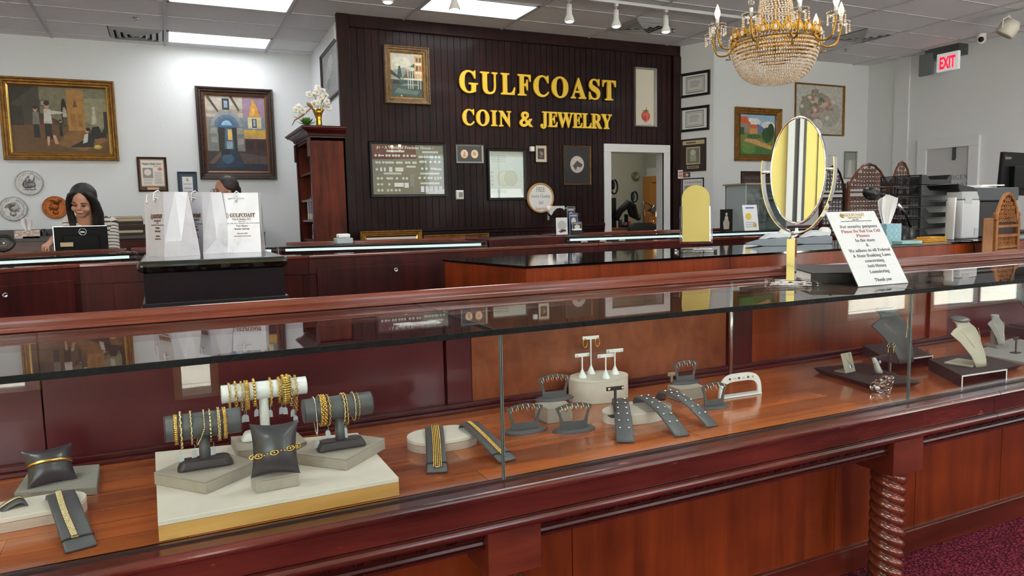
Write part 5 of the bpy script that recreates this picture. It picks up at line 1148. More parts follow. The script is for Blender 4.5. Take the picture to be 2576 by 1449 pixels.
# papers, printer, scanner
c = on(2406, 603)
b = B(); b.grid(lambda u, v: (c.x + .01 + .012 * v + .02 * u, c.y + .03 + .07 * u, ZB + .3 * v), 3, 8); t = tag(b.out('standing_papers', paper, solid=.012), 'loose white papers standing between the trays and the printer', 'papers')
pa, pb_ = on(2412, 602), on(2482, 600); ph = P(2440, 492, 1, pa.y)[2] - ZB
t = thing('printer', 'white and grey laser printer on the counter right of the paper trays', 'printer', ((pa.x + pb_.x) / 2, pa.y + .2, ZB))
px0, px1, py0 = pa.x + .03, pb_.x + .02, pa.y
b = B(); b.box(px0, py0, ZB, px1, py0 + .42, ZB + ph - .03); b.out('body', mat('printer_white', '#c6c8cb', .4), t, bevel=.012)
b = B(); b.prism([(px0, py0), (px1 - .01, py0), (px1 - .01, py0 + .42), (px0, py0 + .42)], ZB + ph - .028, ZB + ph + .03, .93); b.out('top_cover', mat('printer_grey', '#a3a6aa', .4), t, bevel=.006)
b = B(); b.box(px0 + .02, py0 - .003, ZB + ph * .82, px0 + (px1 - px0) * .5, py0, ZB + ph * .95); b.out('front_panel', mat('printer_panel', '#b2b5b9', .3), t, bevel=.002); b = B(); b.box(px0 + (px1 - px0) * .7, py0 - .003, ZB + .02, px1 - .02, py0, ZB + ph * .25); b.out('side_hatch', mat('printer_panel'), t, bevel=.002)
b = B(); b.prism([(px0, py0 + .03), (px1, py0 + .03), (px1, py0 + .4), (px0, py0 + .4)], ZB + ph + .032, ZB + ph + .05); b.loft([[(px0 + .02, py0 + .05, ZB + ph + .05), (px0 + .02, py0 + .38, ZB + ph + .05), (px0 + .02, py0 + .38, ZB + ph + .085), (px0 + .02, py0 + .05, ZB + ph + .085)], [(px1, py0 + .05, ZB + ph + .05), (px1, py0 + .38, ZB + ph + .05), (px1, py0 + .38, ZB + ph + .06), (px1, py0 + .05, ZB + ph + .06)]]); b.out('output_tray', blk, t)
sx0 = px1 + .05
t = thing('scanner', 'black and grey document scanner with papers on top, right of the printer', 'scanner', (sx0 + .25, py0 + .3, ZB))
b = B(); b.box(sx0, py0 + .1, ZB, sx0 + .55, py0 + .5, ZB + ph - .04); b.out('base', blk, t, bevel=.008)
b = B(); b.box(sx0 - .02, py0 + .08, ZB + ph - .04, sx0 + .55, py0 + .5, ZB + ph + .06); b.out('lid', mat('scanner_grey', '#3b4045', .4), t, bevel=.01)
b = B(); b.cbox((sx0 + .2, py0 + .28, ZB + ph + .066), (.22, .3, .012), .2); b.cbox((sx0 + .33, py0 + .25, ZB + ph + .078), (.2, .26, .01), -.25); b.out('loose_papers', paper, t)
# monitor with brand name
ml_, = (P(2520, 440, 1, yb - .12),); mt_ = P(2545, 382, 1, ml_.y)[2]; mb_ = P(2545, 492, 1, ml_.y)[2]
t = thing('computer_monitor', 'black computer monitor seen from behind at the right edge above the scanner', 'monitor', (ml_.x + .25, ml_.y, ZB))
F = T((ml_.x, ml_.y, 0)) @ RZ(.12)
b = B(); b.M = F; b.loft([[(x, y, z) for x, z in ((.0 - .02, mb_), (.55, mb_), (.55, mt_), (.0 + .02, mt_))] for y in (0, .03)]); b.box(.14, -.04, mb_ + .06, .5, 0, mt_ - .12); b.out('housing', mat('monitor_black'), t, bevel=.005)
b = B(); b.M = F; b.box(.2, .0, ZB + .02, .27, .04, mb_ + .1); b.box(.08, -.1, ZB, .4, .12, ZB + .02); b.out('stand', blk, t, bevel=.003)
text('Lenovo', .045, F @ T((.10, -.001, mt_ - .062)), mat('logo_grey', '#8d8f91', .4), t, 'brand_lettering', .0008, width=.10)
b = B(); b.M = F; b.s = True; b.sph((.02, -.001, mb_ + .04), .004, 8, 6); b.out('power_light', mat('red_led', '#ff3030', .5, emit=2), t)
# carved wooden screens
crv = wood('carved_wood', '#3a1c0e', '#6d3d20', .5, (5, 5, 1), .1); crl = wood('carved_wood_light', '#5e3413', '#9c6630', .5, (5, 5, 1), .1)
crd = wood('carved_wood_dark', '#160c09', '#33190f', .5, (5, 5, 1), .1)
def screen_panel(t, F, W, H, m, arch=.16, rows=((.02, .12, 0), (.14, .42, 1), (.45, .53, 1), (.56, .80, 1)), th=.018, cell=.045, seed=1, back=None, pw=.7):
    """pierced panel: stiles, rails and fretwork of rings and leaves, with a scalloped arch on top"""
    rr = random.Random(seed)
    b = B(); b.M = F
    for x in (0, W - .03): b.box(x, -th * .7, 0, x + .03, th * .7, H * .86)
    for x in (.015, W - .015): b.s = True; b.lathe([(.012, 0), (.018, .01), (.012, .02), (.02, .035), (.012, .055), (.001, .06)], 10, (x, 0, H * .86)); b.s = False
    zr_ = []
    for z0, z1, k in rows: zr_ += [z0, z1]
    for z in sorted(set(zr_ + [.83])): b.box(.03, -th * .6, H * z - .009, W - .03, th * .6, H * z + .009)
    b.out('screen_frame', m, t)
    b = B(); b.M = F
    def cellat(x, z, r_):
        k = rr.random()
        b.torus((x, 0, z), r_ * .78, r_ * .17, 8, 4, axis='y')
        for q in range(4):
            a = q * PI / 2 + k; b.tube([(x + r_ * .2 * math.cos(a), 0, z + r_ * .2 * math.sin(a)), (x + r_ * .7 * math.cos(a + .5), 0, z + r_ * .7 * math.sin(a + .5)), (x + r_ * 1.15 * math.cos(a + .3), 0, z + r_ * 1.15 * math.sin(a + .3))], [r_ * .2, r_ * .24, r_ * .12], 4)
    for z0, z1, k in rows:
        if not k: b.box(.03, -.004, H * z0, W - .03, .004, H * z1); continue
        nx, nz = max(1, int((W - .06) / cell)), max(1, round(H * (z1 - z0) / cell))
        for i in range(nx):
            for j in range(nz): cellat(.03 + (W - .06) * (i + .5) / nx, H * z0 + H * (z1 - z0) * (j + .5) / nz, cell * .52)
    ar = lambda u: H * .84 + H * arch * max(0, math.sin(PI * u)) ** pw
    nx = max(3, int((W - .06) / cell))
    for i in range(nx):
        u = (i + .5) / nx; z = H * .85 + cell * .4
        while z < ar(u) - cell * .3: cellat(.03 + (W - .06) * u, z, cell * .52); z += cell
    b.out('fretwork', m, t)
    if back:  # added dark board, its colour stands in for shade in the carved holes
        b = B(); b.M = F; n = 28; top_ = [(.025 + (W - .05) * i / n, ar(i / n)) for i in range(n + 1)]; o_ = [(.025, .02)] + top_ + [(W - .025, .02)]
        b.loft([[(x, y, z) for x, z in o_] for y in (th * .25, th * .45)]); b.out('hole_shade_board', back, t)
    b = B(); b.M = F; pts = []
    n = 28
    for i in range(n + 1):
        u = i / n; pts.append((.02 + (W - .04) * u, 0, ar(u) + .008 * abs(math.sin(u * PI * 7)) - (.0 if 0 < i < n else .0)))
    b.tube(pts, .012, 6); b.out('arched_crest', m, t)
def yS(px, y): return P(px, 500, 1, y)
YSc = 5.15
for (xa, xb, yt_, m, lb_, sd_) in ((2128, 2233, 414, crv, 'brown carved pierced screen panel with scalloped crest, left of the paper trays', 2), (2236, 2290, 409, crv, 'narrow brown carved screen panel directly behind the paper trays', 3), (2060, 2124, 420, crd, 'dark carved pierced screen panel behind the big mirror', 4)):
    y_ = {2: YSc, 3: YSc + .05, 4: YSc + .35}[sd_]
    a, c = P(xa, 600, 1, y_), P(xb, 600, 1, y_); zt_ = P((xa + xb) / 2, yt_, 1, y_)[2]
    t = thing('carved_screen', lb_, 'carved screen', (a.x, y_, 0), 'carved wooden screens'); screen_panel(t, T((a.x, y_, 0)), c.x - a.x, zt_, m, seed=sd_, cell=.042)
# nearer carved screen at the right edge, folded, standing just behind the front case
y_ = 2.98; a = P(2500, 620, 1, y_); zt_ = P(2536, 487, 1, y_)[2] ; zl = P(2505, 548, 1, y_)[2]
t = thing('carved_screen', 'light brown carved folding screen with leaf fretwork at the right edge between the counters', 'carved screen', (a.x, y_, 0))
W2 = P(2574, 600, 1, 2.98).x - a.x
screen_panel(t, T((a.x - .005, y_, 0)) @ RZ(.10), W2, zt_, crl, arch=.155, rows=((.02, .5, 0), (.52, .63, 1), (.65, .70, 1), (.72, .78, 1)), seed=8, cell=.028, th=.018, back=crd, pw=.5)
b = B(); b.M = T((a.x - .01, y_ + .005, 0)) @ RZ(2.5); b.box(0, -.008, 0, .06, .008, zl); b.out('folded_panel', crl, t)
# grey showcase with a brochure, standing on the far right case; dark photo card of a statue
c = Vector((P(1903, 575, 1, f6.y + .28).x, f6.y + .28, ZF + .001)); xa, xb = P(1866, 575, 1, c.y - .1).x, P(1952, 575, 1, c.y).x; zt_ = P(1900, 466, 1, c.y)[2]
t = thing('countertop_showcase', 'grey glass countertop showcase with papers, left of the big mirror', 'showcase', c)
b = B(); b.box(xa, c.y - .15, c.z, xa + .012, c.y + .15, zt_); b.box(xb - .012, c.y - .15, c.z, xb, c.y + .15, zt_); b.box(xa, c.y + .14, c.z, xb, c.y + .15, zt_); b.out('case_sides', mat('showcase_grey', '#8d979a', .3), t)
b = B(); b.box(xa - .02, c.y - .17, zt_, xb + .02, c.y + .17, zt_ + .015); b.out('case_top', mat('beige_trim', '#8a7868', .5), t)
b = B(); b.box(xa + .012, c.y - .15, c.z, xb - .012, c.y - .146, zt_); b.out('front_glass', GL, t)
for q in (.33, .66): b = B(); b.box(xa + .013, c.y - .14, c.z + (zt_ - c.z) * q, xb - .013, c.y + .139, c.z + (zt_ - c.z) * q + .006); b.out('shelf', GL, t)
b = B(); b.box(xa + .05, c.y + .1, c.z + .08, xb - .04, c.y + .135, zt_ - .05); b.out('backing_papers', mat('grey_papers', '#85888a', .7, var=.5, vscale=18), t)
pic('wood_frame', 'small dark brown carved frame on top of the grey countertop showcase', 'frame', None, 0, .05, brnf, [], '#2c211b', M=T((xa + .07, c.y, zt_ + .016)), W=xb - xa - .1, H=.13, depth=.03)
c3 = Vector((P(1890, 572, 1, c.y - .24).x, c.y - .24, ZF + .001)); art = [('#d8b93a', circ(.35, .55, .22, .14)), ('#b9a03a', circ(.75, .2, .14, .1)), ('#5b6da8', rect(.2, .86, .8, .92))] + lines(.1, .8, .1, .35, 3, '#b5b6ba')
pic('brochure', 'white brochure with a yellow coin leaning on the grey countertop showcase', 'brochure', None, 0, .002, whs, art, '#e4e6ea', M=T((c3.x - .09, c3.y, c3.z + .001)) @ RX(-.15), W=.19, H=P(1880, 515, 1, c3.y)[2] - c3.z, depth=.004, flat=True, prof=[(0, 0), (0, .004), (.002, .004)])
a, c = P(1811, 590, 1, f6.y + .3), P(1841, 590, 1, f6.y + .3); zt_ = P(1825, 527, 1, a.y)[2]
art = [('#b7a79b', [(.3, .05), (.75, .05), (.8, .35), (.62, .6), (.4, .6), (.22, .35)]), ('#c4b5a9', circ(.52, .78, .1, .08)), ('#c4b5a9', circ(.52, .6, .16, .1))]
pic('framed_photo', 'black photo of a white statue standing on the far right case', 'photo', None, 0, .004, bfr, art, '#0c0b0c', M=T((a.x, a.y, ZF + .002)), W=c.x - a.x, H=zt_ - ZF, depth=.01, flat=True)
# ---------------------------------------------------------------- workshop seen through the doorway
def wx(px, y): return P(px, 500, 1, y).x
def wz(py, y, px=1590): return P(px, py, 1, y)[2]
yw = 9.3
t = thing('workbench', 'cluttered orange-brown workbench inside the workshop doorway', 'workbench', (wx(1600, yw), yw, 0))
zb_ = wz(572, yw); b = B(); b.box(wx(1528, yw), yw - .1, zb_ - .04, wx(1675, yw), yw + .5, zb_); b.out('bench_top', mat('bench_orange', '#8a4a1c', .6), t)
for x in (wx(1530, yw), wx(1668, yw)): b = B(); b.box(x, yw, 0, x + .06, yw + .4, zb_ - .04); b.out('leg', mat('bench_orange'), t)
rr = random.Random(9)
for i, (px, h, r_, col, lb_) in enumerate(((1583, .09, .03, '#c2381c', 'bright red knob jar'), (1560, .12, .03, '#3a3f44', 'dark grey tin'), (1572, .08, .035, '#7c8085', 'grey tin'), (1600, .07, .03, '#6f7f94', 'blue-grey cup'), (1640, .09, .03, '#b5652c', 'orange jar'), (1652, .06, .035, '#8a4a2c', 'brown jar'))):
    b = B(); b.s = True; b.lathe([(r_, 0), (r_, h * .8), (r_ * .8, h), (.001, h)], 10, (wx(px, yw + .1), yw + .1, zb_ + .001)); tag(b.out('bench_jar', mat('jar_' + col[1:], col, .5)), lb_ + ' on the workbench seen through the doorway', 'jar', 'jars on the workbench')
t = thing('desk_lamp', 'angled metal desk lamp over the workbench seen through the doorway', 'desk lamp', (wx(1622, yw + .2), yw + .2, zb_))
g = [(wx(1620, yw + .2), yw + .2, zb_), (wx(1620, yw + .2), yw + .2, wz(508, yw + .2)), (wx(1645, yw + .2), yw + .2, wz(522, yw + .2))]
b = B(); b.s = True; b.tube(g, .012, 6); b.out('arm', mat('lamp_metal', '#6e6a62', .35, .8), t)
b = B(); b.s = True; b.M = T(g[2]) @ RY(.5); b.lathe([(.02, .03), (.03, 0), (.09, -.12), (.085, -.12), (.02, -.01)], 16, cap=False); b.out('lamp_shade', mat('lamp_metal'), t)
pl = bpy.data.lights.new('bench_lamp', 'POINT'); pl.energy = 9; pl.color = (1, .72, .42); pl.shadow_soft_size = .05; po = bpy.data.objects.new('bench_lamp', pl); COL.objects.link(po); po.location = (g[2][0] + .05, yw + .2, g[2][2] - .13)
area('workshop_ceiling_lamp', (wx(1600, 9.6), 9.8, 2.98), (0, 0, 0), 1.0, .5, 22, (.95, 1, .9))
t = thing('microscope', 'black jeweller microscope with long arms on the workbench in the doorway', 'microscope', (wx(1575, yw), yw + .15, zb_))
b = B(); b.s = True; y_ = yw + .15
Q = lambda px, py: P(px, py, 1, y_)
b.tube([Q(1548, 550), Q(1560, 530), Q(1580, 512), Q(1592, 520), Q(1600, 545)], [.06, .05, .06, .06, .05], 10); b.tube([Q(1580, 512), Q(1588, 540), Q(1608, 548)], [.04, .045, .05], 8); b.lathe([(.12, 0), (.12, .03), (.03, .05), (.03, .2), (.001, .2)], 14, (wx(1575, y_), y_, zb_)); b.out('microscope_body', blkm, t)
b = B(); b.s = True; b.torus(Q(1596, 495), .065, .014, 18, 6, sc=(.85, 1.25), axis='y'); b.out('ring_magnifier', blk, t)
b = B(); b.s = True; b.sph(Q(1594, 494), .03, 10, 8, (.8, .4, 2)); b.out('teal_insert', mat('teal_insert', '#1d5a4c', .5), t)
t = thing('tool_tower', 'tall black tool tower with a ring at the left of the workshop doorway', 'tool tower', (wx(1542, yw), yw + .2, zb_)); y_ = yw + .2
b = B(); b.box(wx(1536, y_), y_, zb_, wx(1550, y_), y_ + .08, wz(497, y_)); b.out('tower', mat('tower_black', '#141517', .5), t)
b = B(); b.s = True; b.torus(Q(1545, 470), .08, .014, 18, 6, sc=(.75, 1.35), axis='y'); b.sph(Q(1542, 466), .05, 10, 8, (.7, .5, 1.4)); b.out('ring_magnifier', blk, t)
t = thing('wall_clock', 'small round white clock on the workshop wall seen through the doorway', 'clock', (wx(1598, 11.27), 11.27, 1.6)); c = P(1598, 442, 1, 11.27)
b = B(); b.s = True; b.M = T(c) @ RX(PI / 2); b.lathe([(.07, -.02), (.075, .02), (.06, .025), (.055, .015), (.001, .015)], 20); b.out('clock_body', mat('brass_clock', '#8d8462', .4, .3), t)
y_ = 10.6; b = B(); b.box(wx(1634, y_), y_, 0, wx(1634, y_) + .14, y_ + .2, wz(458, y_)); b.box(wx(1638, y_), y_ - .02, wz(458, y_), wx(1638, y_) + .9, y_ + .25, wz(443, y_)); b.box(wx(1638, y_) + .8, y_, 0, wx(1638, y_) + .9, y_ + .2, wz(458, y_)); tag(b.out('shelving_frame', mat('pine_orange', '#96642a', .5)), 'orange wooden shelf frame in the workshop behind the doorway', 'shelf')
b = B(); b.cbox((wx(1650, y_) + .1, y_ + .1, wz(432, y_)), (.3, .2, .14)); b.M = Matrix(); o = b.out('storage_box', mat('box_grey', '#a5a69c', .6)); tag(o, 'pale grey box on top of the orange workshop shelf frame', 'box')
b = B(); b.s = True; y_ = yw - .35; c = P(1618, 560, 1, y_); b.M = T((c.x, y_, 0)); b.grid(lambda u, v: ((u - .5) * .5, .06 * math.cos((u - .5) * 3), .5 + (c.z - .5) * v * (1 - .12 * (2 * u - 1) ** 4)), 10, 8); o = b.out('chair_back', mat('grey_fabric', '#3f403c', .9), solid=.06)
t = thing('workshop_chair', 'grey fabric chair back before the workbench in the doorway', 'chair', (c.x, y_, 0)); attach(o, t)
b = B(); b.M = T((c.x, y_, 0)); b.cbox((0, .18, .47), (.44, .34, .07)); b.out('seat', mat('grey_fabric'), t, bevel=.02); b = B(); b.M = T((c.x, y_ + .15, 0)); b.s = True; b.tube([(0, 0, .03), (0, 0, .44)], .03, 8); b.lathe([(.25, 0), (.25, .02), (.03, .05)], 10); b.out('base', blk, t)
# ---------------------------------------------------------------- crystal chandelier
CC = P(1948, 213, 1, 3.5); cx, cy, cz0 = CC
brass = mat('antique_brass', '#9a7430', .3, .85, bump=.4, bscale=120, var=.3, vscale=40)
bead = mat('crystal_bead', '#e6d3ba', .06, coat=1)
n = bead.node_tree; bs = n.nodes['Principled BSDF']; bs.inputs['Transmission Weight'].default_value = .45; bs.inputs['IOR'].default_value = 1.45
zr0 = P(1950, 92, 1, cy)[2]                     # brass ring
R0 = .252
t = thing('chandelier', 'crystal bead chandelier with brass arms and candle bulbs', 'chandelier', (cx, cy, zr0))
b = B(); b.s = True; b.lathe([(R0, -.012), (R0 + .006, 0), (R0, .012), (R0 - .006, 0), (R0, -.012)], 60, (cx, cy, zr0 - .05), cap=False)
for q in range(4): b.lathe([(R0 - .03 - .045 * q, -.003), (R0 - .025 - .045 * q, 0), (R0 - .03 - .045 * q, .003)], 40, (cx, cy, zr0 - .08 - .025 * q), cap=False)
b.lathe([(.008, zr0 - .1), (.012, zr0), (.008, zr0 + .2), (.008, ZC - .06), (.06, ZC - .03), (.06, ZC)], 12, (cx, cy, 0)); b.out('brass_frame', brass, t)
b = B(); b.s = True
for i in range(24):                              # pierced crown band
    a = 2 * PI * i / 24; x, y = cx + (R0 + .008) * math.cos(a), cy + (R0 + .008) * math.sin(a); hh = .05 if i % 2 else .075
    b.M = T((x, y, zr0)) @ RZ(a + PI / 2); b.torus((0, 0, 0), .02, .005, 12, 5, axis='y'); b.torus((0, 0, .028), .011, .004, 8, 4, axis='y')
    b.tube([(-.022, 0, -.03), (-.03, 0, .0), (-.012, 0, .03), (0, 0, hh - .01)], .0045, 5); b.tube([(.022, 0, -.03), (.03, 0, .0), (.012, 0, .03), (0, 0, hh - .01)], .0045, 5)
b.M = Matrix(); b.out('crown_band', mat('bright_brass', '#c08e2e', .22, .9, bump=.4, bscale=140), t)
b = B(); b.s = True
for i in range(24):
    a = 2 * PI * (i + .0) / 24; b.sph((cx + (R0 + .014) * math.cos(a), cy + (R0 + .014) * math.sin(a), zr0), .013, 8, 6, (1, 1, 1.3))
b.out('crown_crystals', bead, t)
def strand(R_, z, n_, r_, par, nm='bead_strand', tier=0):
    b = B(); b.s = True
    for i in range(n_):
        a = 2 * PI * i / n_ + tier; b.sph((cx + R_ * math.cos(a), cy + R_ * math.sin(a), z), r_, 6, 5)
    b.out(nm, bead, par)
zb0 = zr0 - .055; depth_ = zb0 - cz0; NT = 16
for k in range(NT):
    f = k / (NT - 1); R_ = R0 * math.cos(f * 1.33) ** .8 + .004; z = zb0 - depth_ * (math.sin(f * 1.45) / math.sin(1.45)) ** 1.0 * (.96)
    strand(R_, z, max(8, int(2 * PI * R_ / .0145)), .0064, t, tier=k * .05)
for k in range(30):
    f = k / 29; R_ = .135 - .075 * f ** .7; z = zr0 + .02 + .42 * f
    if k < 30: strand(R_, z, max(10, int(2 * PI * R_ / .02)), .006, t, tier=k * .07)
vr = Vector((math.cos(math.radians(45.2)), -math.sin(math.radians(45.2)), 0)); vf = Vector((math.sin(math.radians(45.2)), math.cos(math.radians(45.2)), 0))
glassb = pane('bulb_glass', (.98, .96, .9)); bulbl = mat('lit_candle_bulb', '#ffe9b0', .2, emit=5, ecol='#ffd890'); candle = mat('candle_white', '#d9d9d8', .6)
pe = pane('pressed_glass', (.9, .89, .86), 1.6, .15)
for k in range(9):
    ph = math.radians(30 + 40 * k); RR = .385; d = vr * math.cos(ph) - vf * math.sin(ph); c = Vector((cx, cy, 0)) + d * RR; c.z = zr0 + .045
    p0 = Vector((cx, cy, zr0 - .03)) + d * (R0 + .0); 
    b = B(); b.s = True; b.tube(smoothp([p0, p0 + d * .03 + Vector((0, 0, -.04)), p0 + d * .07 + Vector((0, 0, -.05)), p0 + d * .11 + Vector((0, 0, -.03)), c + Vector((0, 0, -.02)), c]), .0065, 8)
    b.tube([p0 + d * .03 + Vector((0, 0, -.05)), p0 + d * .02 + Vector((0, 0, -.08)), p0 + d * .05 + Vector((0, 0, -.075))], .005, 5); arm = b.out('arm', brass, t)
    b = B(); b.s = True; b.lathe([(.012, -.01), (.035, -.004), (.05, .012), (.052, .016), (.046, .014), (.03, .0), (.012, -.004)], 20, c, cap=False); b.out('drip_pan', pe, arm)
    b = B(); b.s = True
    for i in range(28): b.sph((c.x + .051 * math.cos(i * PI / 14), c.y + .051 * math.sin(i * PI / 14), c.z + .016), .0032, 5, 4)
    for i in range(7):
        a = 2 * PI * i / 7; L_ = .075 if i % 2 else .05
        for j in range(int(L_ / .0125)): b.sph((c.x + .049 * math.cos(a), c.y + .049 * math.sin(a), c.z - .004 - .0125 * j), .0052 if j < L_ / .0125 - 1 else .008, 6, 5)
    b.out('crystal_drops', bead, arm)
    b = B(); b.s = True; b.lathe([(.011, 0), (.011, .05), (.012, .052), (.001, .052)], 12, c); b.out('candle_sleeve', candle, arm)
    b = B(); b.s = True; b.lathe([(.008, .052), (.011, .058), (.0175, .078), (.0165, .095), (.009, .118), (.0035, .132), (.001, .138)], 14, c)
    lit_ = k in (0, 1, 3, 7, 8)
    b.out('bulb', bulbl if lit_ else glassb, arm)
    if lit_:
        l_ = bpy.data.lights.new('candle_lamp', 'POINT'); l_.energy = .9; l_.color = (1, .8, .5); l_.shadow_soft_size = .03; lo_ = bpy.data.objects.new('candle_lamp', l_); COL.objects.link(lo_); lo_.location = c + Vector((0, 0, .16))
    else:
        b = B(); b.s = True; b.tube([c + Vector((-.004, 0, .055)), c + Vector((-.005, 0, .08)), c + Vector((0, 0, .09)), c + Vector((.005, 0, .08)), c + Vector((.004, 0, .055))], .001, 4); b.out('filament', steel, arm)
# ---------------------------------------------------------------- front display case
ZD, ZG, YG = .605, .95, 1.44                     # deck, glass top, plane of the front glass
CX0, CX1 = -1.4, 4.3
YBK = 2.04                                       # inner back panels
XSEAM = P(2505, 1000, 1, 1.40)[0]
t = thing('glass_display_case', 'long mahogany jewelry display case with glass front and twisted columns, nearest the camera', 'display case', (1.2, 1.7, 0))
GA, GB = P(1266, 1150, 1, YG)[0], P(2286, 950, 1, YG)[0]
b = B(); b.box(CX0, YG + .015, ZD - .03, CX1, YBK + .05, ZD); b.out('deck', deckm, t)
panw = cherryd
xs = [CX0, P(1186, 1000, 1, 1.61)[0] * 0 + .30, 1.13, 1.80, 2.62, 3.2, CX1]
b = B()
px_ = [CX0, P(1440, 1400, 1, 1.61).x, P(2100, 1300, 1, 1.61).x, P(2300, 1300, 1, 1.61).x, P(2516, 1200, 1, 1.61).x, CX1]
for x0, x1 in zip(px_[:-1], px_[1:]): b.box(x0 + .0015, 1.61, .06, x1 - .0015, 1.63, ZD - .03)
b.box(CX0, 1.615, .05, CX1, YBK + .05, ZD - .031); b.out('front_panels', panw, t, bevel=.001)
b = B(); b.box(CX0, 1.598, 0, CX1, 1.62, .085); b.out('skirting', wood('skirting_wood', '#3d150c', '#64261a', .35, (.6, 9, 9), .2), t, bevel=.004)
def mould(prof, m, nm, x0=CX0, x1=CX1, sub_=t):
    b = B(); b.s = False; b.loft([[(x, y, z) for y, z in prof] for x in (x0, x1)]); return b.out(nm, m, sub_)
def arcp(cy_, cz_, r_, a0, a1, n=8): return [(cy_ + r_ * math.cos(math.radians(a0 + (a1 - a0) * i / n)), cz_ + r_ * math.sin(math.radians(a0 + (a1 - a0) * i / n))) for i in range(n + 1)]
edgew = wood('worn_mahogany', '#220909', '#5a211b', .22, (.5, 8, 8), .55, scale=2.6)
n = edgew.node_tree; bs = n.nodes['Principled BSDF']; old = bs.inputs['Base Color'].links[0].from_socket   # rubbed-through spots
tc = n.nodes.new('ShaderNodeTexCoord'); mp = n.nodes.new('ShaderNodeMapping'); mp.inputs['Scale'].default_value = (9, 40, 40); n.links.new(tc.outputs['Object'], mp.inputs[0])
no = n.nodes.new('ShaderNodeTexNoise'); no.inputs['Scale'].default_value = 1.0; no.inputs['Detail'].default_value = 5; n.links.new(mp.outputs[0], no.inputs[0])
cr = n.nodes.new('ShaderNodeValToRGB'); cr.color_ramp.elements[0].position = .69; cr.color_ramp.elements[1].position = .74; n.links.new(no.outputs['Fac'], cr.inputs[0])
mx = n.nodes.new('ShaderNodeMix'); mx.data_type = 'RGBA'; mx.inputs[7].default_value = hx('#8a5040'); n.links.new(cr.outputs[0], mx.inputs[0]); n.links.new(old, mx.inputs[6]); n.links.new(mx.outputs[2], bs.inputs['Base Color'])
for x0, x1 in ((CX0, XSEAM - .0012), (XSEAM + .0012, CX1)):
    prof = [(1.46, ZD), (1.398, ZD), (1.394, ZD - .002)] + arcp(1.398, ZD - .010, .0125, 110, 250, 8) + [(1.404, ZD - .026), (1.404, ZD - .071), (1.46, ZD - .071)]
    mould(prof, edgew, 'ledge_moulding', x0, x1)
    prof = [(1.46, ZD - .0725)] + [(1.398, ZD - .0725)] + arcp(1.4035, ZD - .0855, .0125, 110, 260, 8) + [(1.412, ZD - .0985), (1.46, ZD - .0985)]
    mould(prof, edgew, 'lower_bead_moulding', x0, x1)
mould([(1.424, ZD - .0988), (1.430, ZD - .102), (1.444, ZD - .127), (1.438, ZD - .130), (1.436, ZD - .136), (1.442, ZD - .1405), (1.445, ZD - .1515), (1.452, ZD - .1525), (1.61, ZD - .1525), (1.61, ZD - .0988)], mahog, 'cornice_moulding')
# cut leaf pattern on the cornice, rope bead beneath
b = B(); x = CX0 + .01
while x < CX1:
    for q in range(3): b.cbox((x + .0085 * q, 1.4355, ZD - .1145), (.0035, .006, .020), 0, .5, .5)
    b.cbox((x + .045, 1.4355, ZD - .1145), (.024, .005, .013), 0, .5); x += .068
b.out('carved_frieze', wood('carved_mahogany', '#120404', '#3a1210', .3, (.6, 9, 9), .4), t)
b = B(); x = CX0
while x < CX1: b.cbox((x, 1.4425, ZD - .146), (.0048, .007, .0085), 0, 0, .6); x += .0062
b.out('rope_bead', mahog, t)
# glass
b = B(); b.box(CX0, YG - .003, ZD - .004, GA - .0015, YG + .003, ZG - .009); b.out('front_glass', GL, t)
b = B(); b.box(GA + .0015, YG - .003, ZD - .004, GB - .0015, YG + .003, ZG - .009); b.out('front_glass', GL, t)
b = B(); b.box(GB + .0015, YG - .003, ZD - .004, CX1, YG + .003, ZG - .009); b.out('front_glass', GL, t)
for x in (GA, GB):
    b = B(); b.box(x - .0028, YG - .0035, ZD - .004, x - .0012, YG + .0035, ZG - .009); b.box(x + .0008, YG - .0035, ZD - .004, x + .0026, YG + .0035, ZG - .009); b.out('glass_joint', mat('joint_glass', '#56625f', .25), t)
XT = [CX0, GA - .012, GB + .01, CX1]
for x0, x1 in zip(XT[:-1], XT[1:]): b = B(); b.box(x0 + .001, YG - .006, ZG - .008, x1 - .001, 2.035, ZG); b.out('top_glass', GL, t)
for x in XT[1:-1]: b = B(); b.box(x - .0016, YG - .006, ZG - .0082, x + .0016, 2.03, ZG + .0002); b.out('top_joint', edgeb, t)
b = B(); b.box(CX0, YG - .0085, ZG - .0120, CX1, YG - .0062, ZG + .0008); b.out('top_glass_edge', mat('dark_sealant', '#060909', .6, bump=.3, bscale=90, spec=.15), t)
b = B(); b.box(CX0, YG - .0055, ZD, CX1, YG - .0032, ZD + .0035); b.out('channel', mat('black_channel', '#0e0c0b', .5), t)
# back panels
pb = [(CX0, P(112, 1100, 1, YBK).x, marpan), (P(112, 1100, 1, YBK).x + .004, P(1117, 950, 1, YBK).x, marpan), (P(1125, 950, 1, YBK).x, P(1186, 950, 1, YBK).x, marpan), (P(1188, 950, 1, YBK).x, P(1826, 880, 1, YBK).x, burl),
      (P(1826, 880, 1, YBK).x + .002, P(1886, 880, 1, YBK).x, mahogv), (P(1887, 880, 1, YBK).x, P(2330, 820, 1, YBK).x, cherryd), (P(2332, 820, 1, YBK).x, P(2375, 820, 1, YBK).x, cherry), (P(2377, 820, 1, YBK).x, CX1, marpan)]
for x0, x1, m in pb: b = B(); b.box(x0, YBK - (.012 if m in (mahogv, cherry) else 0), ZD + .0, x1, YBK + .02, ZG - .009); b.out('back_panel', m, t)
b = B(); b.box(CX0, YBK - .03, ZD, CX1, YBK - .001, ZD + .012); b.box(CX0, YBK - .02, ZD + .012, CX1, YBK - .001, ZD + .026); b.out('inner_moulding', mahog, t, bevel=.003)
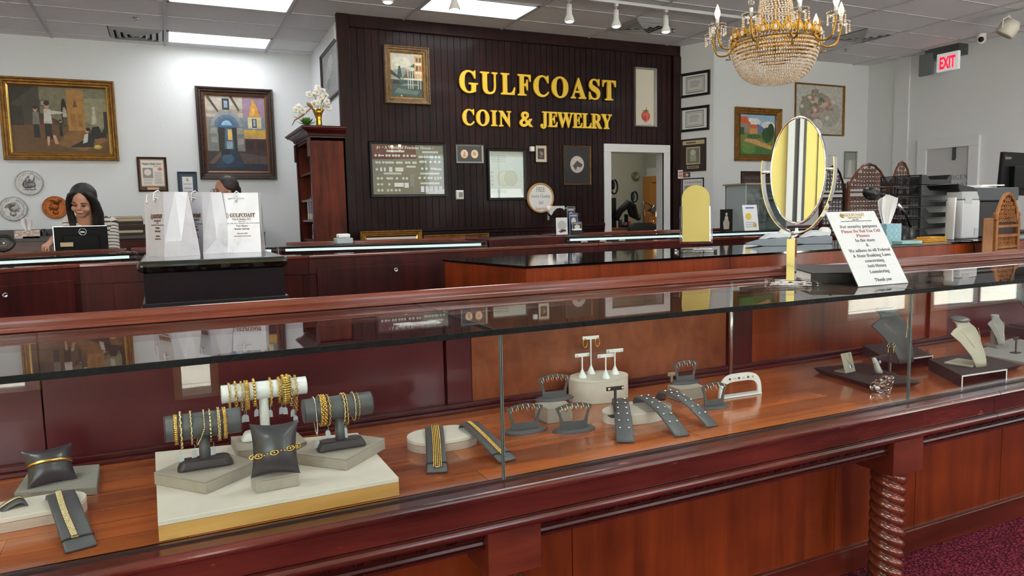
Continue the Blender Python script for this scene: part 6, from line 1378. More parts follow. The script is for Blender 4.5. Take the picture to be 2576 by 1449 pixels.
mould([(2.036, ZG - .008), (2.0, ZG + .002), (2.002, ZG + .008), (2.018, ZG + .010), (2.022, ZG + .012)] + arcp(2.042, ZG + .018, .016, 200, 20, 8) + [(2.066, ZG + .008), (2.066, ZG - .008)], railm, 'top_rail')
b = B(); b.box(CX0, YBK + .021, .05, CX1, YBK + .028, ZG - .008); b.out('rear_doors', mahogv, t)
b = B(); b.s = True; q = P(1838, 944, 2, ZD); b.tube([(q.x, q.y, ZD), (q.x, q.y, ZG - .008)], .0075, 12); b.out('support_rod', steel, t)
# twisted columns
def column(cx_, cy_):
    b = B(); b.box(cx_ - .066, cy_ - .066, .392, cx_ + .066, cy_ + .066, ZD - .1); b.out('column_block', wood('block_wood', '#2e0e0a', '#6a2a1c', .4, (1, 1, 5), 0), t, bevel=.002)
    b = B(); b.box(cx_ - .066, cy_ - .066, 0, cx_ + .066, cy_ + .066, .02); b.out('column_base', mahog, t, bevel=.003)
    b = B(); b.s = True; N, K = 60, 200; rings = []
    for k in range(K + 1):
        z = .02 + (.392 - .02) * k / K; tw = -2 * PI * (z / .102); ring_ = []
        for i in range(N):
            a = 2 * PI * i / N; r_ = .0365 + .0155 * abs(math.cos((a - tw) * 1.5)) ** .6
            e = min(1, (k / K) / .03, (1 - k / K) / .03); r_ *= .8 + .2 * e
            ring_.append((cx_ + r_ * math.cos(a), cy_ + r_ * math.sin(a), z))
        rings.append(ring_)
    b.loft(rings); b.torus((cx_, cy_, .387), .05, .006, 24, 6); b.out('twisted_shaft', wood('column_wood', '#32100a', '#743423', .14, (4, 4, 1), .8), t)
q = P(2249, 1150, 1, 1.419); column(q.x + .066, 1.419 + .066)
q = P(1229, 1400, 1, 1.419); column(q.x + .066, 1.419 + .066)
# ---------------------------------------------------------------- jewelry makers
AU, AUP, AG = gold, goldp, silver
def chain(pts, kind, s_, m, name='chain_links', par=None):
    """links strung along a closed loop of points"""
    pts = [Vector(p) for p in pts]; n_ = len(pts); seg = [(pts[(i + 1) % n_] - pts[i]).length for i in range(n_)]; tot = sum(seg)
    pitch = {'cable': 1.7, 'rope': .55, 'curb': 1.1, 'bar': 2.6, 'ball': 1.5, 'band': .8}[kind] * s_; m_ = max(6, int(tot / pitch)); b = B(); b.s = True
    i, d = 0, 0
    for k in range(m_):
        w = tot * k / m_
        while d + seg[i] < w - 1e-9 and i < n_ - 1: d += seg[i]; i += 1
        f = (w - d) / seg[i]; p = pts[i].lerp(pts[(i + 1) % n_], f); tg = (pts[(i + 1) % n_] - pts[i]).normalized()
        R_ = tg.to_track_quat('X', 'Z').to_matrix().to_4x4(); b.M = T(p) @ R_ @ RX({'cable': PI / 2 * (k % 2) + .4, 'rope': k * .9, 'curb': .7 * (-1) ** k, 'bar': 0, 'ball': 0, 'band': 0}[kind])
        if kind == 'cable': b.torus((0, 0, 0), s_ * .8, s_ * .26, 10, 5, sc=(1.25, .8))
        elif kind == 'curb': b.torus((0, 0, 0), s_ * .8, s_ * .32, 8, 5)
        elif kind == 'rope': b.sph((0, s_ * .25, 0), s_ * .62, 6, 5, (.8, 1.2, .8))
        elif kind == 'bar': b.cbox((0, 0, 0), (s_ * 2.1, s_ * .9, s_ * .35)); b.torus((s_ * 1.3, 0, 0), s_ * .35, s_ * .15, 8, 4)
        elif kind == 'band': b.cbox((0, 0, 0), (s_ * .7, s_ * 2.6, s_ * .4)); b.sph((0, s_ * .7, s_ * .2), s_ * .35, 5, 4); b.sph((0, -s_ * .7, s_ * .2), s_ * .35, 5, 4)
        else: b.sph((0, 0, 0), s_ * .75, 7, 5)
    return b.out(name, m, par)
def ringpath(c, r_, drop, ax, n_=40, sway=0):
    ax = Vector(ax).normalized(); f = Vector((-ax.y, ax.x, 0)); o = []
    for i in range(n_):
        a = 2 * PI * i / n_; s_ = math.sin(a); q = math.cos(a) * (1 if s_ > 0 else (1 - .25 * min(1, drop / .03) * s_ * s_))
        o.append(Vector(c) + f * (r_ * q) + Vector((0, 0, r_ * s_ if s_ > 0 else (r_ + drop) * s_)) + ax * sway * (-s_ if s_ < 0 else 0))
    return o
def pricetag(c, par, rz=0):
    b = B(); b.M = T(c) @ RZ(rz) @ RX(.12); b.tube([(0, 0, .0), (.002, 0, -.006), (0, 0, -.012)], .0005, 4); b.loft([[(x, y, z) for x, z in ((-.003, -.012), (.003, -.012), (.0055, -.016), (.0055, -.030), (-.0055, -.030), (-.0055, -.016))] for y in (-.0004, .0004)]); b.out('price_tag', mat('tag_card', '#b5bac0', .6), par)
def box_px(pts, ztop, zbot): return [(P(x, y, 2, ztop).x, P(x, y, 2, ztop).y) for x, y in pts]
# ---------------------------------------------------------------- left group
ZPT = ZD + .040
plat = [P(397, 1321 - 9, 2, ZPT), P(1003, 1204 - 3, 2, ZPT)]
pl0, pl1 = plat; pbk = P(390, 1137, 2, ZPT); pbr = P(900, 1088, 2, ZPT)
pp = [(pl0.x, pl0.y), (pl1.x, pl1.y), (pbr.x + .0, pbr.y), (pbk.x, pbk.y)]
t = thing('display_platform', 'large cream topped oak edged platform carrying three bracelet bars', 'display platform', (.18, 1.7, ZD))
b = B(); b.prism(pp, ZD + .001, ZPT - .010); b.out('oak_edge', wood('light_oak', '#9a6c34', '#cf9f5c', .5, (.5, 9, 9), .1, bump=.1), t)
b = B(); b.prism(pp, ZPT - .0098, ZPT); b.out('suede_top', cream, t, bevel=.001)
ZH = ZPT + .027
def block(name, pts, label, z0, z1, m=suede):
    q = box_px(pts, z1, z0); cx_, cy_ = sum(p[0] for p in q) / len(q), sum(p[1] for p in q) / len(q)
    t = thing('riser_block', label, 'riser block', (cx_, cy_, z0)); b = B(); b.prism(q, z0 + .0005, z1 - .0035); b.out('block', m, t, bevel=.0012)
    b = B(); b.prism(q, z1 - .0032, z1); b.out('block_lid', m, t, bevel=.001); return t
block('riser_block', [(386.5, 1188), (516, 1212), (642, 1160), (575, 1140), (470, 1152)], 'taupe suede five-sided riser under the left grey bracelet bar', ZPT, ZH)
block('riser_block', [(738, 1138), (870, 1155), (968, 1102), (907, 1094), (790, 1108)], 'taupe suede five-sided riser under the right grey bracelet bar', ZPT, ZH)
block('riser_block', [(580, 1098), (600, 1134), (735, 1120), (772, 1110), (745, 1084)], 'taupe suede riser under the white bracelet bar at the back', ZPT, ZH)
block('riser_block', [(643, 1210), (753, 1190), (734, 1178), (630, 1196)], 'small taupe suede block under the grey cushion', ZPT, ZPT + .027)
def tbar(label, base_px, Lp, Rp, dia_px, m, mb):
    c = Vector(P(base_px[0], base_px[1], 2, ZH + .012)); c.z = ZH
    yb_ = c.y; l, r_ = P(Lp[0], Lp[1], 1, yb_), P(Rp[0], Rp[1], 1, yb_); r_.y = yb_ + .0; zc = (l.z + r_.z) / 2; l.z = r_.z = zc
    rad = dia_px
    t = thing('bracelet_stand', label, 'bracelet stand', c)
    b = B(); b.s = True
    b.tube([l, l + Vector((.002, 0, 0)), r_ - Vector((.002, 0, 0)), r_], [rad * .94, rad, rad, rad * .94], 28); b.out('cross_bar', m, t)
    b = B(); b.s = True; b.tube([l + Vector((.001, 0, 0)), l + Vector((.0025, 0, 0))], rad * 1.012, 28); b.tube([r_ - Vector((.0025, 0, 0)), r_ - Vector((.001, 0, 0))], rad * 1.012, 28); b.out('end_piping', mb, t)
    b = B(); b.s = True; b.tube([(c.x, c.y, ZH + .01), (c.x, c.y, zc - rad * .9)], .0115, 16); b.out('post', m, t)
    w = .058; prof = [(-w, -.02), (-w * .8, -.024), (w * .8, -.024), (w, -.02), (w, .012), (w * .8, .022), (-w * .8, .022), (-w, .012)]
    b = B(); b.M = T((c.x, c.y, 0)); b.prism(prof, ZH + .0005, ZH + .022, .82); b.out('stand_base', mb, t, bevel=.006, seg=3)
    return t, l, r_, rad
def bracelets(bar, items, grp, where):
    t, l, r_, rad = bar
    for i, (px, py, kind, s_, m, drop, sway, desc) in enumerate(items):
        x = P(px, py, 1, l.y - rad)[0]; rr_ = rad + s_ * .9 + .0006
        o = thing('bracelet', desc + ' ' + where, 'bracelet', (x, l.y, l.z), grp)
        if kind == 'bangle':
            b = B(); b.s = True; path = ringpath((x, l.y, l.z), rad + .0015, drop, (1, 0, 0), 48, sway)
            for k in range(48):
                a, c_ = path[k], path[(k + 1) % 48]; b.add([a + Vector((-s_, 0, 0)), a + Vector((s_, 0, 0)), c_ + Vector((s_, 0, 0)), c_ + Vector((-s_, 0, 0))], [(0, 1, 2, 3)])
            b.out('band', m, o, solid=.0014)
        else: chain(ringpath((x, l.y, l.z), rr_, drop, (1, 0, 0), 48, sway), kind, s_, m, par=o)
        if drop > .006: pricetag((x + .004 * (-1) ** i, l.y - rad * .3, l.z - rad - drop - .003), o, .4 * (-1) ** i)
wb = tbar('white bracelet stand at the back of the cream platform', (668, 1089), (556, 993), (770, 968), .0215, whp, whs)
lbar = tbar('grey leather bracelet stand on the left side of the cream platform', (517, 1160), (413, 1080), (606, 1056), .0275, leather, leathd)
rbar = tbar('grey leather bracelet stand on the right side of the cream platform', (857, 1113), (762, 1038), (934, 1010), .0265, leather, leathd)
bracelets(lbar, [(442, 1080, 'bangle', .004, AU, .006, 0, 'flat wide polished gold bangle'), (455, 1078, 'rope', .0035, AUP, .014, 0, 'thick braided gold chain bracelet second from left'), (481, 1074, 'rope', .0027, AUP, .008, 0, 'slim braided gold chain bracelet third from left'),
    (514, 1068, 'ball', .0026, AUP, .012, -.016, 'loose gold link bracelet slanting left with a round charm'), (529, 1066, 'bar', .0036, AUP, .008, 0, 'open rectangular link gold bracelet'), (551, 1062, 'curb', .0036, AUP, .006, 0, 'two-tone gold chain bracelet second from right'), (566, 1060, 'band', .003, AU, .005, 0, 'flat woven gold bracelet, rightmost')], 'bracelets on the left grey bar', 'on the left grey stand')
bracelets(wb, [(577, 985, 'curb', .0030, AUP, .012, 0, 'thin two-tone gold chain bracelet, leftmost'), (593, 983, 'cable', .005, AU, .012, 0, 'chunky round-link gold bracelet'), (608, 981, 'cable', .0036, AUP, .018, 0, 'oval-link gold chain bracelet'), (621, 980, 'band', .0042, AU, .018, 0, 'broad flat gold mesh bracelet'), (640, 977, 'ball', .0055, AU, .008, 0, 'fat ribbed gold bracelet'),
    (682, 972, 'rope', .0038, AU, .014, 0, 'twisted gold rope bracelet right of the post'), (703, 969, 'curb', .0038, AU, .010, 0, 'gold curb bracelet third from right'), (720, 967, 'band', .0075, AU, .012, 0, 'very wide gold filigree bracelet'), (732, 965, 'cable', .005, AUP, .02, 0, 'large open cable-link gold bracelet'), (745, 963, 'cable', .0042, AU, .036, 0, 'long figaro-link gold bracelet, rightmost')], 'bracelets on the white bar', 'on the white stand')
bracelets(rbar, [(795, 1035, 'ball', .0022, AG, .028, .004, 'silver link bracelet hanging loose, leftmost'), (811, 1031, 'curb', .0042, AU, .006, 0, 'thick gold curb bracelet, second'), (819, 1030, 'curb', .0042, AU, .006, 0, 'thick gold curb bracelet, third'), (830, 1028, 'cable', .0034, AU, .008, 0, 'gold cable bracelet beside two thick ones'),
    (867, 1020, 'rope', .003, AUP, .008, 0, 'twisted gold bracelet right of the post'), (873, 1019, 'rope', .0026, AU, .014, .004, 'thin gold rope bracelet hanging lower'), (894, 1014, 'rope', .0024, AUP, .006, 0, 'two-tone slim bracelet near the right end'), (904, 1012, 'bar', .0022, AU, .005, 0, 'slim gold figaro bracelet, rightmost')], 'bracelets on the right grey bar', 'on the right grey stand')
def cushion(label, c, w, h, th, M, m):
    t = thing('display_cushion', label, 'display cushion', c); b = B(); b.s = True; b.M = M; N = 14
    for sg in (-1, 1):
        def fn(u, v, sg=sg):
            a, e = 2 * u - 1, 2 * v - 1; k = (1 - a * a) * (1 - e * e); px1 = a * (w / 2) * (1 - .13 * (1 - e * e)); pz1 = e * (h / 2) * (1 - .13 * (1 - a * a))
            return (px1 * sg * -1, sg * th / 2 * k ** .55, pz1)
        b.grid(fn, N, N)
    b.out('cushion', m, t); return t
c = Vector(P(697, 1190, 2, ZPT + .027)); c.z = ZPT + .028
MC = T((c.x - .002, c.y, c.z + .052)) @ RZ(-.18) @ RX(-.22)
cushion('dark grey satin cushion wearing a gold link bracelet, on the small block', c, .098, .112, .05, MC, mat('grey_satin', '#33363a', .35, coat=.2))
o = thing('bracelet', 'thin gold bracelet with leaf-shaped links around the grey cushion', 'bracelet', c)
b = B(); b.s = True; b.M = MC @ RY(-.16)
for i in range(40):
    a = 2 * PI * i / 40; x, y = .0445 * math.cos(a), .0275 * math.sin(a)
    if i % 5 == 0: b.torus((x, y, -.006), .005, .0012, 10, 4, sc=(1.6, .9), axis='y'); b.sph((x, y, -.006), .0025, 6, 4)
    else: b.sph((x, y, -.006 + .001 * (-1) ** i), .0016, 6, 4, (1.6, 1, 1))
b.out('gold_links', AU, o)
# second oval pair and flat ramps
def oval(label, l_, r_, z0, z1, round_=1, m=cream, name='oval_riser', depth=None, c=None):
    a, c_ = P(l_[0], l_[1], 2, z1), P(r_[0], r_[1], 2, z1)
def stadium(cx_, cy_, L_, W_, ang, n_=14):
    p = []
    for s_ in (0, 1):
        for i in range(n_ + 1):
            a = -PI / 2 + PI * i / n_ + PI * s_; p.append(((L_ / 2 - W_ / 2) * (1 if s_ == 0 else -1) + W_ / 2 * math.cos(a), W_ / 2 * math.sin(a)))
    ca, sa_ = math.cos(ang), math.sin(ang); return [(cx_ + x * ca - y * sa_, cy_ + x * sa_ + y * ca) for x, y in p]
def oval_riser(label, cx_, cy_, L_, W_, ang, z0, h):
    t = thing('oval_riser', label, 'oval riser', (cx_, cy_, z0)); q = stadium(cx_, cy_, L_, W_, ang)
    b = B(); b.prism(q, z0 + .0005, z0 + h - .0105); b.out('riser_body', mat('pinkish_suede', '#b9a69a', .9, bump=.1, bscale=400), t); b = B(); b.prism(stadium(cx_, cy_, L_ + .001, W_ + .001, ang), z0 + h - .010, z0 + h); b.out('riser_lid', cream, t, bevel=.0015)
HO = .030
cA = P(1112, 1090, 2, ZD + HO)
oval_riser('cream suede oval riser in the middle, right of the cream platform', cA.x, cA.y, .185, .125, .02, ZD, HO)
cB = P(110, 1265, 2, ZD + HO)
oval_riser('cream suede oval riser at the left end of the case', cB.x - .03, cB.y, .21, .105, .05, ZD, HO)
def ramp(label, p_top, p_bot, w, ztop, m=leather, band=True, arc=0, name='jewelry_ramp', drop=.045, over=.02):
    """padded strip leaning from a riser down to the deck; p_top,p_bot are floor points (2D) of the centre line"""
    a, c_ = Vector((p_top[0], p_top[1], 0)), Vector((p_bot[0], p_bot[1], 0)); u = (c_ - a).normalized(); L_ = (c_ - a).length; s_ = Vector((-u.y, u.x, 0))
    t = thing(name, label, 'jewelry ramp', (c_.x, c_.y, ZD))
    pts = []
    for i in range(-6, 25):
        f = i / 24
        if f < 0: x = -over * (math.sin(-f * 4 * PI / 2)); z = ztop - drop * (1 - math.cos(-f * 4 * PI / 2)) ; x = -over * math.sin(min(1, -f * 4) * PI / 2); z = ztop - drop * (1 - math.cos(min(1, -f * 4) * PI / 2))
        else:
            x = L_ * f; k = f; z = ztop + arc * math.sin(PI * f) - (ztop - ZD - .003) * (k ** 1.35)
        pts.append((x, z))
    b = B(); b.s = True; rings = []
    for x, z in pts:
        rings.append([tuple(a + u * x + s_ * (w / 2 * q) + Vector((0, 0, z + h))) for q, h in ((-1, 0), (-.96, .003), (-.8, .004), (0, .0045), (.8, .004), (.96, .003), (1, 0), (.9, -.001), (-.9, -.001))])
    b.loft(rings); b.out('padded_strip', m, t)
    def at(f, q=0, h=.0055):
        x = L_ * f if f >= 0 else -over * math.sin(-f * 4 * PI / 2); z = ztop + arc * math.sin(PI * max(0, f)) - (ztop - ZD - .003) * (max(0, f) ** 1.35); 
        if f < 0: z = ztop - drop * (1 - math.cos(-f * 4 * PI / 2))
        return a + u * x + s_ * (w / 2 * q) + Vector((0, 0, z + h))
    if band:
        b = B(); b.s = True; b.tube([at(.86, q, .006 if abs(q) < .95 else .002) for q in (-1.02, -.9, -.5, 0, .5, .9, 1.02)], .0016, 6); b.out('elastic_band', blk, t)
    return t, at, s_, u
def meshbracelet(desc, at, f0, f1, bend, wq, m, n_=46, kind='mesh'):
    o = thing('bracelet', desc, 'bracelet', at(.5)); b = B(); b.s = True
    for i in range(n_):
        f = f0 + (f1 - f0) * i / (n_ - 1)
        for j in range(5):
            q = wq * (j - 2) / 2 + bend * math.sin(2.2 * f + .6) ; p = at(f, q + (wq * .22 if i % 2 else 0) * 0, .0068); b.M = T(p); b.sph((0, 0, 0), .0022 if (i + j) % 2 else .0017, 6, 4, (1, 1.15, .7))
    b.M = Matrix(); b.out('woven_links', m, o)
    b = B(); p = at(f1 + .02, bend * math.sin(2.2 * f1 + .6), .0075); b.M = T(p) @ RZ(.1); b.cbox((0, 0, 0), (.012, .006, .004)); b.out('clasp', AUP, o, bevel=.001)
def gp(px, py, z=ZD): q = P(px, py, 2, z); return (q.x, q.y)
# near left ramp
r1 = ramp('grey leather ramp with a wide gold bracelet at far left front', gp(152, 1240, ZD + .042), gp(205, 1385), .052, ZD + .040 )
meshbracelet('flat woven two-tone gold bracelet on the far left ramp', r1[1], -.05, .84, -.25, .16, AUP)
r2 = ramp('grey leather ramp cut by the left edge of the photo', gp(45, 1252, ZD + .045), gp(-50, 1330), .045, ZD + .040, band=False)
meshbracelet('narrow gold bracelet on the ramp cut by the left edge', r2[1], -.05, .7, .0, .14, AUP)
r3 = ramp('grey leather ramp with wide gold mesh bracelet on the middle oval riser', gp(1092, 1072, ZD + .045), gp(1100, 1192), .048, ZD + .041)
meshbracelet('wide gold panther-link bracelet on the left ramp of the middle oval riser', r3[1], -.1, .93, .12, .36, AU, 60)
r4 = ramp('grey leather ramp with narrow gold bracelet slanting right from the middle oval riser', gp(1180, 1062, ZD + .047), gp(1277, 1163), .048, ZD + .043, drop=.03)
meshbracelet('narrow flat gold bracelet on the right ramp of the middle oval riser', r4[1], -.1, .88, -.1, .17, AU)
# left slab with cushion and bangle
q = [P(75, 1182, 2, ZD + .018), P(250, 1167, 2, ZD + .018), P(243, 1225, 2, ZD + .018), P(35, 1240, 2, ZD + .018)]
t = thing('flat_slab', 'flat grey suede slab under the cushion at the left end', 'slab', q[0]); b = B(); b.prism([(p.x, p.y) for p in q], ZD + .0005, ZD + .018); b.out('slab', mat('grey_suede', '#8c8983', .9, bump=.1, bscale=400), t, bevel=.001)
c = Vector(P(127, 1215, 2, ZD + .018)); c.z = ZD + .0185; MC = T(c + Vector((0, .012, .036))) @ RZ(.25) @ RX(-.55)
cushion('dark grey satin cushion with a plain gold bangle at the left end', c, .098, .088, .055, MC, mat('grey_satin'))
o = thing('bangle', 'polished plain gold bangle around the far left cushion', 'bangle', c)
b = B(); b.s = True; b.M = MC @ RY(.05); N = 40
path = [(.041 * math.cos(2 * PI * i / N), .029 * math.sin(2 * PI * i / N), .004) for i in range(N)]
b.tube(path, [.0045 if math.sin(2 * PI * i / N) < 0 else .003 for i in range(N)], 8, closed=True, flat=1.0); b.out('gold_band', AU, o)
# ---------------------------------------------------------------- middle group: earrings
def hoop(c, r_, m, desc, grp, name='hoop_earring', sc=(1, 1.15), ax='x', th=.0011):
    b = B(); b.s = True; b.torus((0, 0, 0), r_, th, 16, 5, sc=sc, axis=ax)
    for k in range(6):
        a = -PI / 2 + PI * k / 5; b.sph((0 if ax == 'x' else r_ * math.cos(a), r_ * sc[0] * math.cos(a) if ax == 'x' else 0, r_ * sc[1] * math.sin(a)), th * 1.4, 5, 4)
    o = b.out(name, m); o.location = c; tag(o, desc, 'earring', grp); return o
ORD = ('first', 'second', 'third', 'fourth', 'fifth', 'sixth', 'seventh')
def arch(label, base_px, wpx, hz, zbase, n_, short, m=AUP, k=1.0):
    c = Vector(P(base_px[0], base_px[1], 2, zbase)); c.z = zbase; W_ = wpx
    t = thing('earring_arch', label, 'earring display', c); F = T(c) @ RZ(-.08)
    b = B(); b.M = F @ Matrix.Diagonal((1, .5, 1, 1)); b.lathe([(W_ / 2, 0), (W_ / 2, .003), (W_ / 2 * .96, .0045), (W_ / 2 * .93, .0045), (W_ / 2 * .93, .0055), (W_ / 2 * .88, .0075), (.001, .0075)], 32); b.out('oval_foot', leather, t)
    tw, bw = W_ * .86, W_ * .62; th = .003; h0 = .0075; H = hz
    o_ = [(-bw / 2, h0), (-bw * .6 / 1.1, H * .5), (-tw / 2, H * .86)] + [(-tw / 2 + tw * i / 8, H * (.86 + .14 * math.sin(PI * i / 8))) for i in range(1, 8)] + [(tw / 2, H * .86), (bw * .6 / 1.1, H * .5), (bw / 2, h0)]
    nn = len(o_)
    i_ = [(-bw / 2 + .008, h0 + H * .22), (-bw * .6 / 1.1 + .007, H * .5), (-tw / 2 + .010, H * .80 - .002)] + [(-tw / 2 + .01 + (tw - .02) * i / 8, H * (.78 + .12 * math.sin(PI * i / 8))) for i in range(1, 8)] + [(tw / 2 - .010, H * .80 - .002), (bw * .6 / 1.1 - .007, H * .5), (bw / 2 - .008, h0 + H * .22)]
    b = B(); b.M = F; vs = []
    for y in (-th / 2, th / 2): vs += [(x, y, z) for x, z in o_] + [(x, y, z) for x, z in i_]
    fs = []
    for i in range(nn - 1):
        j = i + 1; fs += [(i, j, nn + j, nn + i), (2 * nn + j, 2 * nn + i, 3 * nn + i, 3 * nn + j), (i, 2 * nn + i, 2 * nn + j, j), (nn + j, 3 * nn + j, 3 * nn + i, nn + i)]
    fs += [(0, nn, 2 * nn - 1, nn - 1), (3 * nn - 1, 4 * nn - 1, 3 * nn, 2 * nn), (nn, 3 * nn, 4 * nn - 1, 2 * nn - 1)]
    b.add(vs, fs); b.out('arch_plate', leather, t)
    for i in range(n_):
        u = (i + .9) / (n_ + .8); p = F @ Vector((-tw / 2 + tw * u, -.004, H * (.83 + .12 * math.sin(PI * u)) - .0072))
        hoop(p, .0072 * k, m if i % 3 else AG, '%s small hoop earring from the left on the %s' % (ORD[i], short), 'hoops on the ' + short, sc=(.9, 1.2))
    return t
HB = .045
arch('grey earring arch at front left of the middle group, on the deck', (1321, 1084), .125, .078, ZD, 6, 'front left earring arch')
arch('grey earring arch at front centre, right of the front left one', (1444, 1082), .128, .078, ZD, 6, 'front centre earring arch')
t = thing('riser_block', 'tall taupe cube riser under the rear left earring arch', 'riser block', P(1398, 1040, 2, ZD))
q = [gp(1378, 1067), gp(1441, 1060)]; q2 = [(q[1][0] - .0, q[1][1]), (q[1][0] + .012, q[1][1] + .062), (q[0][0] + .0 - .002, q[0][1] + .075), (q[0][0], q[0][1])]
b = B(); b.prism(q2, ZD + .0005, ZD + HB - .006); b.out('block', suede, t, bevel=.001); b = B(); b.prism(q2, ZD + HB - .0058, ZD + HB); b.out('block_lid', suede, t, bevel=.001)
pc_ = ((q[0][0] + q[1][0]) / 2, q[0][1]); b = B(); b.M = T((pc_[0], pc_[1] - .0015, ZD + .022)) ; b.box(-.016, -.001, 0, .012, .0, .014); b.out('paper_label', paper, t)
arch('grey earring arch on the tall cube riser at rear left', (1395, 1004), .122, .076, ZD + HB, 6, 'rear left earring arch')
# round and low risers
def round_riser(label, cpx, R_, h, z0=ZD, sy=.8):
    c = P(cpx[0], cpx[1], 2, z0 + h); t = thing('round_riser', label, 'round riser', (c.x, c.y, z0)); b = B(); b.s = False
    b.lathe([(R_, .0005), (R_, h - .006), (.001, h - .006)], 56, (c.x, c.y, z0), sy=sy); b.out('riser_body', cream, t)
    b = B(); b.lathe([(R_ + .0008, h - .0058), (R_ + .0008, h - .001), (R_, h), (.001, h)], 56, (c.x, c.y, z0), sy=sy); b.out('riser_lid', mat('marble_paper', '#c9c1b5', .5, var=.12, vscale=12), t); return c
HR = .072
rc = round_riser('tall round cream riser carrying four white earring stands', (1505, 945), .102, HR, sy=.74)
lc = round_riser('low round cream riser under the grey stud ramps', (1603, 1025), .112, .030, sy=.58)
def tstand(label, px, py, hz, wb_, zb_, m, tilt=0, base='cone', nm='earring_stand'):
    c = Vector(P(px, py, 2, zb_)); c.z = zb_ + .0005; t = thing(nm, label, 'earring stand', c, None); F = T(c) @ RZ(tilt)
    if base == 'cone':
        b = B(); b.M = F; b.s = True; b.lathe([(.0145, 0), (.0145, .0015), (.003, .026), (.0022, .03), (.0022, hz - .004), (.001, hz - .004)], 24); b.out('cone_base', m, t)
    else:
        b = B(); b.M = F; b.box(-.004, -.0015, 0, .004, .0015, hz); b.box(-.018, -.012, 0, .018, .012, .003); b.out('post', m, t, bevel=.0006)
    b = B(); b.M = F; b.box(-wb_ / 2, -.0022, hz - .009, wb_ / 2, .0022, hz + .002); b.out('cross_bar', m, t, bevel=.0008)
    return F, hz, wb_, t
def stud(c, desc, grp, m=AG, r_=.0024, M=None, name='stud_earring'):
    b = B(); b.s = True; b.sph((0, 0, 0), r_, 7, 5, (1, 1, .8))
    for q in range(4): a = q * PI / 2 + .4; b.sph((r_ * .75 * math.cos(a), r_ * .75 * math.sin(a), r_ * .35), r_ * .42, 5, 4)
    o = b.out(name, m); o.matrix_basis = M if M is not None else T(c); tag(o, desc, 'earring', grp); return o
zt_ = ZD + HR
F, hz, wb_, _t = tstand('tallest white earring stand with gold teardrop hoops', 1487, 940, .122, .058, zt_, whp, -.1)
for s_, d_ in ((-1, 'left'), (1, 'right')):
    hoop(F @ Vector((s_ * .022, -.004, hz - .019)), .0085, AU, '%s gold teardrop hoop on the tallest white stand' % d_, 'gold teardrop hoops', sc=(.95, 1.7), ax='y', name='drop_earring')
for px, py, hh, wb2, nm in ((1465, 950, .076, .050, 'short white earring stand at the left of the round riser'), (1524, 952, .076, .056, 'short white earring stand at the front of the round riser'), (1547, 941, .080, .060, 'white earring stand at the right rear of the round riser')):
    F, hz, wb_, _t = tstand(nm, px, py, hh, wb2, zt_, whp, -.1)
    for s_, d_ in ((-1, 'left'), (1, 'right')): stud(None, '%s round stud on the %s' % (d_, nm.replace('white earring stand', 'stand').split(' of ')[0].replace(' at the', ' at')), 'studs on the white stands', AG, .0032, F @ T((s_ * (wb_ / 2 - .006), -.004, hz - .003)) @ RX(PI / 2))
F, hz, wb_, _t = tstand('dark grey flat T-shaped earring stand between the risers', 1548, 1048, .083, .053, ZD + .03, leathd, -.1, 'flat')
for s_, d_ in ((-1, 'left'), (1, 'right')): stud(None, '%s halo stud on the dark grey T-shaped stand' % d_, 'halo studs on the grey stand', goldp, .0042, F @ T((s_ * .021, -.004, hz - .003)) @ RX(PI / 2))
F, hz, wb_, _t = tstand('small beige T-shaped earring stand behind the right earring arch', 1690, 985, .062, .03, ZD + .0, mat('beige_stand', '#a39a84', .6), -.1, 'flat')
hoop(F @ Vector((-.009, -.004, hz - .008)), .004, AU, 'small gold hoop on the beige T-shaped stand', 'gold hoop on beige stand')
# stud ramps
def studramp(label, top, bot, w, zt2, short, arc=.006):
    r_ = ramp(label, top, bot, w, zt2, band=False, arc=arc, drop=.03)
    for i in range(6):
        for s_, d_ in ((-.5, 'right'), (.5, 'left')):
            f = .07 + .145 * i; p = r_[1](f, s_, .0065)
            stud(None, '%s diamond stud of the %s pair down on the %s' % (d_, ORD[i], short), 'diamond studs on the ' + short, AG, .0034, T(p))
studramp('grey leather stud ramp facing front, leftmost of the three', gp(1560, 1003, ZD + .052), gp(1574, 1116), .047, ZD + .050, 'front-facing ramp')
studramp('grey leather curved stud ramp in the middle of the three', gp(1616, 996, ZD + .055), gp(1716, 1100), .044, ZD + .052, 'middle ramp', .012)
studramp('grey leather curved stud ramp, rightmost of the three', gp(1672, 985, ZD + .057), gp(1793, 1076), .040, ZD + .055, 'right ramp', .014)
# right part
t = thing('riser_block', 'taupe cube riser under the rear right earring arch', 'riser block', P(1725, 1000, 2, ZD)); q = gp(1712, 1012); q3 = gp(1770, 1002)
q2 = [q, q3, (q3[0] + .012, q3[1] + .06), (q[0] + .003, q[1] + .07)]
b = B(); b.prism(q2, ZD + .0005, ZD + .034); b.out('block', suede, t, bevel=.001); b = B(); b.prism(q2, ZD + .0342, ZD + .040); b.out('block_lid', suede, t, bevel=.001)
arch('grey earring arch with silver hoops on the rear right cube riser', (1724, 963), .108, .074, ZD + .040, 4, 'rear right earring arch', AG, 1.15)
arch('grey earring arch with silver hoops on the deck beside the white arch stand', (1796, 1025), .108, .078, ZD, 4, 'right deck earring arch', AG, 1.15)
c = Vector(P(1862, 996, 2, ZD)); c.z = ZD + .0005
t = thing('earring_arch', 'white arched earring stand with six studs on the deck', 'earring display', c); F = T(c) @ RZ(-.05) @ Matrix.Diagonal((1.34, 1, 1.2, 1))
def archz(u, H_, W_, e): return ((u - .5) * 2, )
o_, i_ = [], []
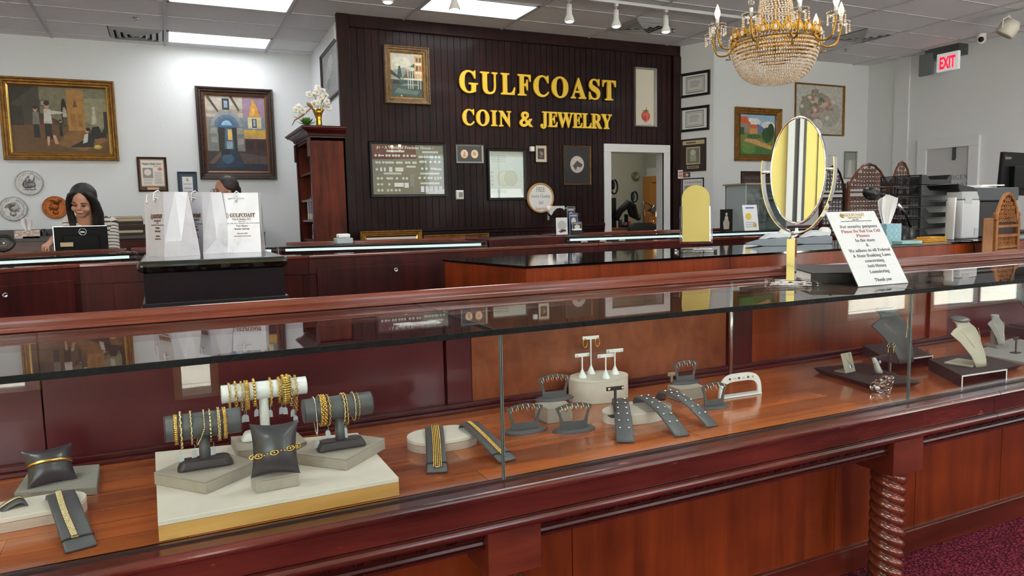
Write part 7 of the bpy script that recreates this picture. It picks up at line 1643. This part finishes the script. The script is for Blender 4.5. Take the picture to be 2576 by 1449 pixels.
for k in range(25):
    a = PI * k / 24; ca, sa_ = math.cos(a), math.sin(a); pw = lambda v, e: math.copysign(abs(v) ** e, v); o_.append((-.062 * pw(ca, .55), .062 * pw(sa_, .7))); i_.append((-.052 * pw(ca, .5), .0405 * pw(sa_, .6)))
b = B(); b.M = F; nn = 25; vs = []
for y in (-.0035, .0035): vs += [(x, y, z) for x, z in o_] + [(x, y, z + .001) for x, z in i_]
fs = []
for i in range(nn - 1):
    j = i + 1; fs += [(i, j, nn + j, nn + i), (2 * nn + j, 2 * nn + i, 3 * nn + i, 3 * nn + j), (i, 2 * nn + i, 2 * nn + j, j), (nn + j, 3 * nn + j, 3 * nn + i, nn + i)]
b.add(vs, fs); b.out('arch_plate', whp, t); b = B(); b.M = F; b.box(-.058, -.012, 0, .058, .014, .005); b.out('foot_plate', whp, t, bevel=.001)
for i in range(6): stud(None, '%s round stud from the left on the white arched stand' % ORD[i], 'studs on the white arch', mat('dark_stud', '#5a5450', .25, .8) if i % 2 == 0 else goldp, .0034, F @ T((-.034 + .0135 * i, -.005, .050)) @ Matrix.Diagonal((.75, 1, .83, 1)) @ RX(PI / 2))
# black trays and busts on the right
blt = mat('charcoal_suede', '#2c2827', .8, bump=.1, bscale=400)
def trayslab(label, pts, h=.016):
    q = [gp(x, y, ZD + h) for x, y in pts]; cx_, cy_ = sum(p[0] for p in q) / 4, sum(p[1] for p in q) / 4; t = thing('display_tray', label, 'display tray', (cx_, cy_, ZD)); b = B()
    b.prism([(cx_ + (x - cx_) * .88, cy_ + (y - cy_) * .88) for x, y in q], ZD + .0005, ZD + h, 1 / .88); b.out('tray', blt, t, bevel=.0015); return t
trayslab('low charcoal tray with slanted edges under the gem pendant', [(2045, 925), (2190, 968), (2318, 962), (2170, 912)])
trayslab('low charcoal tray with slanted edges behind the right riser', [(2340, 905), (2420, 945), (2572, 918), (2480, 895)])
def riser(label, FL, FR, BL, h):
    a, c_, d_ = Vector((*gp(*FL), 0)), Vector((*gp(*FR), 0)), Vector((*gp(*BL), 0)); dv = d_ - a; t = thing('bridge_riser', label, 'bridge riser', (a.x, a.y, ZD))
    u = (c_ - a).normalized(); th = .005
    def q(x0, x1): return [(a + u * x0).xy[:], (a + u * x1).xy[:], (a + u * x1 + dv).xy[:], (a + u * x0 + dv).xy[:]]
    L_ = (c_ - a).length; b = B(); b.prism(q(0, L_), ZD + h - th, ZD + h); b.prism(q(0, th), ZD + .0005, ZD + h - th - .0002); b.prism(q(L_ - th, L_), ZD + .0005, ZD + h - th - .0002); b.out('bridge', blt, t)
    e = Vector((u.y, -u.x, 0)) * .0012; b = B()
    for x0, x1, z0, z1 in ((0, L_, h - th, h), (0, th, 0.001, h - th), (L_ - th, L_, 0.001, h - th)):
        p0, p1 = a + u * x0, a + u * x1; b.loft([[(p.x + w.x, p.y + w.y, ZD + z) for p, w in ((p0, e), (p1, e), (p1, e * 0), (p0, e * 0))] for z in (z0, z1)])
    b.out('white_edge', whs, t); return t, a, u, dv, h
R1 = riser('charcoal bridge riser with white edge under the cream necklace bust', (2418, 975), (2532, 957), (2335, 930), .040)
R2 = riser('charcoal bridge riser with white edge under the tall grey bust', (2238, 935), (2346, 920), (2170, 893), .040)
def bust(label, base, H_, W_, mm, mtop, ang, lean=1.0, foot=None, name='necklace_bust', flat=.02):
    """neck, shoulders and a long tapering chest that slopes forward and down"""
    t = thing(name, label, 'necklace bust', base); F = T(base) @ RZ(ang); b = B(); b.s = True; b.M = F
    # (height, forward y, half width)
    S_ = [(1.0, .10, .26), (.93, .07, .24), (.86, .03, .30), (.80, .02, .46), (.74, .02, .56), (.66, -.03, .52), (.55, -.09, .44), (.4, -.15, .36), (.25, -.20, .30), (.1, -.235, .26), (0, -.25, .24)]
    rings = []
    for k, (z, y, w) in enumerate(S_):
        nk = max(0, (z - .8) / .2); ring_ = []
        for i in range(20):
            a = 2 * PI * i / 20; ring_.append((w * W_ * math.cos(a), (y * lean) * H_ + (.02 + .1 * nk) * H_ * math.sin(a) - .05 * H_ * (1 - math.cos(a) ** 2) * (1 - nk) * 1 + .04 * H_ * math.cos(a) ** 2 * (1 if .3 < z < .85 else .4), z * H_))
        rings.append(ring_)
    b.loft(rings); b.out('bust_form', mm, t)
    b = B(); b.s = True; b.M = F @ T((0, .1 * lean * H_, H_)) @ RX(.25); b.lathe([(W_ * .265, -.002), (W_ * .27, .001), (W_ * .25, .003), (.001, .003)], 24, sy=.55); b.out('neck_cap', mtop, t)
    if foot: b = B(); b.M = F; b.box(-W_ * foot, -.28 * H_, 0, W_ * foot, .3 * H_, .006); b.out('foot', mm, t, bevel=.001)
    return F
def necklace(desc, F, H_, W_, z1, m, lean=1.0, pend='drop'):
    b = B(); b.s = True; pts = []
    for i in range(25):
        u = i / 24 * 2 - 1; z = z1 + (.80 - z1) * abs(u) ** 1.1; x = W_ * .43 * u * (1 - .15 * abs(u)); y = (-.26 + (.28) * max(0, (z)) ) * lean
        y = (.02 - .25 * (1 - z / .8) ** .8) * lean - .085
        pts.append((x, y * H_ , z * H_))
    b.M = F; b.tube(pts, .0007, 5); o = thing('necklace', desc, 'necklace', F @ Vector(pts[12])); b.out('fine_chain', m, o)
    b = B(); b.s = True; b.M = F @ T(pts[12]); 
    if pend == 'star':
        for q in range(5): a = q * 1.257 + .3; b.tube([(0, -.002, -.008), (.009 * math.cos(a), -.002, -.008 + .009 * math.sin(a))], [.002, .0009], 5)
        b.out('starfish_pendant', m, o)
    elif pend == 'pearl':
        b.tube([(0, -.002, 0), (.002, -.003, -.012), (.004, -.003, -.022)], [.0015, .003, .003], 6); b.out('gold_pendant', m, o)
        b = B(); b.s = True; b.M = F @ T(pts[12]); b.sph((.005, -.005, -.027), .0045, 10, 8); b.out('pearl', mat('pearl', '#e9e4dc', .2, coat=.5), o)
    else: b.tube([(0, -.001, .004), (0, -.002, -.022)], [.0012, .0018], 6); b.out('bar_pendant', m, o)
c = Vector((*gp(2428, 915, ZD + .040), ZD + .0405)); F = bust('cream leather necklace bust with a gold and pearl pendant on the right bridge riser', c, .155, .175, mat('cream_leather', '#b9b29f', .45), leather, .18, lean=1.35, foot=.3)
necklace('fine gold necklace with a pearl pendant on the cream bust', F, .155, .175, .24, AU, 1.35, 'pearl')
c = Vector((*gp(2242, 905, ZD + .040), ZD + .0405)); F = bust('tall dark grey necklace bust behind the glass reflection', c, .18, .20, mat('slate_leather', '#3f4446', .45), leathd, .12, lean=1.3, foot=.28)
necklace('fine gold necklace with a starfish pendant on the tall grey bust', F, .18, .20, .38, AU, 1.3, 'star')
# pale grey pad with small bust and hand
q = [gp(x, y, ZD + .014) for x, y in ((2440, 886), (2600, 915), (2700, 870), (2545, 850))]
t = thing('display_pad', 'pale grey padded board under the small grey bust at the right edge', 'display pad', (q[0][0], q[0][1], ZD)); b = B(); b.prism(q, ZD + .0005, ZD + .014); b.out('pad', mat('pale_grey_suede', '#8f8e8c', .9, bump=.1, bscale=400), t, bevel=.004)
c = Vector((*gp(2505, 872, ZD + .014), ZD + .0145)); pg = mat('pale_grey_leather', '#8e8c88', .5)
F = bust('small pale grey necklace bust on a block foot at the right', c + Vector((0, 0, .008)), .118, .075, pg, pg, -.15, .9)
b = B(); b.M = T(c) @ RZ(-.15); b.box(-.032, -.03, 0, .032, .03, .010); b.box(-.018, -.006, .01, .018, .012, .07); o = b.out('bust_foot', pg, bpy.data.objects['necklace_bust.002'], bevel=.002)
necklace('thin silver necklace with a bar pendant on the small pale grey bust', F, .118, .075, .22, AG, .9, 'bar')
c = Vector((*gp(2585, 850, ZD), ZD + .02)); c.z = ZD + .05
b = B(); b.box(c.x - .08, c.y - .05, ZD + .0145, c.x + .15, c.y + .08, ZD + .05); tag(b.out('dark_block', blt, bevel=.002), 'dark block under the large slate bust cut by the right edge', 'riser block')
F = bust('large slate blue-grey necklace bust cut by the right edge of the photo', Vector((c.x + .03, c.y, ZD + .0505)), .20, .19, mat('slate_leather'), leathd, -.2, foot=.3)
F_, hz, wb_, _t = tstand('small dark ring stand at the right edge on the pale pad', 2555, 888, .06, .03, ZD + .014, leathd, 0, 'flat')
# T stand, pendant card, ring finger, crystal
F, hz, wb_, _t = tstand('beige T-shaped earring stand with two drop earrings right of the cream bust', 2437, 905, .095, .034, ZD + .016, mat('beige_stand'), 0, 'flat')
for s_, d_ in ((-1, 'left'), (1, 'right')):
    o = thing('drop_earring', '%s drop earring on the beige stand by the cream bust' % d_, 'earring', F @ Vector((s_ * .013, -.004, hz - .01)), 'drop earrings on the beige stand'); b = B(); b.s = True; b.M = F @ T((s_ * .013, -.004, hz - .006)); b.torus((0, 0, 0), .004, .0006, 10, 4, axis='y'); b.tube([(0, 0, -.004), (0, 0, -.012)], .0005, 4); b.out('hook', AU, o); b = B(); b.M = F @ T((s_ * .013, -.004, hz - .021)); b.cbox((0, 0, 0), (.006, .002, .007)); b.out('white_stone', whp, o)
F, hz, wb_, _t = tstand('dark grey T-shaped stand with long gold drop hoops', 2237, 940, .105, .036, ZD + .016, leathd, 0, 'flat')
for s_, d_ in ((-1, 'left'), (1, 'right')):
    o = thing('drop_earring', '%s long gold drop hoop on the dark T-shaped stand' % d_, 'earring', F @ Vector((s_ * .014, -.004, hz - .01)), 'long gold drop hoops'); b = B(); b.s = True; b.M = F @ T((s_ * .014, -.004, hz - .006)); b.torus((0, 0, 0), .0065, .001, 14, 5, axis='y'); b.out('hoop', AUP, o); b = B(); b.s = True; b.M = F @ T((s_ * .014, -.004, hz - .012)); b.tube([(0, 0, 0), (-.001, 0, -.016), (-.002, 0, -.034)], [.001, .0014, .0006], 5); b.out('drop', AU, o)
c = Vector((*gp(2140, 937, ZD + .016), ZD + .0165))
t = thing('pendant_card', 'small beige easel card with a blue gem pendant necklace', 'pendant stand', c); F = T(c) @ RZ(.12) @ RX(-.28) @ Matrix.Diagonal((1.4, 1, 1.12, 1)); bm_ = mat('beige_leather', '#a8a192', .6)
b = B(); b.M = F; b.box(-.021, 0, 0, .021, .003, .062); b.out('card', bm_, t, bevel=.0008); b = B(); b.M = T(c) @ RZ(.12); b.box(-.029, 0.0, 0, .029, .045, .003); b.out('card_foot', bm_, t, bevel=.0008)
o = thing('necklace', 'gold necklace with a rectangular blue gem pendant on the beige card', 'necklace', c + Vector((0, -.004, .03))); b = B(); b.s = True; b.M = F; b.tube([(-.012, -.001, .060), (-.003, -.0015, .036), (.004, -.0015, .026), (.008, -.0015, .038), (.010, -.001, .060)], .0006, 5); b.out('fine_chain', AUP, o)
b = B(); b.M = F; b.cbox((.004, -.002, .018), (.009, .003, .011)); b.out('setting', AG, o, bevel=.001); b = B(); b.M = F; b.cbox((.004, -.0035, .018), (.0055, .003, .0075)); b.out('blue_gem', mat('sapphire', '#3f5fa8', .05, coat=1), o, bevel=.001)
c = Vector((*gp(2208, 940, ZD + .016), ZD + .0165))
t = thing('ring_finger_stand', 'white leather finger-shaped ring stand on a dark disc', 'ring stand', c); b = B(); b.s = True; b.lathe([(.024, 0), (.024, .003), (.001, .004)], 24, c, sy=.6); b.out('disc_foot', leathd, t)
b = B(); b.s = True; tp = c + Vector((-.022, .0, .054)); b.tube([c + Vector((.006, 0, .003)), c + Vector((-.003, 0, .02)), c + Vector((-.014, 0, .042)), tp, tp + Vector((-.002, 0, .004))], [.0125, .0105, .0085, .0072, .003], 14); b.out('finger', mat('white_leather', '#cfccc6', .4), t)
o = thing('ring', 'gold ring with an oval lilac stone on the white finger stand', 'ring', c + Vector((-.012, 0, .037))); b = B(); b.s = True; b.M = T(c + Vector((-.013, 0, .040))) @ RY(-.42); b.torus((0, 0, 0), .0098, .0009, 20, 5); b.out('ring_band', AUP, o)
b = B(); b.s = True; b.M = T(c + Vector((-.002, -.008, .042))); b.sph((0, 0, 0), .0065, 8, 5, (1, .7, 1)); b.out('lilac_stone', mat('amethyst', '#8f8fc0', .05, coat=1), o)
c = Vector((*gp(2222, 990), ZD + .001))
b = B(); R_ = .034; b.M = T(c + Vector((0, .004, .030))) @ RZ(.3) @ RX(-.62) @ Matrix.Scale(1.22, 4)
n8 = 12; rg = [[(r_ * math.cos(2 * PI * (i + o_) / n8), r_ * math.sin(2 * PI * (i + o_) / n8), z) for i in range(n8)] for r_, z, o_ in ((.001, -.032, 0), (R_ * .55, -.016, .0), (R_, .001, .5), (R_, .004, .5), (R_ * .82, .012, 0), (R_ * .55, .017, .5))]
b.loft(rg); tag(b.out('crystal_gem', crystal('cut_crystal', 1.7)), 'large clear faceted crystal diamond paperweight on the deck', 'crystal')
# ---------------------------------------------------------------- on top of the front case
ZTG = ZG + .0006
# marble-topped pedestal with shopping bags, standing behind the case
px0, px1 = P(363, 720, 1, 3.22).x, P(717, 715, 1, 3.22).x; y0, y1 = 3.22, 3.92
zsl, zsb = P(540, 651, 1, 3.195)[2], P(540, 680, 1, 3.2)[2]; zbm = P(540, 754, 1, 3.2)[2]
t = thing('pedestal', 'black cabinet pedestal with a rounded black marble top holding white bags', 'pedestal', ((px0 + px1) / 2, (y0 + y1) / 2, 0))
b = B(); b.box(px0, y0, .0, px1, y1, zsb); b.out('cabinet', mat('aubergine_lacquer', '#160a10', .5, spec=.15, var=.1), t, bevel=.002)
b = B(); b.box(px0 - .012, y0 - .012, zbm - .03, px1 + .012, y1 + .01, zbm); b.box(px0 - .022, y0 - .022, zbm - .05, px1 + .022, y1 + .01, zbm - .03); b.out('base_moulding', blk, t, bevel=.004)
mar = mat('black_marble', '#0a0f0d', .08, coat=.6); n = mar.node_tree; bs = n.nodes['Principled BSDF']; tc = n.nodes.new('ShaderNodeTexCoord'); no = n.nodes.new('ShaderNodeTexNoise'); no.inputs['Scale'].default_value = 26; no.inputs['Detail'].default_value = 8; no.inputs['Distortion'].default_value = 1.2; n.links.new(tc.outputs['Object'], no.inputs[0])
cr = n.nodes.new('ShaderNodeValToRGB'); cr.color_ramp.elements[0].position = .5; cr.color_ramp.elements[0].color = hx('#060908'); cr.color_ramp.elements[1].position = .75; cr.color_ramp.elements[1].color = hx('#2c3834'); n.links.new(no.outputs['Fac'], cr.inputs[0]); n.links.new(cr.outputs[0], bs.inputs['Base Color'])
sh = (zsl - zsb); b = B(); b.box(px0 - .022, y0 - .025, zsb + .0005, px1 + .016, y1 + .02, zsl); b.out('marble_top', mar, t, bevel=sh * .46, seg=6)
bagm = mat('glossy_white_paper', '#bfbfc6', .2, coat=.5, bump=.7, bscale=9); brn = mat('bronze_print', '#63432a', .6); rope = mat('white_cord', '#dcdcdf', .7)
def bag(label, lp, rp, d_, rz, W_, H_, txt=True, side=True):
    c = Vector(lp); t = thing('shopping_bag', label, 'shopping bag', c, 'white paper shopping bags'); F = T(c) @ RZ(rz)
    b = B(); b.M = F; tp = .82                                      # sides folded slightly inward at the top
    vs = [(0, 0, 0), (W_, 0, 0), (W_, d_, 0), (0, d_, 0), (.002, d_ * .10, H_), (W_ - .002, d_ * .10, H_), (W_ - .014, d_ * .44, H_ * 1.0), (W_ - .002, d_ * .76, H_), (.002, d_ * .76, H_), (.014, d_ * .44, H_), (W_ - .002, d_ / 2, H_ * .24), (.002, d_ / 2, H_ * .24), (W_, d_ * .04, H_ * .24), (W_, d_ * .96, H_ * .24), (0, d_ * .04, H_ * .24), (0, d_ * .96, H_ * .24)]
    fs = [(0, 3, 2, 1), (0, 1, 12, 14), (14, 12, 5, 4), (3, 15, 13, 2), (15, 8, 7, 13), (1, 10, 12), (1, 2, 10), (2, 13, 10), (12, 10, 6, 5), (10, 13, 7, 6), (0, 14, 11), (0, 11, 3), (3, 11, 15), (14, 4, 9, 11), (11, 9, 8, 15)]
    b.add(vs, fs); b.out('paper_body', bagm, t, solid=.0012)
    b = B(); b.s = True; b.M = F
    yy = d_ * .10; b.tube([(W_ * .33, yy, H_ * .9), (W_ * .4, yy - .006, H_ * .915), (W_ * .5, yy - .006, H_ * .92), (W_ * .6, yy - .006, H_ * .915), (W_ * .67, yy, H_ * .9)], .0032, 6)
    b.tube([(W_ * .5, yy - .008, H_ * .84), (W_ * .49, yy - .009, H_ * .90), (W_ * .48, yy - .004, H_ * 1.0), (W_ * .5, yy + .012, H_ * 1.03), (W_ * .54, yy + .02, H_ * 1.0), (W_ * .53, yy - .004, H_ * .95)], .0032, 6); b.sph((W_ * .5, yy - .008, H_ * .885), .006, 8, 6); b.out('cord_handle', rope, t)
    if txt:
        G = F @ T((0, -.0012, 0)) @ RX(-.0); sl = math.atan2(d_ * .06, H_ * .76); Z = lambda z: F @ T((0, d_ * .04 + (z / H_ - .24) * d_ * .06 / .76 - .0014, z)) @ RX(-sl)
        text(serif('GULFCOAST'), H_ * .085, Z(H_ * .60) @ T((W_ * .62, 0, 0)), brn, t, 'lettering', .0004, width=W_ * .56, off=.0006)
        b = B(); b.M = Z(H_ * .60) @ T((W_ * .26, 0, H_ * .02)); b.torus((0, 0, 0), H_ * .045, .0009, 18, 4, sc=(.8, 1), axis='y'); b.tube([(-.004, -.0004, -.006), (-.002, -.0004, .004), (.004, -.0004, .008)], .0009, 4); b.tube([(.004, -.0004, -.007), (.002, -.0004, .0)], .0009, 4); b.out('round_emblem', brn, t)
        b = B(); b.M = Z(H_ * .588); b.box(W_ * .33, -.0003, 0, W_ * .9, 0, .0008); b.out('rule_line', brn, t)
        for s_, z, h_, w2 in (('Coin & Jewelry, LLC', .545, .045, .42), ('Since 1975', .515, .022, .14), ("Florida's Gold, Silver, Diamond & Rare Coin Exchange", .485, .022, .8), ('Fort Myers', .435, .045, .25), ('Bonita Springs', .385, .045, .34), ('800-463-3909', .31, .03, .24), ('www.gulfcoastcoin.com', .27, .03, .38)):
            text(serif(s_), H_ * h_, Z(H_ * z) @ T((W_ * .60, 0, 0)), brn, t, 'lettering', .0003, width=W_ * w2)
    return t
zs_ = zsl + .0006
def zat(px, y): return P(px, 600, 1, y).x
def bagpx(label, px, py, yt_px, W_, d_, rz, txt=True):
    c = P(px, py, 2, zs_); H_ = P(px, yt_px, 1, c.y)[2] - zs_          # near bottom corner
    return bag(label, (c.x - W_ * math.cos(rz), c.y - W_ * math.sin(rz), zs_), None, d_, rz, W_, H_, txt)
bagpx('white shopping bag at front left of the pedestal, side gusset facing the camera', 413, 647, 482, .17, .16, -1.18)
bagpx('white shopping bag in the middle of the pedestal with hanging cord', 511, 640, 483, .17, .145, -1.12)
bagpx('rightmost white shopping bag with GULFCOAST lettering facing the camera', 657, 634, 484, .205, .105, -.30)
bagpx('white shopping bag at the back left with cord hanging outside', 388, 641, 490, .065, .10, -1.0, False)
# big oval mirror on the front case
c = Vector(P(1990, 716, 2, ZTG)); c.z = ZTG
t = thing('vanity_mirror', 'large oval chrome vanity mirror on a square post standing on the front case', 'mirror', c)
b = B(); b.M = T(c) @ RZ(-.6); b.box(-.075, -.05, 0, .075, .05, .014); b.out('base', crystal('thick_acrylic'), t, bevel=.004)
zp = P(1998, 600, 1, c.y)[2]; ang = -math.radians(38)
b = B(); b.M = T(c) @ RZ(ang - .35); b.box(-.0135, -.0135, .014, .0135, .0135, zp - c.z); b.out('square_post', chrome, t, bevel=.001)
mcn = P(2008, 428, 1, c.y); mtp = P(2008, 292, 1, c.y)[2]; mbt = P(2008, 565, 1, c.y)[2]; mh = (mtp - mbt) / 2; mcz = (mtp + mbt) / 2
F = T((mcn.x, c.y, mcz)) @ RZ(ang - .42) @ RX(-.03); mw_ = mh * .5
b = B(); b.s = False; b.M = F @ RX(PI / 2) @ Matrix.Diagonal((mw_, mh, 1, 1)); b.lathe([(.001, .0085), (.955, .0085)], 56, cap=False); b.out('mirror_glass', mat('mirror'), t)
b = B(); b.s = True; b.M = F @ RX(PI / 2) @ Matrix.Diagonal((mw_, mh, 1, 1)); b.lathe([(.955, .008), (.965, .0115), (.985, .0115), (1.0, .006), (1.0, -.010), (.98, -.014), (.001, -.014)], 56, cap=False); b.out('rim', chrome, t)
b = B(); b.s = True; yk = []; N = 40; w1, h1 = mw_ * 1.30, mh * 1.16
rings = []
for i in range(N + 1):
    a = PI * (-1.06) + PI * 1.12 * i / N; x, z = w1 * math.cos(a), h1 * math.sin(a)
    nx_, nz_ = math.cos(a), math.sin(a); rings.append([(x + nx_ * o1, y, z + nz_ * o1) for y, o1 in ((-.02, -.0014), (.02, -.0014), (.02, .0014), (-.02, .0014))])
b.s = False; b.M = F; b.loft(rings); b.out('yoke', chrome, t)
b = B(); b.s = True; b.M = F
for s_ in (-1, 1): b.tube([(s_ * mw_ * .99, 0, .0), (s_ * w1 * 1.0, 0, .0)], .005, 10)
b.out('pivot_screws', chrome, t)
yb2 = (F @ Vector((0, 0, -h1)))
b = B(); b.s = True; b.tube([(c.x, c.y, zp - .003), (yb2.x * .5 + c.x * .5, c.y, (zp + yb2.z) / 2), yb2 + Vector((0, 0, -.001))], .0085, 14); b.tube([yb2 + Vector((0, 0, .001)), yb2 + Vector((0, 0, .018))], [.007, .004], 10); b.out('round_neck', chrome, t)
# binder
z = ZTG; N_, Lp, Rp = P(2040, 714, 2, z), P(1938, 679, 2, z), P(2150, 712, 2, z)
u = (Lp - N_).xy.normalized(); LL = .285; v = Vector((u.y, -u.x)); WW = .25
if v.x < 0: v = -v
q = lambda a, e: (N_.x + u.x * a + v.x * e, N_.y + u.y * a + v.y * e)
t = thing('ring_binder', 'thick black ring binder full of white pages lying on the front case', 'binder', (N_.x, N_.y, z)); bh = .036; LL = min(.36, (Lp - N_).length)
b = B(); b.prism([q(0, 0), q(LL, 0), q(LL, WW), q(0, WW)], z, z + .003); b.prism([q(0, 0), q(LL, 0), q(LL, WW), q(0, WW)], z + bh - .003, z + bh); b.prism([q(0, 0), q(.004, 0), q(.004, WW), q(0, WW)], z + .0031, z + bh - .0031); b.out('cover', mat('binder_black', '#0e0e10', .35), t, bevel=.001)
b = B(); b.prism([q(.005, .008), q(LL - .01, .008), q(LL - .01, WW - .02), q(.005, WW - .02)], z + .0035, z + bh - .006); b.out('pages', mat('page_edges', '#f2f2f5', .7, var=.08, vscale=90), t)
# sign in slanted acrylic holder
a, e = P(2160, 722, 2, ZTG), P(2287, 712, 2, ZTG); wS = (e - a).xy.length; al = math.radians(31); SL = .275
t = thing('sign_holder', 'slanted clear acrylic holder with white security notice on the front case', 'sign', a)
Fs = T((a.x, a.y, ZTG)) @ RZ(math.atan2(e.y - a.y, e.x - a.x)) @ RX(-al)
b = B(); b.M = Fs; b.box(0, -.0015, 0, wS, 0, SL); b.box(0, .0025, 0, wS, .004, SL); b.out('acrylic_sleeve', ACR, t)
b = B(); b.M = T((a.x, a.y, ZTG)) @ RZ(math.atan2(e.y - a.y, e.x - a.x)); b.box(0, .004, 0, wS, .10, .0025); b.out('acrylic_foot', ACR, t)
b = B(); b.M = Fs; b.box(.002, .0003, .002, wS - .002, .0022, SL - .002); b.out('notice_paper', mat('notice_white', '#dcdcdc', .6), t)
Z = lambda z: Fs @ T((wS * .53, .0002 - .0006, SL * z)); ri = mat('faded_red_ink', '#a0525a', .7); gk = mat('grey_print', '#55565a', .7); gy = mat('ochre_print', '#b0903a', .5)
text(serif('GULFCOAST'), .016, Z(.925) @ T((.004, 0, 0)), gy, t, 'lettering', .0002, width=wS * .40); b = B(); b.M = Z(.935) @ T((-wS * .235, 0, 0)); b.s = True; b.lathe([(.0075, -.0), (.001, .0)], 16); b.M = b.M @ RX(PI / 2); b.lathe([(.0085, .0004), (.001, .0006)], 16); b.out('round_emblem', gy, t)
for s_, zz_, h_, w2, m in (('Coin & Jewelry, LLC', .895, .010, .28, gy), ('Since 1975', .870, .006, .12, gk), ('Southwest Florida Gold, Silver, Diamond & Rare Coin Exchange', .852, .005, .62, gk), ('For security purposes', .765, .016, .74, gk), ('Please Do Not Use Cell', .700, .016, .78, ri), ('Phones', .638, .016, .26, ri), ('In the store', .575, .016, .39, gk), ('&', .510, .016, .06, gk), ('We adhere to all Federal', .440, .016, .82, gk), ('& State Banking Laws', .372, .016, .74, gk), ('concerning', .302, .016, .38, gk), ('Anti-Money', .235, .016, .38, gk), ('Laundering', .160, .016, .39, gk), ('Thank you', .055, .016, .33, gk)):
    text(serif(s_), h_, Z(zz_), m, t, 'lettering', .0002, width=wS * w2)
